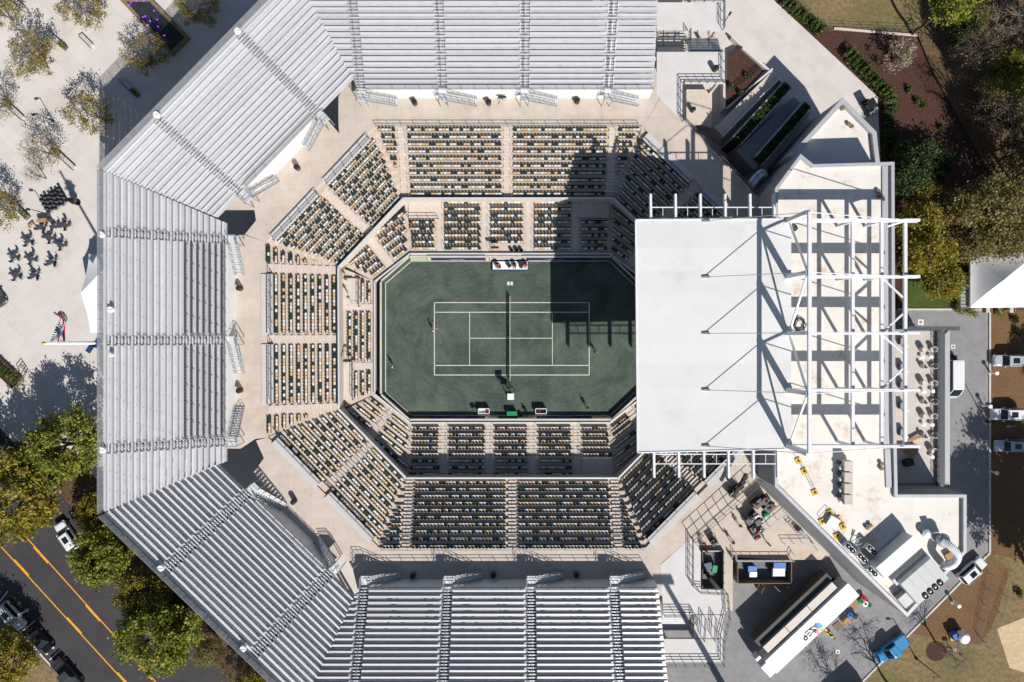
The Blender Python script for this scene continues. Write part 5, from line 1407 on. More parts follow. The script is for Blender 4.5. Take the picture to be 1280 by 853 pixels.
def tree(key, px, lab, s_=1.0, group=None, rz=None, name='tree', zc=None):
    tm, cm, z_ = TREEV[key]
    c = W(px[0], px[1], (zc if zc else z_) * s_)
    t = local(thing(name, lab, 'tree', (c.x, c.y, 0), group, rz if rz is not None else (px[0] * 7.13 + px[1] * 3.7) % 6.28))
    t.scale = (s_, s_, s_)
    for nm, me in (('trunk', tm), ('crown', cm)):
        if me is None: continue
        o = bpy.data.objects.new(nm, me); COL.objects.link(o); o.parent = t
    return t
g = 'small olive trees on the pale plaza'
for k, px, s_, lab in (('plazaA', (38, 72), .95, 'small olive tree with a long bench at its side, upper left of the plaza'), ('plazaB', (104, 8), .95, 'small olive tree cut by the top edge left of the dark pool'),
                       ('plazaA', (180, 68), .86, 'small olive tree touching the end of the dark pool'), ('plazaA', (244, 9), .85, 'small olive tree at the top edge between pool and bleacher'),
                       ('plazaB', (113, 140), .98, 'small olive tree half in the bleacher shadow'), ('sparse', (53, 188), .98, 'thin leafed tree beside the black lamp post'),
                       ('sparse', (-4, 128), .9, 'thin leafed tree cut by the left edge beside a planter bench'), ('plazaB', (-2, 258), .95, 'olive tree cut by the left edge near the stacked chairs'),
                       ('plazaB', (-6, 12), .9, 'olive tree in the top left picture corner'), ('baredark', (42, 218), .32, 'leafless little tree leaning beside the stacked black chairs')):
    tree(k, px, lab, s_, g)
g = 'green street trees below the left bleacher'
for k, px, s_, lab in (('oakA', (80, 560), .92, 'bright green tree between the plaza and the left bleacher'), ('oakC', (22, 622), 1.12, 'olive green tree at the left edge beside the road'),
                       ('oakB', (128, 700), .88, 'bright green tree overhanging the white car by the road'), ('oakA', (205, 795), .98, 'large bright green tree beside the road near the bottom bleacher'),
                       ('oakC', (180, 745), .72, 'dark green tree between the two bright roadside trees'), ('oakC', (4, 826), .8, 'brownish green tree in the lower left picture corner'),
                       ('baredark', (290, 838), .55, 'bare brown tree under the lower left bleacher corner'), ('autumn', (262, 815), .5, 'thin brownish tree between the large green tree and the bleacher'), ('oakC', (312, 858), .5, 'low olive tree at the bottom edge under the bleacher corner'), ('dark', (232, 745), .5, 'dark evergreen in the gap below the slanting bleacher'), ('oakC', (118, 638), .5, 'small green tree against the left bleacher corner'),
                       ('yellow', (160, 655), .5, 'little yellow green tree tucked under the slanting bleacher'), ('oakB', (-50, 570), 1.0, 'green tree outside the left edge shading the plaza')):
    tree(k, px, lab, s_, g)
g = 'woodland trees on the right side'
wood = [('dark', (1142, 196), .75, 'dark evergreen tree close to the building corner'), ('dark', (1128, 222), .85, 'dark evergreen tree along the right building wall'), ('yellow', (1154, 240), .7, 'yellow leafed tree beside the dark evergreens'),
        ('yellow', (1148, 278), .95, 'yellow green tree behind the upper truss end'), ('yellow', (1160, 315), 1.05, 'golden tree above the green grass patch'), ('yellow', (1180, 352), .8, 'yellow green tree at the left of the white tent'),
        ('autumn', (1195, 262), .72, 'thin brown green tree between golden tree and woodland'), ('autumn', (1238, 258), 1.05, 'tall olive brown tree above the white tent'), ('autumn', (1285, 240), 1.0, 'olive brown tree cut by the right edge above the tent'),
        ('autumn', (1250, 296), .8, 'olive tree spreading over the white tent roof'), ('autumn', (1306, 300), .9, 'olive tree at the right edge over the tent'), ('autumn', (1215, 305), .7, 'small olive tree left of the white tent'),
        ('dark', (1170, 205), .55, 'small dark evergreen by the mulch bed'), ('oakB', (1262, 85), .55, 'bright green tree in the upper right woodland'), ('bare', (1262, 25), .8, 'pale leafless tree in the top right corner'),
        ('pine', (1190, 5), .8, 'dark pine at the top edge beside the dry lawn'), ('baredark', (1225, 60), .75, 'leafless dark tree with long shadows in the woodland'), ('baredark', (1250, 140), .8, 'leafless dark tree below the bright green one'),
        ('baredark', (1290, 170), .85, 'leafless dark tree at the right woodland edge'), ('pine', (1300, 110), .8, 'pine outside the right edge casting shade'), ('pine', (1240, -30), .85, 'pine above the top edge of the woodland'),
        ('autumn', (1215, 25), .55, 'low olive tree in the top right woodland'), ('autumn', (1245, 112), .5, 'low olive shrub tree amid the woodland shadows'), ('baredark', (1330, 60), .9, 'bare tree beyond the upper right picture edge'),
        ('pine', (1330, 200), .9, 'pine beyond the right edge above the tent'), ('autumn', (1272, 190), .6, 'low olive tree at the woodland edge'), ('pale', (1127, 66), 1.0, 'pale dry bush on the brown mulch bed'),
        ('tallpine', (1400, 90), .8, 'tall pine beyond the right edge shading the upper woodland'), ('tallpine', (1330, 10), .75, 'tall pine beyond the top right corner'), ('tallpine', (1420, 190), .8, 'tall pine beyond the right edge shading the lower woodland'), ('tallpine', (1350, 150), .7, 'tall pine beyond the right edge near the bright green tree'),
        ('dark', (1205, 35), .6, 'dark evergreen in the top right woodland'), ('dark', (1262, 145), .5, 'small dark evergreen below the bright green woodland tree'), ('yellow', (1170, 213), .32, 'tiny yellow shrub tree by the mulch bed edge')]
for k, px, s_, lab in wood: tree(k, px, lab, s_, g)
g = 'trees shading the lower right ground'
for k, px, s_, lab in (('tallpine', (1378, 752), .95, 'tall pine beyond the right edge shading the service road'), ('tallpine', (1408, 700), .95, 'tall pine farther right shading the brown ground below the cars'), ('tallpine', (1440, 790), .95, 'tall pine beyond the right edge shading the ground below the white car'), ('bare', (1196, 822), .62, 'leafless tree in the mulch ring on the dry lawn'),
                       ('baredark', (1135, 876), .7, 'leafless tree at the bottom edge beyond the blue pickup'), ('baredark', (1085, 905), .7, 'leafless tree below the bottom edge near the yard'), ('tallpine', (1400, 775), .9, 'tall pine beyond the lower right edge shading the brown ground'),
                       ('oakC', (1330, 470), .6, 'tree beyond the right edge between parked cars')):
    tree(k, px, lab, s_, g)

# hedges and shrubs: leaf masses
def leaf_mass(name, lab, cat, path, w, h, m, n_per_m, leaf=.2, z0=0.0, seed=1, group=None, zs=None):
    rr = random.Random(seed); b = MB(); L = 0
    for i in range(len(path) - 1):
        p, q = Vector(path[i]), Vector(path[i + 1]); d = q - p; n = int(d.length * n_per_m); u = d.normalized(); s_ = Vector((-u.y, u.x, 0)).normalized()
        for k in range(n):
            f = rr.random(); bump_ = .75 + .35 * math.sin(f * d.length * 2.1 + i) * math.sin(f * d.length * 5.3)
            c = lerp(p, q, f) + s_ * (max(-1, min(1, rr.gauss(0, .45))) * w / 2 * (.8 + .4 * bump_)) + Vector((0, 0, h * rr.random() ** .55 * bump_))
            e = Vector((rr.gauss(0, 1), rr.gauss(0, 1), rr.gauss(0, .6))).normalized(); ss = leaf * rr.uniform(.6, 1.3); v = e.cross(Vector((rr.gauss(0, 1), rr.gauss(0, 1), rr.gauss(0, 1)))).normalized() * ss * .5
            b.add([c - e * ss * .6, c + v, c + e * ss * .6, c - v], [(0, 1, 2, 3)])
    t = thing(name, lab, cat, tuple(path[0]), group)
    b.build('foliage', M[m], t)
    sb = MB()
    for i in range(len(path) - 1):
        p, q = Vector(path[i]), Vector(path[i + 1]); n = max(2, int((q - p).length / .9))
        for k in range(n): c = lerp(p, q, (k + .5) / n); sb.tube(c, c + Vector((rr.uniform(-.1, .1), rr.uniform(-.1, .1), h * .7)), .03, .015, 5)
    tag(sb.build('stems', M['bark_dark'], t), kind='stuff')
    return t
def PW(pts, z=.0): return [tuple(W(x, y, z)) for (x, y) in pts]
leaf_mass('hedge', 'green hedge between the pale path and the dry lawn at the top', 'hedge', PW([(978, 2), (1000, 22), (1026, 42)]), 1.7, 1.5, 'leaf_hedge', 520, .2, seed=21)
leaf_mass('hedge', 'green hedge along the pale path above the utility cart', 'hedge', PW([(1056, 66), (1080, 92), (1108, 122), (1112, 140)]), 1.9, 1.6, 'leaf_hedge', 520, .2, seed=22)
leaf_mass('hedge', 'dark narrow hedge along the building wall below the cart', 'hedge', PW([(1108, 140), (1108, 165), (1106, 200)]), 1.7, 1.6, 'leaf_dark', 430, .2, seed=23)
for i, (p, q, w_) in enumerate(HEDGES):
    leaf_mass('hedge', ('dark hedge in the stair planter nearer the platform', 'dark hedge in the stair planter nearer the white building')[i], 'hedge', [tuple(p), tuple(q)], w_, 1.1, 'leaf_dark', 420, .18, seed=30 + i)
leaf_mass('hedge', 'clipped hedge in the low timber planter at the left edge of the plaza', 'hedge', PW([(-12, 448), (22, 478)], .7), 1.3, .7, 'leaf_hedge', 420, .17, seed=33)
rr = random.Random(77)
for i, (x, y, lab) in enumerate(((1138, 113, 'small green shrub alone in the middle of the mulch bed'), (1155, 132, 'small green shrub on the lower part of the mulch bed'), (1148, 127, 'low green shrub beside its twin on the mulch bed'), (1178, 160, 'small shrub at the mulch bed edge near the woodland'),
                                 (915, 108, 'tiny plant at the left in the triangular planter'), (935, 95, 'tiny plant at the upper side of the triangular planter'), (927, 117, 'tiny plant at the lower tip of the triangular planter'), (1270, 400, 'green shrub at the right edge below the white tent'),
                                 (1275, 742, 'green shrub at the right edge beside the bare earth'), (1273, 415, 'round green shrub on the brown ground near the tent'))):
    z0 = 1.2 if x < 950 else 0
    p = W(x, y, z0 + .4); leaf_mass('shrub', lab, 'shrub', [(p.x - .5, p.y, z0), (p.x + .5, p.y + .1, z0)], 1.2 if x > 950 else .7, .9, 'leaf_hedge', 300, .17, z0, 40 + i, 'small shrubs')

# ================================================================== PLAZA FURNITURE
Z3 = Vector((0, 0, 1))
# benches with planter ends
g = 'long pale benches on the plaza'
for (a, c_, plant, lab) in (((18, 0), (33, 13), 0, 'pale long bench at the top left edge'), ((62, 42), (84, 62), 1, 'pale long bench with a planter end beside the upper left tree'), ((103, 45), (117, 59), 0, 'short pale bench standing free between two trees'),
                            ((152, 99), (174, 121), 2, 'long bench lying in the bleacher shadow'), ((8, 128), (31, 149), 3, 'pale bench with planter end at the left edge'), ((68, 186), (95, 211), 3, 'pale bench with planter end beside the thin leafed tree'),
                            ((11, 247), (37, 273), 4, 'dark framed bench with shrubs beside the stacked chairs')):
    p, q = W(*a), W(*c_); d = (q - p).normalized(); n = Vector((-d.y, d.x, 0)); L = (q - p).length
    t = thing('plaza_bench', lab, 'bench', tuple(lerp(p, q, .5)), g)
    e0 = 0 if plant != 3 else .35; e1 = 1 if plant not in (1, 2) else .62
    nb_ = 3
    for k in range(nb_):
        o_ = n * ((k - 1) * .2); b = MB(); b.beam(lerp(p, q, e0) + o_ + Z3 * .45, lerp(p, q, e1) + o_ + Z3 * .45, .18, .07); b.build('seat_slat', M['slab'] if plant != 4 else M['unit'], t)
    b = MB(); b.beam(lerp(p, q, e0) - n * .36 + Z3 * .3, lerp(p, q, e1) - n * .36 + Z3 * .3, .1, .6); b.build('back_panel', M['dksteel'], t)
    for f in (e0 + .06, e1 - .06): b = MB(); b.box(tuple(lerp(p, q, f) + Z3 * .2), (.3, .5, .4), math.atan2(d.y, d.x)); b.build('support', M['wallconc'], t)
    if plant:
        f0, f1 = ((.64, 1) if plant in (1, 2, 4) else (0, .33)); b = MB(); b.beam(lerp(p, q, f0) + Z3 * .22, lerp(p, q, f1) + Z3 * .22, .7, .44); b.build('planter_box', M['dksteel'], t)
        b = MB(); rr2 = random.Random(int(p.x))
        for k in range(140):
            cc_ = lerp(p, q, lerp(f0, f1, rr2.random())) + n * rr2.uniform(-.35, .35) + Z3 * (.45 + .35 * rr2.random()); e = Vector((rr2.gauss(0, 1), rr2.gauss(0, 1), .5)).normalized() * .1; v = e.cross(Vector((rr2.random(), rr2.random(), 1))).normalized() * .08
            b.add([cc_ - e, cc_ + v, cc_ + e, cc_ - v], [(0, 1, 2, 3)])
        b.build('plants', M['leaf_green'], t)
# lamp posts: pole, arm, head
def lamp(lab, px, h, arm, px_dir):
    p = W(*px); t = thing('lamp_post', lab, 'lamp post', tuple(p), 'black lamp posts')
    b = MB(); b.tube(p, p + Z3 * h, .09, .06, 8); b.build('pole', M['black'], t)
    b = MB(); b.lathe((p.x, p.y, 0), [(.2, 0), (.2, .25), (.12, .4)], 10); b.build('base', M['black'], t)
    q = p + Z3 * h + Vector((*px_dir, 0)) * arm; b = MB(); b.beam(p + Z3 * (h - .05), q, .07, .07); b.build('arm', M['black'], t)
    b = MB(); b.box((q.x, q.y, q.z), (.55, .32, .12), math.atan2(px_dir[1], px_dir[0])); b.build('lamp_head', M['black'], t)
lamp('black lamp post beside the thin leafed plaza tree', (67, 152), 3.6, .7, (-.8, -.2))
lamp('black lamp post beside the stacked black chairs', (61, 268), 3.6, .7, (-.9, .1))
lamp('black lamp post at the corner of the upper platform', (900, 36), 4.2, .4, (.5, .8))
lamp('black lamp post on the right kerb beside the parked cars', (1233, 527), 6.0, 1.0, (-1, 0))
lamp('black lamp post beside the bare tree at the lower right', (1145, 823), 6.0, .8, (-1, 0))
# dark pool with purple lamps
pl = thing('reflecting_pool', 'dark narrow pool with glowing purple lamps at the top of the plaza', 'pool', tuple(W(190, 25)))
q4 = [(147, -3), (188, -3), (237, 47), (214, 70)]
P4 = [W(x, y, .5) for (x, y) in q4]; pp4 = [(v.x, v.y) for v in P4]
parapet(pl, pp4, 0, .5, .55, m=M['brownwood'], name='edge_wall')
watm = mat('dark_water', (.006, .009, .013), .06, spec=.6, bump=.25, bscale=6); tilem = add_joints(mat('dark_pool_tiles', (.035, .042, .055), .3, .15, 1.0), (.5, .5), R(45), .4, .06)
inn = off_poly(pp4, .56); 
d0_ = Vector((*inn[0], 0)); d1_ = Vector((*inn[1], 0)); d2_ = Vector((*inn[2], 0)); d3_ = Vector((*inn[3], 0))
m1, m2 = lerp(d0_, d3_, .66), lerp(d1_, d2_, .62)
b = MB(); b.prism([d0_[:2], d1_[:2], m2[:2], m1[:2]], 0, .34); b.build('tiled_basin', tilem, pl)
b = MB(); b.prism([m1[:2], m2[:2], d2_[:2], d3_[:2]], 0, .42); b.build('dark_deck', M['black'], pl)
for (x, y) in ((163, 3), (161, 6), (170, 1), (179, 1), (178, 21), (181, 20), (187, 26), (184, 31), (192, 13), (196, 24), (205, 44), (197, 33)):
    p = W(x, y, .6); b = MB(); b.lathe((p.x, p.y, .2), [(.05, 0), (.05, .2), (.11, .24), (.11, .34), (.04, .38)], 8); b.build('lamp', M['purple'], pl)
# stacked black chairs, tables with chairs
chair_m = mat('charcoal_chair', (.055, .06, .072), .5)
def chair_meshes():
    out = []
    b = MB(); b.box((0, 0, .45), (.44, .44, .04)); out.append(('seat', b.mesh('seat', chair_m)))
    b = MB(); b.hexa([(-.25, -.22, .47), (-.21, -.22, .47), (-.21, .22, .47), (-.25, .22, .47)], [(-.31, -.22, .87), (-.27, -.22, .87), (-.27, .22, .87), (-.31, .22, .87)]); out.append(('backrest', b.mesh('backrest', chair_m)))
    b = MB(); b.beam((0, 0, 0), (0, 0, .43), .035); lg = b.mesh('leg', chair_m)
    for (x, y) in ((-.2, -.2), (-.2, .2), (.2, -.2), (.2, .2)): out.append(('leg', lg, (x, y, 0)))
    return out
CHM = chair_meshes()
def put_chair(lab, x, y, z, a, group):
    t = thing('cafe_chair', lab, 'chair', (x, y, z), group, a)
    for e in CHM:
        o = bpy.data.objects.new(e[0], e[1]); COL.objects.link(o); o.parent = t
        if len(e) > 2: o.location = e[2]
rr = random.Random(8)
sets = [(52, 284), (67, 283), (80.5, 281), (61.5, 297), (75.5, 306), (35, 301), (17.5, 321), (39, 323.5), (64, 327.5), (20, 344), (42.5, 344)]
where = ['beside the timber counter', 'just right of the timber counter', 'nearest the chair stacks on the right', 'in the middle of the top group', 'farthest right of the plaza group', 'below the timber stool', 'farthest left in the plaza group', 'in the centre of the plaza group', 'right of the centre one', 'lowest on the left of the group', 'lowest on the right of the group']
for i, (x, y) in enumerate(sets):
    p = W(x, y, .6); t = thing('cafe_table', 'dark square cafe table ' + where[i], 'table', (p.x, p.y, 0), 'cafe tables on the plaza')
    a = rr.uniform(0, 1.5)
    b = MB(); b.box((p.x, p.y, .73), (.72, .72, .04), a); b.build('table_top', chair_m, t)
    b = MB(); b.tube((p.x, p.y, .05), (p.x, p.y, .71), .05, n=8); b.build('leg', M['dksteel'], t)
    b = MB(); b.box((p.x, p.y, .03), (.5, .5, .04), a); b.build('base', M['dksteel'], t)
    for k in range(4):
        if i == 1 and k > 1: continue
        q = a + k * math.pi / 2 + rr.uniform(-.2, .2); r_ = .64 + rr.uniform(0, .14)
        sd4 = ('right', 'above', 'left', 'below')[int(((q + math.pi / 4) % (2 * math.pi)) / (math.pi / 2))]
        put_chair('dark chair %s of the cafe table %s' % (sd4, where[i]), p.x + r_ * math.cos(q), p.y + r_ * math.sin(q), 0, q + math.pi, 'cafe chairs on the plaza')
# stacks of chairs in rows
e1 = (W(88, 247) - W(62, 262)); e1.z = 0; e1.normalize(); e2 = Vector((-e1.y, e1.x, 0))
base = W(64, 266)
for i in range(6):
    for j in range(4):
        p = base + e1 * (i * .62) + e2 * (j * .72 + .2 * (i % 2))
        for k in range(3): put_chair('black chair in a tight block of stacked chairs by the lamp post', p.x, p.y, .002 + k * .16, math.atan2(e1.y, e1.x) + R(90), 'stacked black chairs on the plaza')
p = W(97, 253); b = MB(); 
t = thing('folded_umbrella', 'folded charcoal parasol lying on the chair stacks', 'parasol', (p.x, p.y, 0))
b = MB(); b.lathe((p.x, p.y, 0), [(.5, 0), (.5, .1), (.1, .14)], 12); b.build('base', M['black'], t)
b = MB(); b.tube((p.x, p.y, .1), (p.x, p.y, 2.4), .04, n=8); b.build('pole', M['black'], t)
b = MB(); b.lathe((p.x, p.y, 1.0), [(.55, 0), (.42, .7), (.2, 1.3), (.04, 1.6)], 10); b.build('folded_canopy', chair_m, t)
p = W(69.5, 242); t = thing('crate_grid', 'black slatted pallet lying next to the stacked chairs', 'pallet', (p.x, p.y, 0))
for k in range(4):
    for (dd, pe) in ((e1, e2), (e2, e1)):
        c = Vector((p.x, p.y, .06 + (.05 if dd is e2 else 0))) + dd * (k * .36 - .54); b = MB(); b.beam(c - pe * .6, c + pe * .6, .16, .04); b.build('slat', M['black'], t)
p = W(57, 277); t = thing('timber_counter', 'small orange timber counter beside the cafe tables', 'counter', (p.x, p.y, 0))
b = MB(); b.box((p.x, p.y, 1.0), (1.5, .55, .06), .1); b.build('top', M['wood'], t); b = MB(); b.box((p.x, p.y + .05, .5), (1.4, .45, .96), .1); b.build('cabinet', M['brownwood'], t)
p = W(40.5, 282); b = MB(); b.box((p.x, p.y, .45), (1.05, .35, .06), R(45)); t = thing('timber_bench', 'small timber stool plank beside the cafe tables', 'stool', (p.x, p.y, 0)); b.build('seat', M['wood'], t)
for s_ in (-.4, .4): b = MB(); b.box((p.x + s_ * .7, p.y + s_ * .7, .21), (.08, .3, .42), R(45)); b.build('leg', M['brownwood'], t)
# white tent at the stand's foot
def tent(lab, corners_px, peak_px, z_eave, z_peak):
    C4 = [W(x, y, z_eave) for (x, y) in corners_px]; pk = W(*peak_px, z_peak)
    t = thing('white_tent', lab, 'tent', (pk.x, pk.y, 0))
    n = len(C4)
    for i in range(n):
        j = (i + 1) % n; b = MB(); sub = 6; vs = []; fs = []
        for a in range(sub + 1):
            for c in range(sub + 1):
                f = a / sub; e = lerp(C4[i], C4[j], c / sub); p = lerp(e, pk, f); p.z = z_eave + (z_peak - z_eave) * (f ** 1.35); vs.append(p)
        for a in range(sub):
            for c in range(sub): fs.append((a * (sub + 1) + c, a * (sub + 1) + c + 1, (a + 1) * (sub + 1) + c + 1, (a + 1) * (sub + 1) + c))
        b.add(vs, fs); b.build('canopy_panel', M['tent'], t, smooth=True)
        b = MB(); dn = Vector((0, 0, -.35)); b.add([C4[i], C4[j], C4[j] + dn, C4[i] + dn], [(0, 1, 2, 3)]); b.build('valance', M['tent'], t)
        b = MB(); b.tube((C4[i].x, C4[i].y, 0), C4[i], .05, n=8); b.build('pole', M['whitesteel'], t)
    return t
tent('white peaked tent squeezed against the back of the left bleacher', [(111, 318), (143, 318), (146, 416), (113, 416)], (101, 366), 2.7, 5.6)
tent('white peaked tent under trees at the right edge', [(1213, 316), (1300, 316), (1300, 384), (1213, 385)], (1254, 351), 3.0, 6.0)
# tent annex, potted plants and chairs
p, q = W(1206, 350, 2.4), W(1206, 385, 2.4); t = thing('side_awning', 'grey slatted awning at the left side of the tent under trees', 'awning', (p.x, p.y, 0))
for k in range(8):
    c = lerp(p, q, (k + .5) / 8); b = MB(); b.box((c.x, c.y, 2.4), (1.25, .42, .05)); b.build('slat', M['bwall'], t)
for (x, y) in ((1201, 351), (1201, 384)): c = W(x, y); b = MB(); b.tube(c, c + Z3 * 2.4, .05, n=6); b.build('post', M['dksteel'], t)
for i, (x, y) in enumerate(((1198, 389), (1210, 389), (1217, 393), (1198, 382), (1247, 392), (1256, 388))):
    p = W(x, y, .5); t = thing('potted_plant', ('leafy potted plant, leftmost in front of the tent', 'leafy potted plant, second from left in front of the tent', 'leafy potted plant, third from left in front of the tent', 'leafy potted plant by the awning corner', 'leafy potted plant between the wicker chairs', 'leafy potted plant right of the wicker chairs')[i], 'plant', (p.x, p.y, 0), 'potted plants in front of the tent')
    b = MB(); b.lathe((p.x, p.y, 0), [(.22, 0), (.3, .42), (.33, .45), (.25, .44)], 12); b.build('pot', M['aisle'], t)
    b = MB(); rr2 = random.Random(i)
    for k in range(90):
        cc_ = Vector((p.x + rr2.gauss(0, .3), p.y + rr2.gauss(0, .3), .5 + .5 * rr2.random())); e = Vector((rr2.gauss(0, 1), rr2.gauss(0, 1), .4)).normalized() * .16; v = e.cross(Vector((rr2.random(), rr2.random(), 1))).normalized() * .09
        b.add([cc_ - e, cc_ + v, cc_ + e, cc_ - v], [(0, 1, 2, 3)])
    b.build('leaves', M['leaf_green'], t)
for i, x in enumerate((1233, 1248, 1262)):
    p = W(x, 388); t = thing('wicker_chair', ('brown wicker chair, left one before the tent', 'brown wicker chair, middle one before the tent', 'brown wicker chair, right one before the tent')[i], 'chair', (p.x, p.y, 0), 'wicker chairs before the tent')
    b = MB(); b.box((p.x, p.y, .36), (.85, .8, .12)); b.build('seat', M['slab'], t)
    b = MB(); b.box((p.x, p.y + .4, .5), (.95, .1, .9)); b.build('backrest', M['wood'], t)
    for s_ in (-1, 1): b = MB(); b.box((p.x + s_ * .45, p.y, .32), (.1, .8, .6)); b.build('armrest', M['wood'], t)
# planter with hedge on the left, gate frame
t = thing('timber_planter', 'long timber planter at the left plaza edge with hedge inside', 'planter', tuple(W(5, 463)))
p, q = W(-20, 438), W(25, 480); d = (q - p).normalized(); n = Vector((-d.y, d.x, 0))
for s_ in (-1, 1): b = MB(); b.beam(p + n * s_ * .95 + Z3 * .4, q + n * s_ * .95 + Z3 * .4, .12, .8); b.build('side_board', M['brownwood'], t)
b = MB(); b.beam(q - n * 1.0 + Z3 * .4, q + n * 1.0 + Z3 * .4, .12, .8); b.build('end_board', M['brownwood'], t)
b = MB(); b.beam(p + Z3 * .33, q + Z3 * .33, 1.75, .6); b.build('soil', M['mulch'], t)
t = thing('gate_frame', 'thin bronze gate frame standing by the timber planter', 'gate', tuple(W(34, 470)))
b = MB(); rail_mesh(b, [W(30, 478), W(37, 465), W(31, 456), W(25, 464)], 1.0, 2, 1.5, .04); b.build('frame', M['brownwood'], t)
# tall flagpole with flag, solar panels
fx, fy, fh = -54.35, -.25, 25.6
t = thing('flagpole', 'tall white flagpole rising behind the left bleacher', 'flagpole', (fx, fy, 0))
b = MB(); b.tube((fx, fy, 0), (fx, fy, fh), .30, .16, 14); b.build('pole', M['white'], t, smooth=True)
b = MB(); b.lathe((fx, fy, fh), [(.08, 0), (.2, .1), (.2, .24), (.04, .36)], 12); b.build('finial', mat('gold_ball', (.55, .38, .1), .3, metal=.8), t)
fl = thing('flag', 'furled red white and blue flag streaming from the tall white pole', 'flag', (fx, fy, 20))
# cloth strip: hoist along the pole (vertical), fly streams towards the top of the picture, twisted and folded
NU, NV = 44, 26
pts = []
for i in range(NU + 1):
    s_ = i / NU
    # centre line in photo pixels at the flag's height
    cl_ = [(72, 427), (74, 418), (77, 408), (79.5, 400), (78, 394), (74.5, 390), (71, 394)]
    k = s_ * (len(cl_) - 1); i0 = min(int(k), len(cl_) - 2); cx = lerp(cl_[i0][0], cl_[i0 + 1][0], k - i0); cy = lerp(cl_[i0][1], cl_[i0 + 1][1], k - i0)
    row = []
    for j in range(NV + 1):
        v = j / NV - .5
        zt = 22.3 - s_ * 2.2 + v * 1.3 * (1 - .4 * s_)
        wv = math.sin(v * 9 + s_ * 7) * .16 + math.sin(v * 21 + s_ * 4) * .06
        c = W(cx, cy, 22.3 - s_ * 2.2)
        row.append(Vector((c.x + wv - v * .55 * (1 - .5 * s_), c.y + .18 * math.sin(v * 7 + s_ * 11), zt)))
    pts.append(row)
def flag_part(name, i0, i1, j0, j1, m, par=fl):
    b = MB(); vs = []; w_ = j1 - j0 + 1
    for i in range(i0, i1 + 1):
        for j in range(j0, j1 + 1): vs.append(pts[i][j])
    fs = [((i) * w_ + j, (i) * w_ + j + 1, (i + 1) * w_ + j + 1, (i + 1) * w_ + j) for i in range(i1 - i0) for j in range(j1 - j0)]
    b.add(vs, fs); return b.build(name, m, par, smooth=True)
fred, fwhite, fblue = mat('flag_red', (.42, .015, .03), .7), mat('flag_white', (.7, .7, .72), .7), mat('flag_blue', (.012, .03, .14), .7)
for s_ in range(13):
    i0 = 18 if s_ >= 6 else 0
    flag_part('stripe', i0, NU, s_ * 2, s_ * 2 + 2, fred if s_ % 2 == 0 else fwhite)
can_ = flag_part('canton', 0, 18, 12, 26, fblue)
b = MB()
for i in range(1, 18, 2):
    for j in range(13, 26, 2):
        jj = j + (1 if (i // 2) % 2 else 0)
        if jj > 25: continue
        p = pts[i][jj]; n_ = (pts[i + 1][jj] - p).cross(pts[i][jj - 1] - p)
        if n_.z < 0: n_ = -n_
        n_ = n_.normalized(); a_ = n_.orthogonal().normalized(); c2 = n_.cross(a_); vs = []
        for k in range(10):
            r_ = .13 if k % 2 == 0 else .055; q = 2 * math.pi * k / 10; vs.append(p + n_ * .02 + a_ * r_ * math.cos(q) + c2 * r_ * math.sin(q))
        b.add(vs, [tuple(range(10))])
b.build('stars', fwhite, can_)
p = W(117, 432, 16.2); t = thing('solar_panel', 'pair of tilted blue solar panels beside the flagpole', 'solar panel', (p.x, p.y, 15))
for s_ in (-1, 1):
    c = Vector((p.x + s_ * .42, p.y + s_ * .35, 16.2)); b = MB(); b.box(tuple(c), (.72, 1.3, .05), R(-35)); b.build('panel', M['solar'], t)
    b = MB(); b.box((c.x, c.y, c.z - .04), (.78, 1.36, .04), R(-35)); b.build('panel_frame', M['unit_pale'], t)
b = MB(); b.beam((p.x, p.y, 14.5), (p.x, p.y, 16.1), .1); b.beam((p.x, p.y, 14.6), (p.x + 1.6, p.y, 14.6), .1); b.build('bracket', M['galv'], t)
# white drums on the bleacher rim
for i, (x, y) in enumerate(((296, 38), (194.5, 143), (125, 293), (126.5, 563), (200, 711), (303, 812), (137, 387), (138, 444))):
    z = 17.2 if i < 6 else 17.0; p = W(x, y, z); r_ = .42 if i != 7 else .25
    t = thing('rim_loudspeaker', ('white round drum on the rim at the top left', 'white round drum on the rim beside the shaded plaza tree', 'white round drum on the rim above the white tent', 'white round drum on the rim beside the bright green tree', 'white round drum on the rim above the dark roadside tree', 'white round drum on the rim near the bottom edge', 'white round drum on the top row of the left bleacher', 'tiny white drum near the flagpole')[i], 'drum', (p.x, p.y, z - 1), 'white drums along the bleacher rim')
    b = MB(); b.lathe((p.x, p.y, z - .5), [(r_ * .8, 0), (r_, .1), (r_, .42), (r_ * .9, .5)], 18); b.build('drum', M['white'], t)
    b = MB(); b.beam((p.x - r_ * .9, p.y, z + .01), (p.x + r_ * .9, p.y, z + .01), .05, .03); b.build('seam', M['galv'], t)
    b = MB(); b.tube((p.x, p.y, z - 1.4), (p.x, p.y, z - .5), .07, n=8); b.build('stem', M['galv'], t)

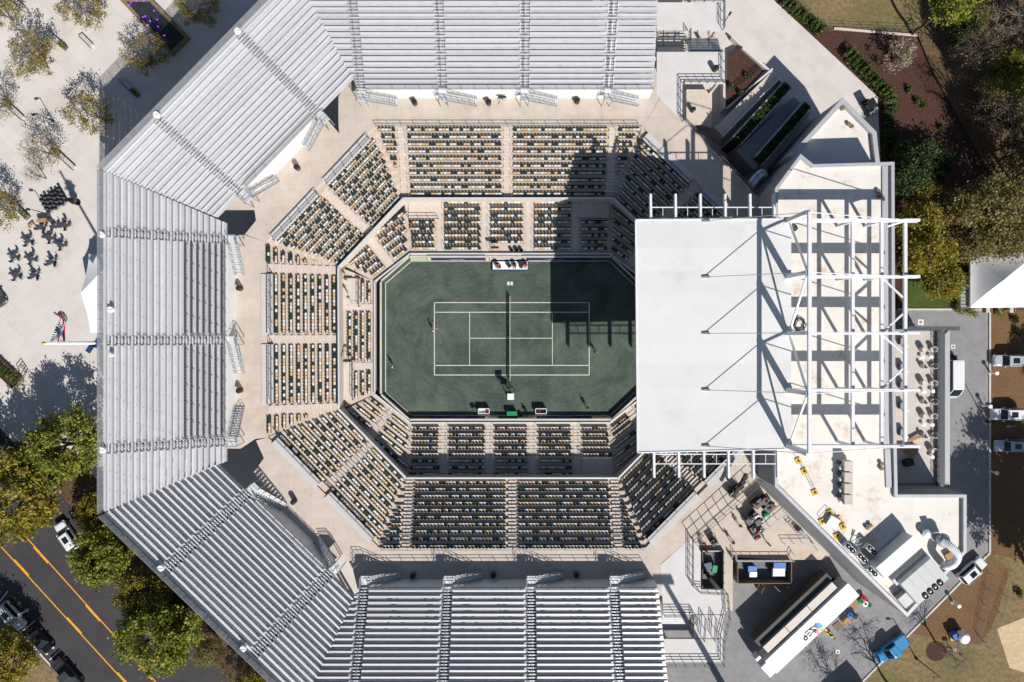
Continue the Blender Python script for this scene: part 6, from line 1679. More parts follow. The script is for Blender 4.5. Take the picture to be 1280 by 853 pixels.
# ================================================================== PEOPLE
PERSONM = {}
def person_mesh(pose):
    """one continuous skinned figure, facing +X; returns (body mesh with 5 slots, hair mesh)"""
    if pose in PERSONM: return PERSONM[pose]
    V = []; E = []; Rr = []; Lb = []
    def v(p, r, lab, par=None):
        V.append(Vector(p)); Rr.append(r); Lb.append(lab)
        if par is not None: E.append((par, len(V) - 1))
        return len(V) - 1
    sit = pose == 'sit'; hz = .95 if not sit else .52
    lean = {'stand': 0, 'walk': .06, 'ready': .22, 'sit': .02, 'swing': .15}[pose]
    pe = v((0, 0, hz), (.15, .12), 1)
    w1 = v((lean * .3, 0, hz + .2), (.14, .105), 0, pe); ch = v((lean * .8, 0, hz + .42), (.165, .115), 0, w1); nb = v((lean, 0, hz + .53), (.07, .065), 3, ch)
    hd = v((lean + .02, 0, hz + .63), (.085, .085), 3, nb); ht = v((lean + .02, 0, hz + .74), (.095, .09), 3, hd); v((lean + .015, 0, hz + .82), (.06, .06), 4, ht)
    v((lean + .13, 0, hz + .69), (.014, .014), 3, hd)
    for s_ in (-1, 1): v((lean + .02, s_ * .10, hz + .70), (.018, .012), 3, hd)
    for s_ in (-1, 1):
        sh = v((lean * .8, s_ * .19, hz + .45), (.068, .062), 0, ch)
        if pose == 'stand': el, wr = (lean - .02, s_ * .25, hz + .17), (lean + .08, s_ * .24, hz - .07)
        elif pose == 'walk': el, wr = (lean - s_ * .14, s_ * .25, hz + .19), (lean - s_ * .12 + .12, s_ * .25, hz - .03)
        elif pose == 'sit': el, wr = (lean + .08, s_ * .26, hz + .2), (lean + .3, s_ * .17, hz + .12)
        elif pose == 'ready': el, wr = (lean + .12, s_ * .29, hz + .2), (lean + .33, s_ * .12, hz + .17)
        else: el, wr = ((lean + .12, -.32, hz + .36), (lean + .3, -.48, hz + .45)) if s_ < 0 else ((lean - .05, .38, hz + .3), (lean + .12, .52, hz + .36))
        e = v(el, (.048, .045), 3, sh); w = v(wr, (.034, .03), 3, e)
        d = (Vector(wr) - Vector(el)).normalized(); sd_v = d.cross(Vector((1, 0, 0)) if abs(d.x) < .8 else Vector((0, 0, 1))).normalized()
        pm = v(Vector(wr) + d * .07, (.04, .022), 3, w)
        for k in range(4):
            f = v(Vector(wr) + d * .12 + sd_v * (k - 1.5) * .021, (.0095, .0095), 3, pm); v(Vector(wr) + d * (.165 + (.012, .022, .016, 0)[k]) + sd_v * (k - 1.5) * .023 + Vector((.012, 0, -.008)), (.008, .008), 3, f)
        th = v(Vector(wr) + d * .06 + sd_v * .05, (.011, .011), 3, w); v(Vector(wr) + d * .10 + sd_v * .066, (.009, .009), 3, th)
        hp = v((0, s_ * .1, hz - .05), (.105, .1), 1, pe)
        if sit: kn, an = (.43, s_ * .13, hz - .02), (.45, s_ * .13, .09)
        elif pose == 'walk': kn, an = (s_ * .17 + .06, s_ * .1, .5), (s_ * .28 - .06, s_ * .1, .1)
        elif pose in ('ready', 'swing'): kn, an = (.12, s_ * .24, .5), (0, s_ * .3, .09)
        else: kn, an = (.02, s_ * .11, .5), (0, s_ * .11, .09)
        k_ = v(kn, (.068, .065), 1, hp); c_ = v(lerp(Vector(kn), Vector(an), .4), (.058, .055), 5, k_); a_ = v(an, (.042, .042), 5, c_)
        v((an[0] + .15, an[1] + s_ * .02, .045), (.045, .035), 2, a_)
    me = bpy.data.meshes.new('person_cage'); me.from_pydata(V, E, []); ob = bpy.data.objects.new('person_cage', me); COL.objects.link(ob)
    ob.modifiers.new('skin', 'SKIN'); ob.modifiers.new('sub', 'SUBSURF').levels = 1
    for i, sv in enumerate(me.skin_vertices[0].data): sv.radius = Rr[i]; sv.use_root = (i == 0)
    bpy.context.view_layer.update()
    dg = bpy.context.evaluated_depsgraph_get()
    m2 = bpy.data.meshes.new_from_object(ob.evaluated_get(dg))
    bpy.data.objects.remove(ob, do_unlink=True)
    m2.name = 'person_' + pose
    idx = []
    for p in m2.polygons:
        c = p.center; i = min(range(len(V)), key=lambda q: (V[q] - c).length - .4 * max(Rr[q])); idx.append(Lb[i])
    hb = MB(); hb.lathe((lean + .005, 0, hz + .70), [(.095, 0), (.108, .05), (.10, .10), (.07, .135), (.02, .15)], 12); hm = hb.mesh('hair', M['hair'], smooth=True)
    PERSONM[pose] = (m2, idx, hm); return PERSONM[pose]
CL = {'white': M['white'], 'orange': M['orange'], 'red': M['red'], 'black': M['dark'], 'navy': M['navy'], 'yellow': mat('yellow_shirt', (.65, .42, .08), .7), 'khaki': mat('khaki_cloth', (.30, .24, .16), .8), 'skin': M['skin'], 'grey': mat('grey_cloth', (.18, .18, .19), .8)}
def person(lab, px, pose, heading, shirt, legs, z=0.0, shorts=False, group=None, zh=.9):
    me, idx, hm = person_mesh(pose)
    m = me.copy(); m.materials.clear()
    for x in (CL[shirt], CL[legs], M['white'] if shorts else M['black'], M['skin'], M['hair'], M['skin'] if shorts else CL[legs]): m.materials.append(x)
    m.polygons.foreach_set('material_index', idx); m.polygons.foreach_set('use_smooth', [True] * len(m.polygons))
    c = W(px[0], px[1], z); t = thing('person', lab, 'person', (c.x, c.y, z), group, R(heading))
    o = bpy.data.objects.new('body', m); COL.objects.link(o); o.parent = t
    o = bpy.data.objects.new('hair', hm); COL.objects.link(o); o.parent = t
    return t
def racket(lab, px, z, a):
    c = W(*px, z); t = thing('tennis_racket', lab, 'racket', (c.x, c.y, z))
    b = MB(); pr = [Vector((c.x + .16 * math.cos(k * .5236) * math.cos(a) - .13 * math.sin(k * .5236) * math.sin(a), c.y + .16 * math.cos(k * .5236) * math.sin(a) + .13 * math.sin(k * .5236) * math.cos(a), z)) for k in range(13)]
    b.path(pr, .014, 5); b.build('frame', M['red'], t)
    b = MB(); b.tube((c.x - .16 * math.cos(a), c.y - .16 * math.sin(a), z), (c.x - .5 * math.cos(a), c.y - .5 * math.sin(a), z), .018, n=6); b.build('handle', M['black'], t)
    b = MB()
    for k in range(-4, 5):
        f = math.sqrt(1 - (k / 5) ** 2); q = Vector((c.x, c.y, z)) + Vector((-math.sin(a), math.cos(a), 0)) * (k * .025); dd = Vector((math.cos(a), math.sin(a), 0)) * .15 * f; b.beam(q - dd, q + dd, .006)
    tag(b.build('strings', M['white'], t), kind='stuff')
person('tennis player in white behind the left baseline', (541.5, 413), 'swing', 10, 'white', 'white', .012, True)
racket('racket held by the player behind the left baseline', (546, 411.5), 1.35, .5)
person('tennis player in yellow and black behind the right baseline', (745, 440), 'ready', 175, 'yellow', 'black', .012, True)
racket('racket held by the player behind the right baseline', (741, 438), 1.2, 2.8)
person('ball kid in pale shirt standing at the left court wall', (492, 458), 'stand', 0, 'white', 'navy', .012)
person('line judge in dark clothes standing on the near right side of the court', (733.5, 509), 'stand', 120, 'black', 'black', .012)
person('ball kid in navy standing at the near wall by the green box', (660, 518.5), 'stand', 90, 'navy', 'navy', .012)
g = 'people in orange vests on the loading deck'
for i, (x, y, h_, lab) in enumerate(((901, 661, 30, 'person in orange vest nearest the tall fence'), (892, 671, 200, 'person in orange vest beside the equipment cart'), (878, 677, 100, 'person in orange vest at the left end of the deck'), (880, 686, 300, 'person in orange vest next to the dark sunken pen'))):
    person(lab, (x, y), ('stand', 'walk', 'stand', 'walk')[i], h_, 'orange', 'navy', 1.0, group=g)
g = 'people in dark clothes on the loading deck'
for i, (x, y, h_, lab) in enumerate(((914, 676, 140, 'person in dark clothes crossing the middle of the deck'), (916, 699, 250, 'person in dark clothes at the deck railing'), (928, 647, 60, 'person in dark clothes at the upper side of the deck'), (958, 678, 20, 'person in dark clothes beside the stacked cases'), (922.5, 655, 320, 'person in dark clothes left of the stacked cases'))):
    person(lab, (x, y), ('walk', 'stand', 'walk', 'stand', 'stand')[i], h_, ('black', 'grey', 'black', 'khaki', 'navy')[i], 'black', 1.0, group=g)
person('camera operator in dark clothes on the platform at the left', (433.5, 349), 'stand', 0, 'black', 'grey', 2.3)
person('photographer in grey on the left lower seating platform', (437, 372), 'stand', 0, 'grey', 'black', 2.3)
person('passer-by in dark clothes in the bleacher shadow on the plaza', (171, 118), 'walk', 140, 'black', 'navy', 0)
person('passer-by in dark clothes beside the end of the dark pool', (228, 60), 'stand', 200, 'black', 'grey', 0)

# ================================================================== COURT FURNITURE
# players' bench platform on the far side
pb_ = thing('bench_platform', 'white low platform with navy edge at the far end of the net', 'platform', tuple(W(637, 333)))
A4 = polyW([(615, 326), (660.5, 326), (660.5, 338), (615, 338)], .5)
b = MB(); b.prism(A4, 0.02, .42); b.build('base', M['navy'], pb_); b = MB(); b.prism(off_poly(A4, .12), .422, .46); b.build('deck', M['white'], pb_)
for i, (x, y) in enumerate(((621, 331), (643, 331.5), (656.5, 330.5))):
    nm = ('left', 'middle', 'right')[i]
    p = W(x, y, .9); t = thing('court_chair', 'dark chair, %s one on the white bench platform' % nm, 'chair', (p.x, p.y, .46), 'chairs on the bench platform')
    b = MB(); b.box((p.x, p.y, .9), (.55, .5, .06)); b.build('seat', M['dark'], t); b = MB(); b.box((p.x, p.y + .27, 1.2), (.55, .05, .6)); b.build('backrest', M['dark'], t)
    for (dx, dy) in ((-.22, -.2), (.22, -.2), (-.22, .2), (.22, .2)): b = MB(); b.beam((p.x + dx, p.y + dy, .46), (p.x + dx, p.y + dy, .88), .05); b.build('leg', M['dksteel'], t)
    tt = person('seated person in red, %s one on the bench platform' % nm, (x + .4, y + .5), 'sit', -90, 'red', 'black', .46)
for i, (x, y) in enumerate(((624, 334), (635, 330), (637, 333), (650, 329), (652, 333.5))):
    p = W(x, y, .5); b = MB(); b.box((p.x, p.y, .66), (.55, .4, .4), .3 * i); b.box((p.x + .1, p.y + .1, .9), (.3, .2, .12), .5 * i); tag(b.build('kit_bag', M['dark']), ('black kit bag, leftmost on the bench platform', 'black kit bag, second from left on the bench platform', 'black kit bag at the middle of the bench platform', 'black kit bag, second from right on the bench platform', 'black kit bag, rightmost on the bench platform')[i], 'bag', 'kit bags on the bench platform')
# umpire chair
c = W(638.5, 492.5); t = thing('umpire_chair', 'tall white topped umpire chair at the near end of the net', 'chair', tuple(c))
for (dx, dy) in ((-.55, -.5), (.55, -.5), (-.55, .7), (.55, .7)): b = MB(); b.beam((c.x + dx, c.y + dy, .02), (c.x + dx * .6, c.y + dy * .55, 1.9), .08); b.build('leg', M['dksteel'], t)
for k in range(4): z = .4 + k * .4; b = MB(); b.beam((c.x - .48 + .05 * k, c.y + .62 - .07 * k, z), (c.x + .48 - .05 * k, c.y + .62 - .07 * k, z), .1, .05); b.build('rung', M['dksteel'], t)
b = MB(); b.box((c.x, c.y, 1.92), (.8, .8, .07)); b.build('platform', M['dksteel'], t); b = MB(); b.box((c.x, c.y - .05, 2.3), (.6, .5, .08)); b.build('seat', M['green'], t); b = MB(); b.box((c.x, c.y - .32, 2.65), (.6, .06, .7)); b.build('backrest', M['green'], t)
for s_ in (-1, 1): b = MB(); b.beam((c.x + s_ * .45, c.y - .35, 1.9), (c.x + s_ * .45, c.y - .4, 3.3), .05); b.build('canopy_post', M['white'], t)
b = MB(); b.box((c.x, c.y - .18, 3.33), (.98, .92, .06)); b.build('sunshade', M['white'], t)
b = MB(); b.box((c.x - .62, c.y + .4, 2.2), (.3, .3, .35)); b.build('microphone_box', M['black'], t)
# drink coolers by the near wall
for (x, lab) in ((605, 'left'), (676, 'right')):
    p = W(x, 513.5); t = thing('drinks_cooler', 'white open cooler with red bottles, %s one at the near wall' % lab, 'cooler', tuple(p), 'coolers at the near wall')
    wx, wy = 1.65, .75
    for (dx, dy, sx, sy) in ((0, wy / 2, wx, .09), (0, -wy / 2, wx, .09), (-wx / 2, 0, .09, wy), (wx / 2, 0, .09, wy)): b = MB(); b.box((p.x + dx, p.y + dy, .5), (sx - .002, sy - .001, .95)); b.build('side', M['white'], t)
    b = MB(); b.box((p.x, p.y, .3), (wx - .12, wy - .12, .5)); b.build('bottom', M['navy'] if lab == 'right' else M['tent'], t)
    for k in range(9): b = MB(); b.lathe((p.x + (-.1 if lab == 'right' else .35) + (k % 3) * .16 - .3 * (lab == 'right'), p.y - .2 + (k // 3) * .18, .55), [(.07, 0), (.07, .22), (.03, .3), (.03, .36)], 8); b.build('bottle', M['red'], t)
p = W(640, 516.5); t = thing('equipment_box', 'green box at the near wall behind the umpire chair', 'box', tuple(p)); b = MB(); b.box((p.x, p.y, .45), (1.5, .6, .86)); b.build('body', M['green'], t, bevel=.03); b = MB(); b.box((p.x, p.y, .92), (1.56, .66, .06)); b.build('lid', M['green'], t)
p = W(593, 511.5); t = thing('towel_bin', 'small green bin left of the left cooler', 'bin', tuple(p)); b = MB(); b.lathe((p.x, p.y, .02), [(.3, 0), (.34, .7), (.36, .72), (.3, .74)], 12); b.build('tub', M['green_wall'], t); b = MB(); b.lathe((p.x, p.y, .6), [(.28, 0), (.28, .05)], 12); b.build('towels', M['leaf_pale'], t)
p = W(650.5, 520); t = thing('ball_hopper', 'round black ring basket at the near wall', 'basket', tuple(p)); b = MB(); b.lathe((p.x, p.y, .02), [(.34, 0), (.36, .55), (.30, .56), (.28, .1), (.02, .08)], 14); b.build('basket', M['black'], t)
for i, (x, r_) in enumerate(((639.5, .26), (645.8, .32), (651.6, .28))):
    p = W(x, 313.2, 1.0); b = MB(); b.lathe((p.x, p.y, .96), [(r_, 0), (r_, .45), (r_ - .08, .46), (r_ - .1, .1), (.02, .09)], 16); tag(b.build('round_tub', M['black']), ('black ringed tub, left of three above the far wall', 'black ringed tub, middle of three above the far wall', 'black ringed tub, right of three above the far wall')[i], 'tub', 'tubs above the far court wall')
# tripod cameras
def tripod(lab, px, z):
    c = W(*px, z); t = thing('tripod_camera', lab, 'camera', (c.x, c.y, z), 'cameras in the stands')
    for k in range(3): a = k * 2.094; b = MB(); b.tube((c.x + .55 * math.cos(a), c.y + .55 * math.sin(a), z), (c.x, c.y, z + 1.25), .035, n=6); b.build('leg', M['black'], t)
    b = MB(); b.box((c.x, c.y, z + 1.45), (.75, .32, .36)); b.build('camera_body', M['dark'], t); b = MB(); b.tube((c.x + .35, c.y, z + 1.45), (c.x + .8, c.y, z + 1.45), .14, .17, 10); b.build('lens', M['glass'], t)
tripod('black tripod camera on the left platform behind the baseline', (436, 347), 2.3)
tripod('black tripod camera at the left tier beside the narrow seats', (435, 451), 2.3)
tripod('black tripod camera in the shaded far right corner', (748, 308), 2.0)
tripod('black tripod camera on the sunny far concourse', (626, 126), ZC)
tripod('black tripod camera at the far lower seats', (617, 311), .97)

# litter bins on the concourse
for i, (x, y, lab) in enumerate(((519, 130, 'brown litter bin on the far concourse below the second stairway'), (611, 130, 'brown litter bin on the far concourse near its middle'), (721, 128, 'brown litter bin on the far concourse between the right stairways'), (373, 211, 'brown litter bin on the upper left concourse'), (301.5, 361, 'brown litter bin on the left concourse, upper one'), (301.5, 488, 'brown litter bin on the left concourse, lower one'),
                                 (369, 626, 'brown litter bin on the lower left concourse'), (517, 718, 'brown litter bin in the shade of the bottom concourse, left one'), (617, 717, 'brown litter bin in the shade of the bottom concourse, middle one'), (720, 717, 'brown litter bin in the shade of the bottom concourse, right one'), (893, 88, 'brown litter bin on the upper stair platform'))):
    p = W(x, y, ZC); t = thing('litter_bin', lab, 'bin', (p.x, p.y, ZC), 'litter bins on the concourse')
    b = MB(); b.lathe((p.x, p.y, ZC), [(.33, 0), (.38, .1), (.38, .95), (.34, 1.0)], 14); b.build('drum', M['bark_dark'], t); b = MB(); b.lathe((p.x, p.y, ZC + 1.0), [(.40, 0), (.38, .08), (.2, .14)], 14); b.build('lid', M['black'], t)

# ================================================================== TERRACE FURNITURE
wht = mat('cream_wicker', (.52, .47, .43), .7, .06, 4.0)
ch_spots = [(1152, 437), (1164, 437), (1153, 457.5), (1165, 457.5), (1152, 478.5), (1164, 479), (1153, 501.5), (1165, 501.5), (1153, 520), (1164, 520), (1153, 544), (1165, 543.5), (1163.5, 563)]
rows_ = ('first', 'second', 'third', 'fourth', 'fifth', 'sixth', 'seventh')
for i, (x, y) in enumerate(ch_spots):
    p = W(x, y, ZT); rowi = i // 2; side = ('left', 'right')[i % 2] if i < 12 else 'single'
    t = thing('tub_armchair', 'cream tub armchair, %s one in the %s row from the top of the terrace' % (side, rows_[rowi]), 'armchair', (p.x, p.y, ZT), 'armchairs on the roof terrace')
    a = (2.4, .7, 4.0, 5.4)[i % 4]
    b = MB(); b.lathe((p.x, p.y, ZT + .05), [(.34, 0), (.37, .3), (.35, .38), (.1, .4)], 14); b.build('seat', wht, t)
    b = MB(); n = 11
    for k in range(n):
        q0 = a - 1.9 + 3.8 * k / n; q1 = a - 1.9 + 3.8 * (k + 1) / n; pts_ = [(p.x + r_ * math.cos(q), p.y + r_ * math.sin(q)) for r_, q in ((.36, q0), (.44, q0), (.44, q1), (.36, q1))]
        b.prism(pts_, ZT + .05, ZT + .95 - .25 * abs(k - n / 2 + .5) / n)
    b.build('backrest', wht, t)
for i, (x, y) in enumerate(((1151, 447), (1162, 446.5), (1153, 490), (1164, 489), (1153, 531), (1163, 531), (1163, 571))):
    p = W(x, y, ZT); t = thing('side_table', 'small white round table, %s from the top of the terrace' % rows_[i], 'table', (p.x, p.y, ZT), 'side tables on the roof terrace')
    b = MB(); b.lathe((p.x, p.y, ZT + .5), [(.28, 0), (.28, .04)], 14); b.build('top', M['white'], t); b = MB(); b.lathe((p.x, p.y, ZT), [(.2, 0), (.18, .04), (.04, .08), (.04, .5)], 10); b.build('stand', M['white'], t)
for i, y in enumerate((427, 459, 481, 507, 540)):
    p = W(1125.5, y, ZT); t = thing('lounge_table', 'dark low cabinet against the inner terrace wall, %s from the top' % rows_[i], 'cabinet', (p.x, p.y, ZT), 'cabinets along the inner terrace wall')
    b = MB(); b.box((p.x, p.y, ZT + .4), (.8, .9, .78)); b.build('body', M['dksteel'], t, bevel=.02); b = MB(); b.box((p.x, p.y, ZT + .82), (.86, .96, .05)); b.build('top', M['bwall'], t)
    b = MB(); b.box((p.x + .5, p.y - .7, ZT + .4), (.35, .35, .8)); b.build('side_box', M['white'], t)
for i, (a_, c_) in enumerate((((1135, 551), (1153, 545)), ((1128, 563), (1145, 556)), ((1132, 566), (1147, 560)), ((1138, 575), (1147, 561)))):
    p, q = W(*a_, ZT + .3), W(*c_, ZT + .5); b = MB(); b.beam(p, q, .45, .12); b.beam(p + Vector((0, 0, .08)), q + Vector((0, 0, .08)), .2, .05); tag(b.build('timber_plank', M['wood']), ('timber board, topmost of the pile under the last truss end', 'timber board, leftmost of the pile on the terrace', 'timber board in the middle of the terrace pile', 'timber board in the shade beside the dark box')[i], 'board', 'timber boards on the terrace')
p = W(1132.5, 577.5, ZT); b = MB(); b.box((p.x, p.y, ZT + .5), (1.2, .9, 1.0), .25); tag(b.build('speaker_case', M['black'], bevel=.03), 'black case standing in the shade at the lower end of the terrace', 'case')

# ================================================================== YARD, DECK AND ROADSIDE
rr = random.Random(12)
cases = [(938, 651, 1.3, .9, 1.2, 'bwall'), (944, 645, 1.1, .8, 1.4, 'dark'), (949, 653, 1.2, .8, 1.5, 'black'), (942, 662, .9, .9, 1.1, 'dark'), (951, 663, 1.1, .7, 1.2, 'bwall'), (946, 671, 1.0, .8, .9, 'unit'), (948, 630, 1.5, 1.0, 1.5, 'black'), (957, 626, 1.2, .9, 1.6, 'dark'), (960, 636, 1.0, 1.0, 1.2, 'black'), (966, 632, .8, .7, 1.0, 'brownwood'), (893, 678, 1.0, .8, 1.1, 'dark')]
cl_lab = ['grey flight case at the left of the deck cases', 'black flight case at the top of the middle stack', 'tall black flight case in the middle of the deck', 'dark flight case below the grey one', 'grey flight case right of the middle stack', 'pale flight case lowest in the middle group', 'black flight case at the left of the upper group', 'tall dark flight case at the top of the upper group', 'black flight case in the middle of the upper group', 'brown case at the right of the upper group', 'dark trolley case beside the orange vests']
for i, (x, y, sx, sy, sz, mm) in enumerate(cases):
    p = W(x, y, 1 + sz); a = R(38) + rr.uniform(-.2, .2); t = thing('flight_case', cl_lab[i], 'case', (p.x, p.y, 1.0), 'flight cases on the loading deck')
    b = MB(); b.box((p.x, p.y, 1.12 + sz / 2), (sx, sy, sz), a); b.build('body', M[mm], t, bevel=.03); b = MB(); b.box((p.x, p.y, 1.14 + sz), (sx + .04, sy + .04, .05), a); b.build('lid', M['dksteel'], t)
    for k in range(3): q = rot2(p, a, rr.uniform(-.4, .4) * sx, rr.uniform(-.35, .35) * sy); b = MB(); b.box((q[0], q[1], 1.25 + sz), (.35, .25, .2), rr.uniform(0, 3)); b.build('loose_item', (M['red'], M['unit_pale'], M['dark'], M['brownwood'])[rr.randrange(4)], t)
    for (dx, dy) in ((-.4, -.35), (.4, -.35), (-.4, .35), (.4, .35)): q = rot2(p, a, dx * sx, dy * sy); b = MB(); b.tube((q[0] - .03, q[1], 1.06), (q[0] + .03, q[1], 1.06), .06, n=8); b.build('castor', M['tyre'], t)
p = W(960, 645, 1.8); b = MB(); b.hexa([(p.x - .6, p.y - .4, 1.02), (p.x + .6, p.y - .4, 1.02), (p.x + .6, p.y + .4, 1.02), (p.x - .6, p.y + .4, 1.02)], [(p.x - .45, p.y - .25, 1.5), (p.x + .4, p.y - .2, 1.4), (p.x + .45, p.y + .2, 1.5), (p.x - .4, p.y + .3, 1.35)]); tag(b.build('green_tarpaulin', M['green']), 'green tarpaulin bundle between the two case groups', 'tarpaulin')
t = thing('ladder_rack', 'grey metal ladder rack leaning by the building on the deck', 'rack', tuple(W(992, 658, 1)))
p0, p1, p2, p3 = W(984, 653, 1.6), W(988, 649, 1.6), W(1000, 662, 1.3), W(996, 667, 1.3)
for (a_, c_) in ((p0, p3), (p1, p2)): b = MB(); b.beam(a_, c_, .07); b.build('side_rail', M['dksteel'], t)
for k in range(6): b = MB(); b.beam(lerp(p0, p3, k / 5), lerp(p1, p2, k / 5), .06); b.build('rung', M['dksteel'], t)
for v_ in (p0, p1, p2, p3): b = MB(); b.beam((v_.x, v_.y, 1), v_, .06); b.build('leg', M['dksteel'], t)
p = W(1004, 668, 2); b = MB(); b.box((p.x, p.y, 1.55), (1.6, .5, 1.1), R(-42)); tag(b.build('dark_cabinet', M['bwall'], bevel=.02), 'dark cabinet on the deck beside the ladder rack', 'cabinet')
# camera crane on the shaded concourse corner
p = W(917, 612, ZC); t = thing('camera_crane', 'black camera crane on the concourse beside the canopy corner', 'crane', (p.x, p.y, ZC))
b = MB(); b.box((p.x, p.y, ZC + .5), (1.6, .9, .7), R(45)); b.build('base', M['black'], t); b = MB(); b.box((p.x - .5, p.y - .6, ZC + 1.0), (.8, .6, .5), R(45)); b.build('counterweight', M['bwall'], t)
b = MB(); b.beam((p.x, p.y, ZC + .8), (p.x, p.y, ZC + 2.0), .25); b.build('column', M['black'], t); q = W(933, 592, ZC + 2.2); b = MB(); b.beam((p.x - .7, p.y - .7, ZC + 2.0), q, .4, .4); b.build('boom', M['black'], t)
for k in range(3): b = MB(); v_ = lerp(p, q, .3 + .25 * k); b.box((v_.x, v_.y, ZC + 2.35), (.7, .55, .3), R(45)); b.build('boom_case', M['dark'], t)
for (dx, dy) in ((-.6, -.6), (.6, .6), (-.6, .4), (.4, -.6)): b = MB(); b.tube((p.x + dx, p.y + dy - .06, ZC + .2), (p.x + dx, p.y + dy + .06, ZC + .2), .2, n=10); b.build('wheel', M['tyre'], t)
# pallets and bins beside the trailer
def pallet(lab, px, a, m, load=None):
    p = W(*px); t = thing('pallet', lab, 'pallet', (p.x, p.y, 0), 'pallets beside the white trailer')
    for k in range(5): q = rot2(p, a, 0, -.48 + k * .24); b = MB(); b.box((q[0], q[1], .15), (1.2, .16, .03), a); b.build('slat', m, t)
    for k in range(3): q = rot2(p, a, -.5 + k * .5, 0); b = MB(); b.box((q[0], q[1], .075), (.1, 1.1, .11), a); b.build('bearer', m, t)
    if load: b = MB(); b.box((p.x, p.y, .18 + load / 2), (1.0, .85, load), a + .1); b.build('load', M['wood'], t)
pallet('empty wooden pallet nearest the trailer logo', (1047, 783), R(40), M['brownwood']); pallet('wooden pallet loaded with a timber crate', (1056, 775), R(42), M['wood'], .6); pallet('pale wooden pallet by the green bins', (1068, 756), R(40), M['wood'])
for i, (x, y, mm, lab) in enumerate(((1074, 750, 'green', 'green tub at the rear corner of the trailer'), (1079, 753, 'tent', 'white sack beside the green tub'), (1084, 755, 'green', 'green tub farthest from the trailer'), (1077, 746, 'red', 'red tub at the rear corner of the trailer'), (1060, 767, 'blue', 'blue tub between the pallets'), (1066, 768, 'dark', 'black sack between the pallets'))):
    p = W(x, y); t = thing('storage_tub', lab, 'tub', (p.x, p.y, 0), 'tubs and sacks by the trailer'); b = MB(); b.lathe((p.x, p.y, 0.01), [(.32, 0), (.42, .6), (.46, .63), (.46, .7), (.3, .78)], 12); b.build('tub', M[mm], t); b = MB(); b.lathe((p.x, p.y, .79), [(.2, 0), (.15, .1)], 10); b.build('knob', M['dark'], t)
for i, (x, y) in enumerate(((1034, 789), (1037, 793))):
    p = W(x, y); t = thing('barrier_block', ('yellow and black barrier block nearer the trailer', 'yellow and black barrier block farther from the trailer')[i], 'barrier', (p.x, p.y, 0), 'yellow barriers by the trailer')
    for k in range(4): q = rot2(p, R(-40), -.6 + k * .4, 0); b = MB(); b.box((q[0], q[1], .3), (.39, .35, .6), R(-40)); b.build('block', M['yellow'] if k % 2 == 0 else M['black'], t)
for i, (x, y, lab) in enumerate(((1047, 815, 'square white drain cover in the yard below the trailer'), (1191.5, 433.5, 'square white drain cover on the road above the van'), (1151, 403, 'square cream drain cover at the top of the service road'), (1139, 404.5, 'small square drain cover beside the building corner'))):
    p = W(x, y); s_ = .85 if i == 2 else .6; t = thing('drain_cover', lab, 'drain cover', (p.x, p.y, 0), 'drain covers in the grey paving')
    b = MB(); b.box((p.x, p.y, .014), (s_, s_, .012)); b.build('frame', M['white'], t); b = MB(); b.lathe((p.x, p.y, .021), [(s_ * .3, 0), (s_ * .3, .006)], 14); b.build('grate', M['dksteel'] if i != 2 else M['wood'], t)
for i, (x, y, lab) in enumerate(((1237, 466, 'white bollard light below the topmost silver car'), (1237, 589, 'white bollard light on the kerb below the lowest parked car'), (1190.5, 753, 'white bollard light on the diagonal kerb'), (1229, 507, 'white bollard light left of the middle white car'), (34, 763, 'white bollard light on the road shoulder'))):
    p = W(x, y); t = thing('bollard_light', lab, 'bollard', (p.x, p.y, 0), 'white bollard lights'); b = MB(); b.tube((p.x, p.y, 0), (p.x, p.y, 1.5), .14, .12, 10); b.build('post', M['white'], t); b = MB(); b.lathe((p.x, p.y, 1.5), [(.3, 0), (.32, .12), (.2, .2)], 12); b.build('cap', M['tent'], t); b = MB(); b.box((p.x, p.y, .04), (.5, .5, .08)); b.build('base', M['kerb'], t)
p = W(1200, 797, 1); t = thing('water_tank_trailer', 'round white tank with blue side beside the bare earth', 'tank', (p.x, p.y, 0)); b = MB(); b.lathe((p.x + .3, p.y + .1, .4), [(.75, 0), (.8, .3), (.8, 1.3), (.6, 1.5), (.1, 1.56)], 18); b.build('tank', M['white'], t, smooth=False)
b = MB(); b.box((p.x - .75, p.y + .2, .8), (.9, .9, 1.1), .4); b.build('pump_box', M['blue'], t); b = MB(); b.box((p.x, p.y, .25), (2.2, 1.2, .14), .3); b.build('chassis', M['yellow'], t)
for s_ in (-1, 1): b = MB(); b.tube((p.x, p.y + s_ * .6, .3), (p.x, p.y + s_ * .8, .3), .3, n=12); b.build('wheel', M['tyre'], t)
p = W(1186, 808); t = thing('post_sign', 'small white and black post beside the mulch ring', 'post', (p.x, p.y, 0)); b = MB(); b.tube((p.x, p.y, 0), (p.x, p.y, 1.2), .06, n=8); b.build('post', M['dark'], t); b = MB(); b.box((p.x, p.y, 1.15), (.6, .4, .3)); b.build('box', M['unit_pale'], t)
# cafe style folding board behind the van
p = W(1193.5, 447.5, .9); t = thing('black_trolley', 'black flat trolley behind the white van', 'trolley', (p.x, p.y, 0)); b = MB(); b.box((p.x, p.y, .5), (1.0, .85, .5), -.15); b.build('box', M['dark'], t, bevel=.03); b = MB(); b.beam((p.x - .5, p.y, .5), (p.x - .5, p.y + .1, 1.1), .05); b.build('handle', M['dksteel'], t)
for (dx, dy) in ((-.4, -.35), (.4, -.35), (-.4, .35), (.4, .35)): b = MB(); b.tube((p.x + dx, p.y + dy - .03, .12), (p.x + dx, p.y + dy + .03, .12), .12, n=10); b.build('wheel', M['tyre'], t)
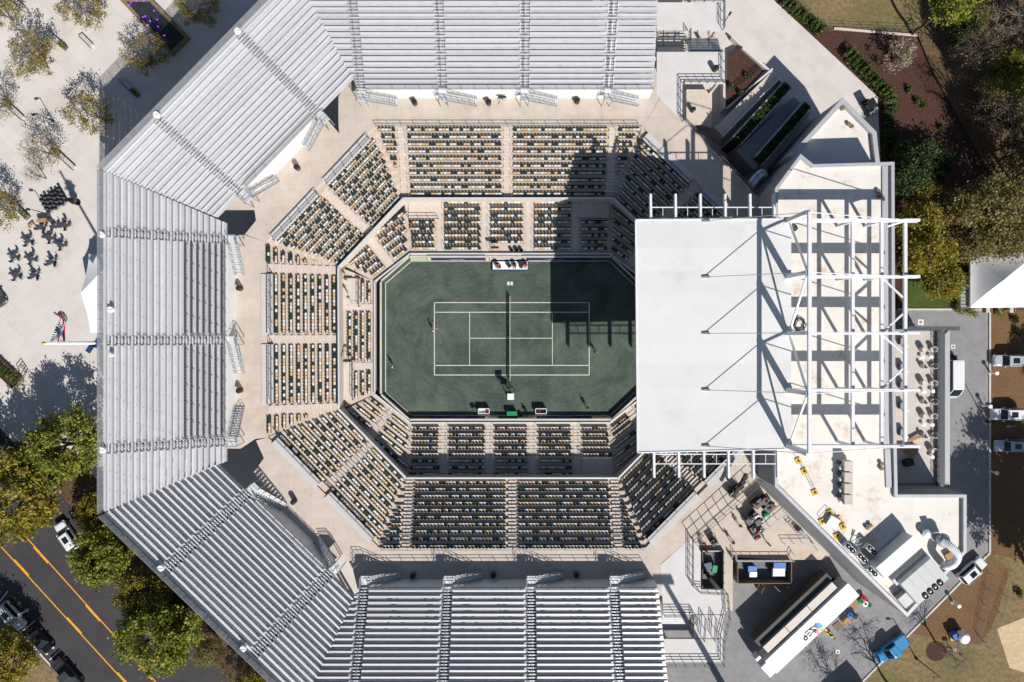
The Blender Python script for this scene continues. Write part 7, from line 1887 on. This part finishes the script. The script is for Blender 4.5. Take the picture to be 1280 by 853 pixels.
# fences and edging at the upper right
t = thing('wire_fence', 'thin dark wire fence between the dry lawn and the mulch bed', 'fence', tuple(W(1085, 38)))
fpts = [W(x, y) for (x, y) in ((985, -8), (1022, 30), (1034, 35), (1146, 40))]
for i in range(3):
    n = max(2, int((fpts[i + 1] - fpts[i]).length / 2.4))
    for k in range(n): q = lerp(fpts[i], fpts[i + 1], k / n); b = MB(); b.tube(q, q + Z3 * 1.2, .04, n=5); b.build('post', M['dksteel'], t)
    for z in (.3, .75, 1.18): b = MB(); b.beam(fpts[i] + Z3 * z, fpts[i + 1] + Z3 * z, .03); b.build('wire', M['dksteel'], t)
t = thing('pale_kerb_beam', 'long pale timber edging beam along the top of the mulch bed', 'edging', tuple(W(1090, 40))); p, q = W(1042, 36), W(1146, 45); b = MB(); b.beam(p + Z3 * .1, q + Z3 * .1, .3, .2); b.build('beam', M['aisle'], t)
t = thing('black_edging', 'thin dark edging line along the woodland side of the mulch bed', 'edging', tuple(W(1195, 150))); e_ = [W(x, y) for (x, y) in ((1146, 45), (1165, 90), (1190, 138), (1212, 175), (1234, 216))]
b = MB()
for i in range(4): b.beam(e_[i] + Z3 * .12, e_[i + 1] + Z3 * .12, .08, .3)
b.build('edging', M['dark'], t)
t = thing('wire_fence', 'dark wire fence round the bare earth at the lower right', 'fence', tuple(W(1240, 770)))
fpts = [W(x, y) for (x, y) in ((1236, 716), (1221, 793), (1233, 808), (1262, 722))]
for i in range(3):
    n = max(2, int((fpts[i + 1] - fpts[i]).length / 2.4))
    for k in range(n): q = lerp(fpts[i], fpts[i + 1], k / n); b = MB(); b.tube(q, q + Z3 * 1.1, .035, n=5); b.build('post', M['dksteel'], t)
    for z in (.3, .7, 1.08): b = MB(); b.beam(fpts[i] + Z3 * z, fpts[i + 1] + Z3 * z, .03); b.build('wire', M['dksteel'], t)
# floodlight mast just outside the bottom edge (its shadow falls across the stair platform)
end = W(829, 725, ZC); hgt = 23.0; bx, by = end.x + .587 * hgt, end.y - 1.02 * hgt
t = thing('floodlight_mast', 'tall floodlight mast beyond the bottom edge shadowing the stair platform', 'mast', (bx, by, 0))
b = MB(); b.tube((bx, by, 0), (bx, by, ZC + hgt), .55, .32, 12); b.build('pole', M['galv'], t); b = MB(); b.box((bx, by, ZC + hgt), (2.6, .5, .9)); b.build('lamp_frame', M['galv'], t)
for k in range(4): b = MB(); b.box((bx - 1 + k * .66, by + .35, ZC + hgt + .1), (.55, .3, .5)); b.build('floodlight', M['headlight'], t)
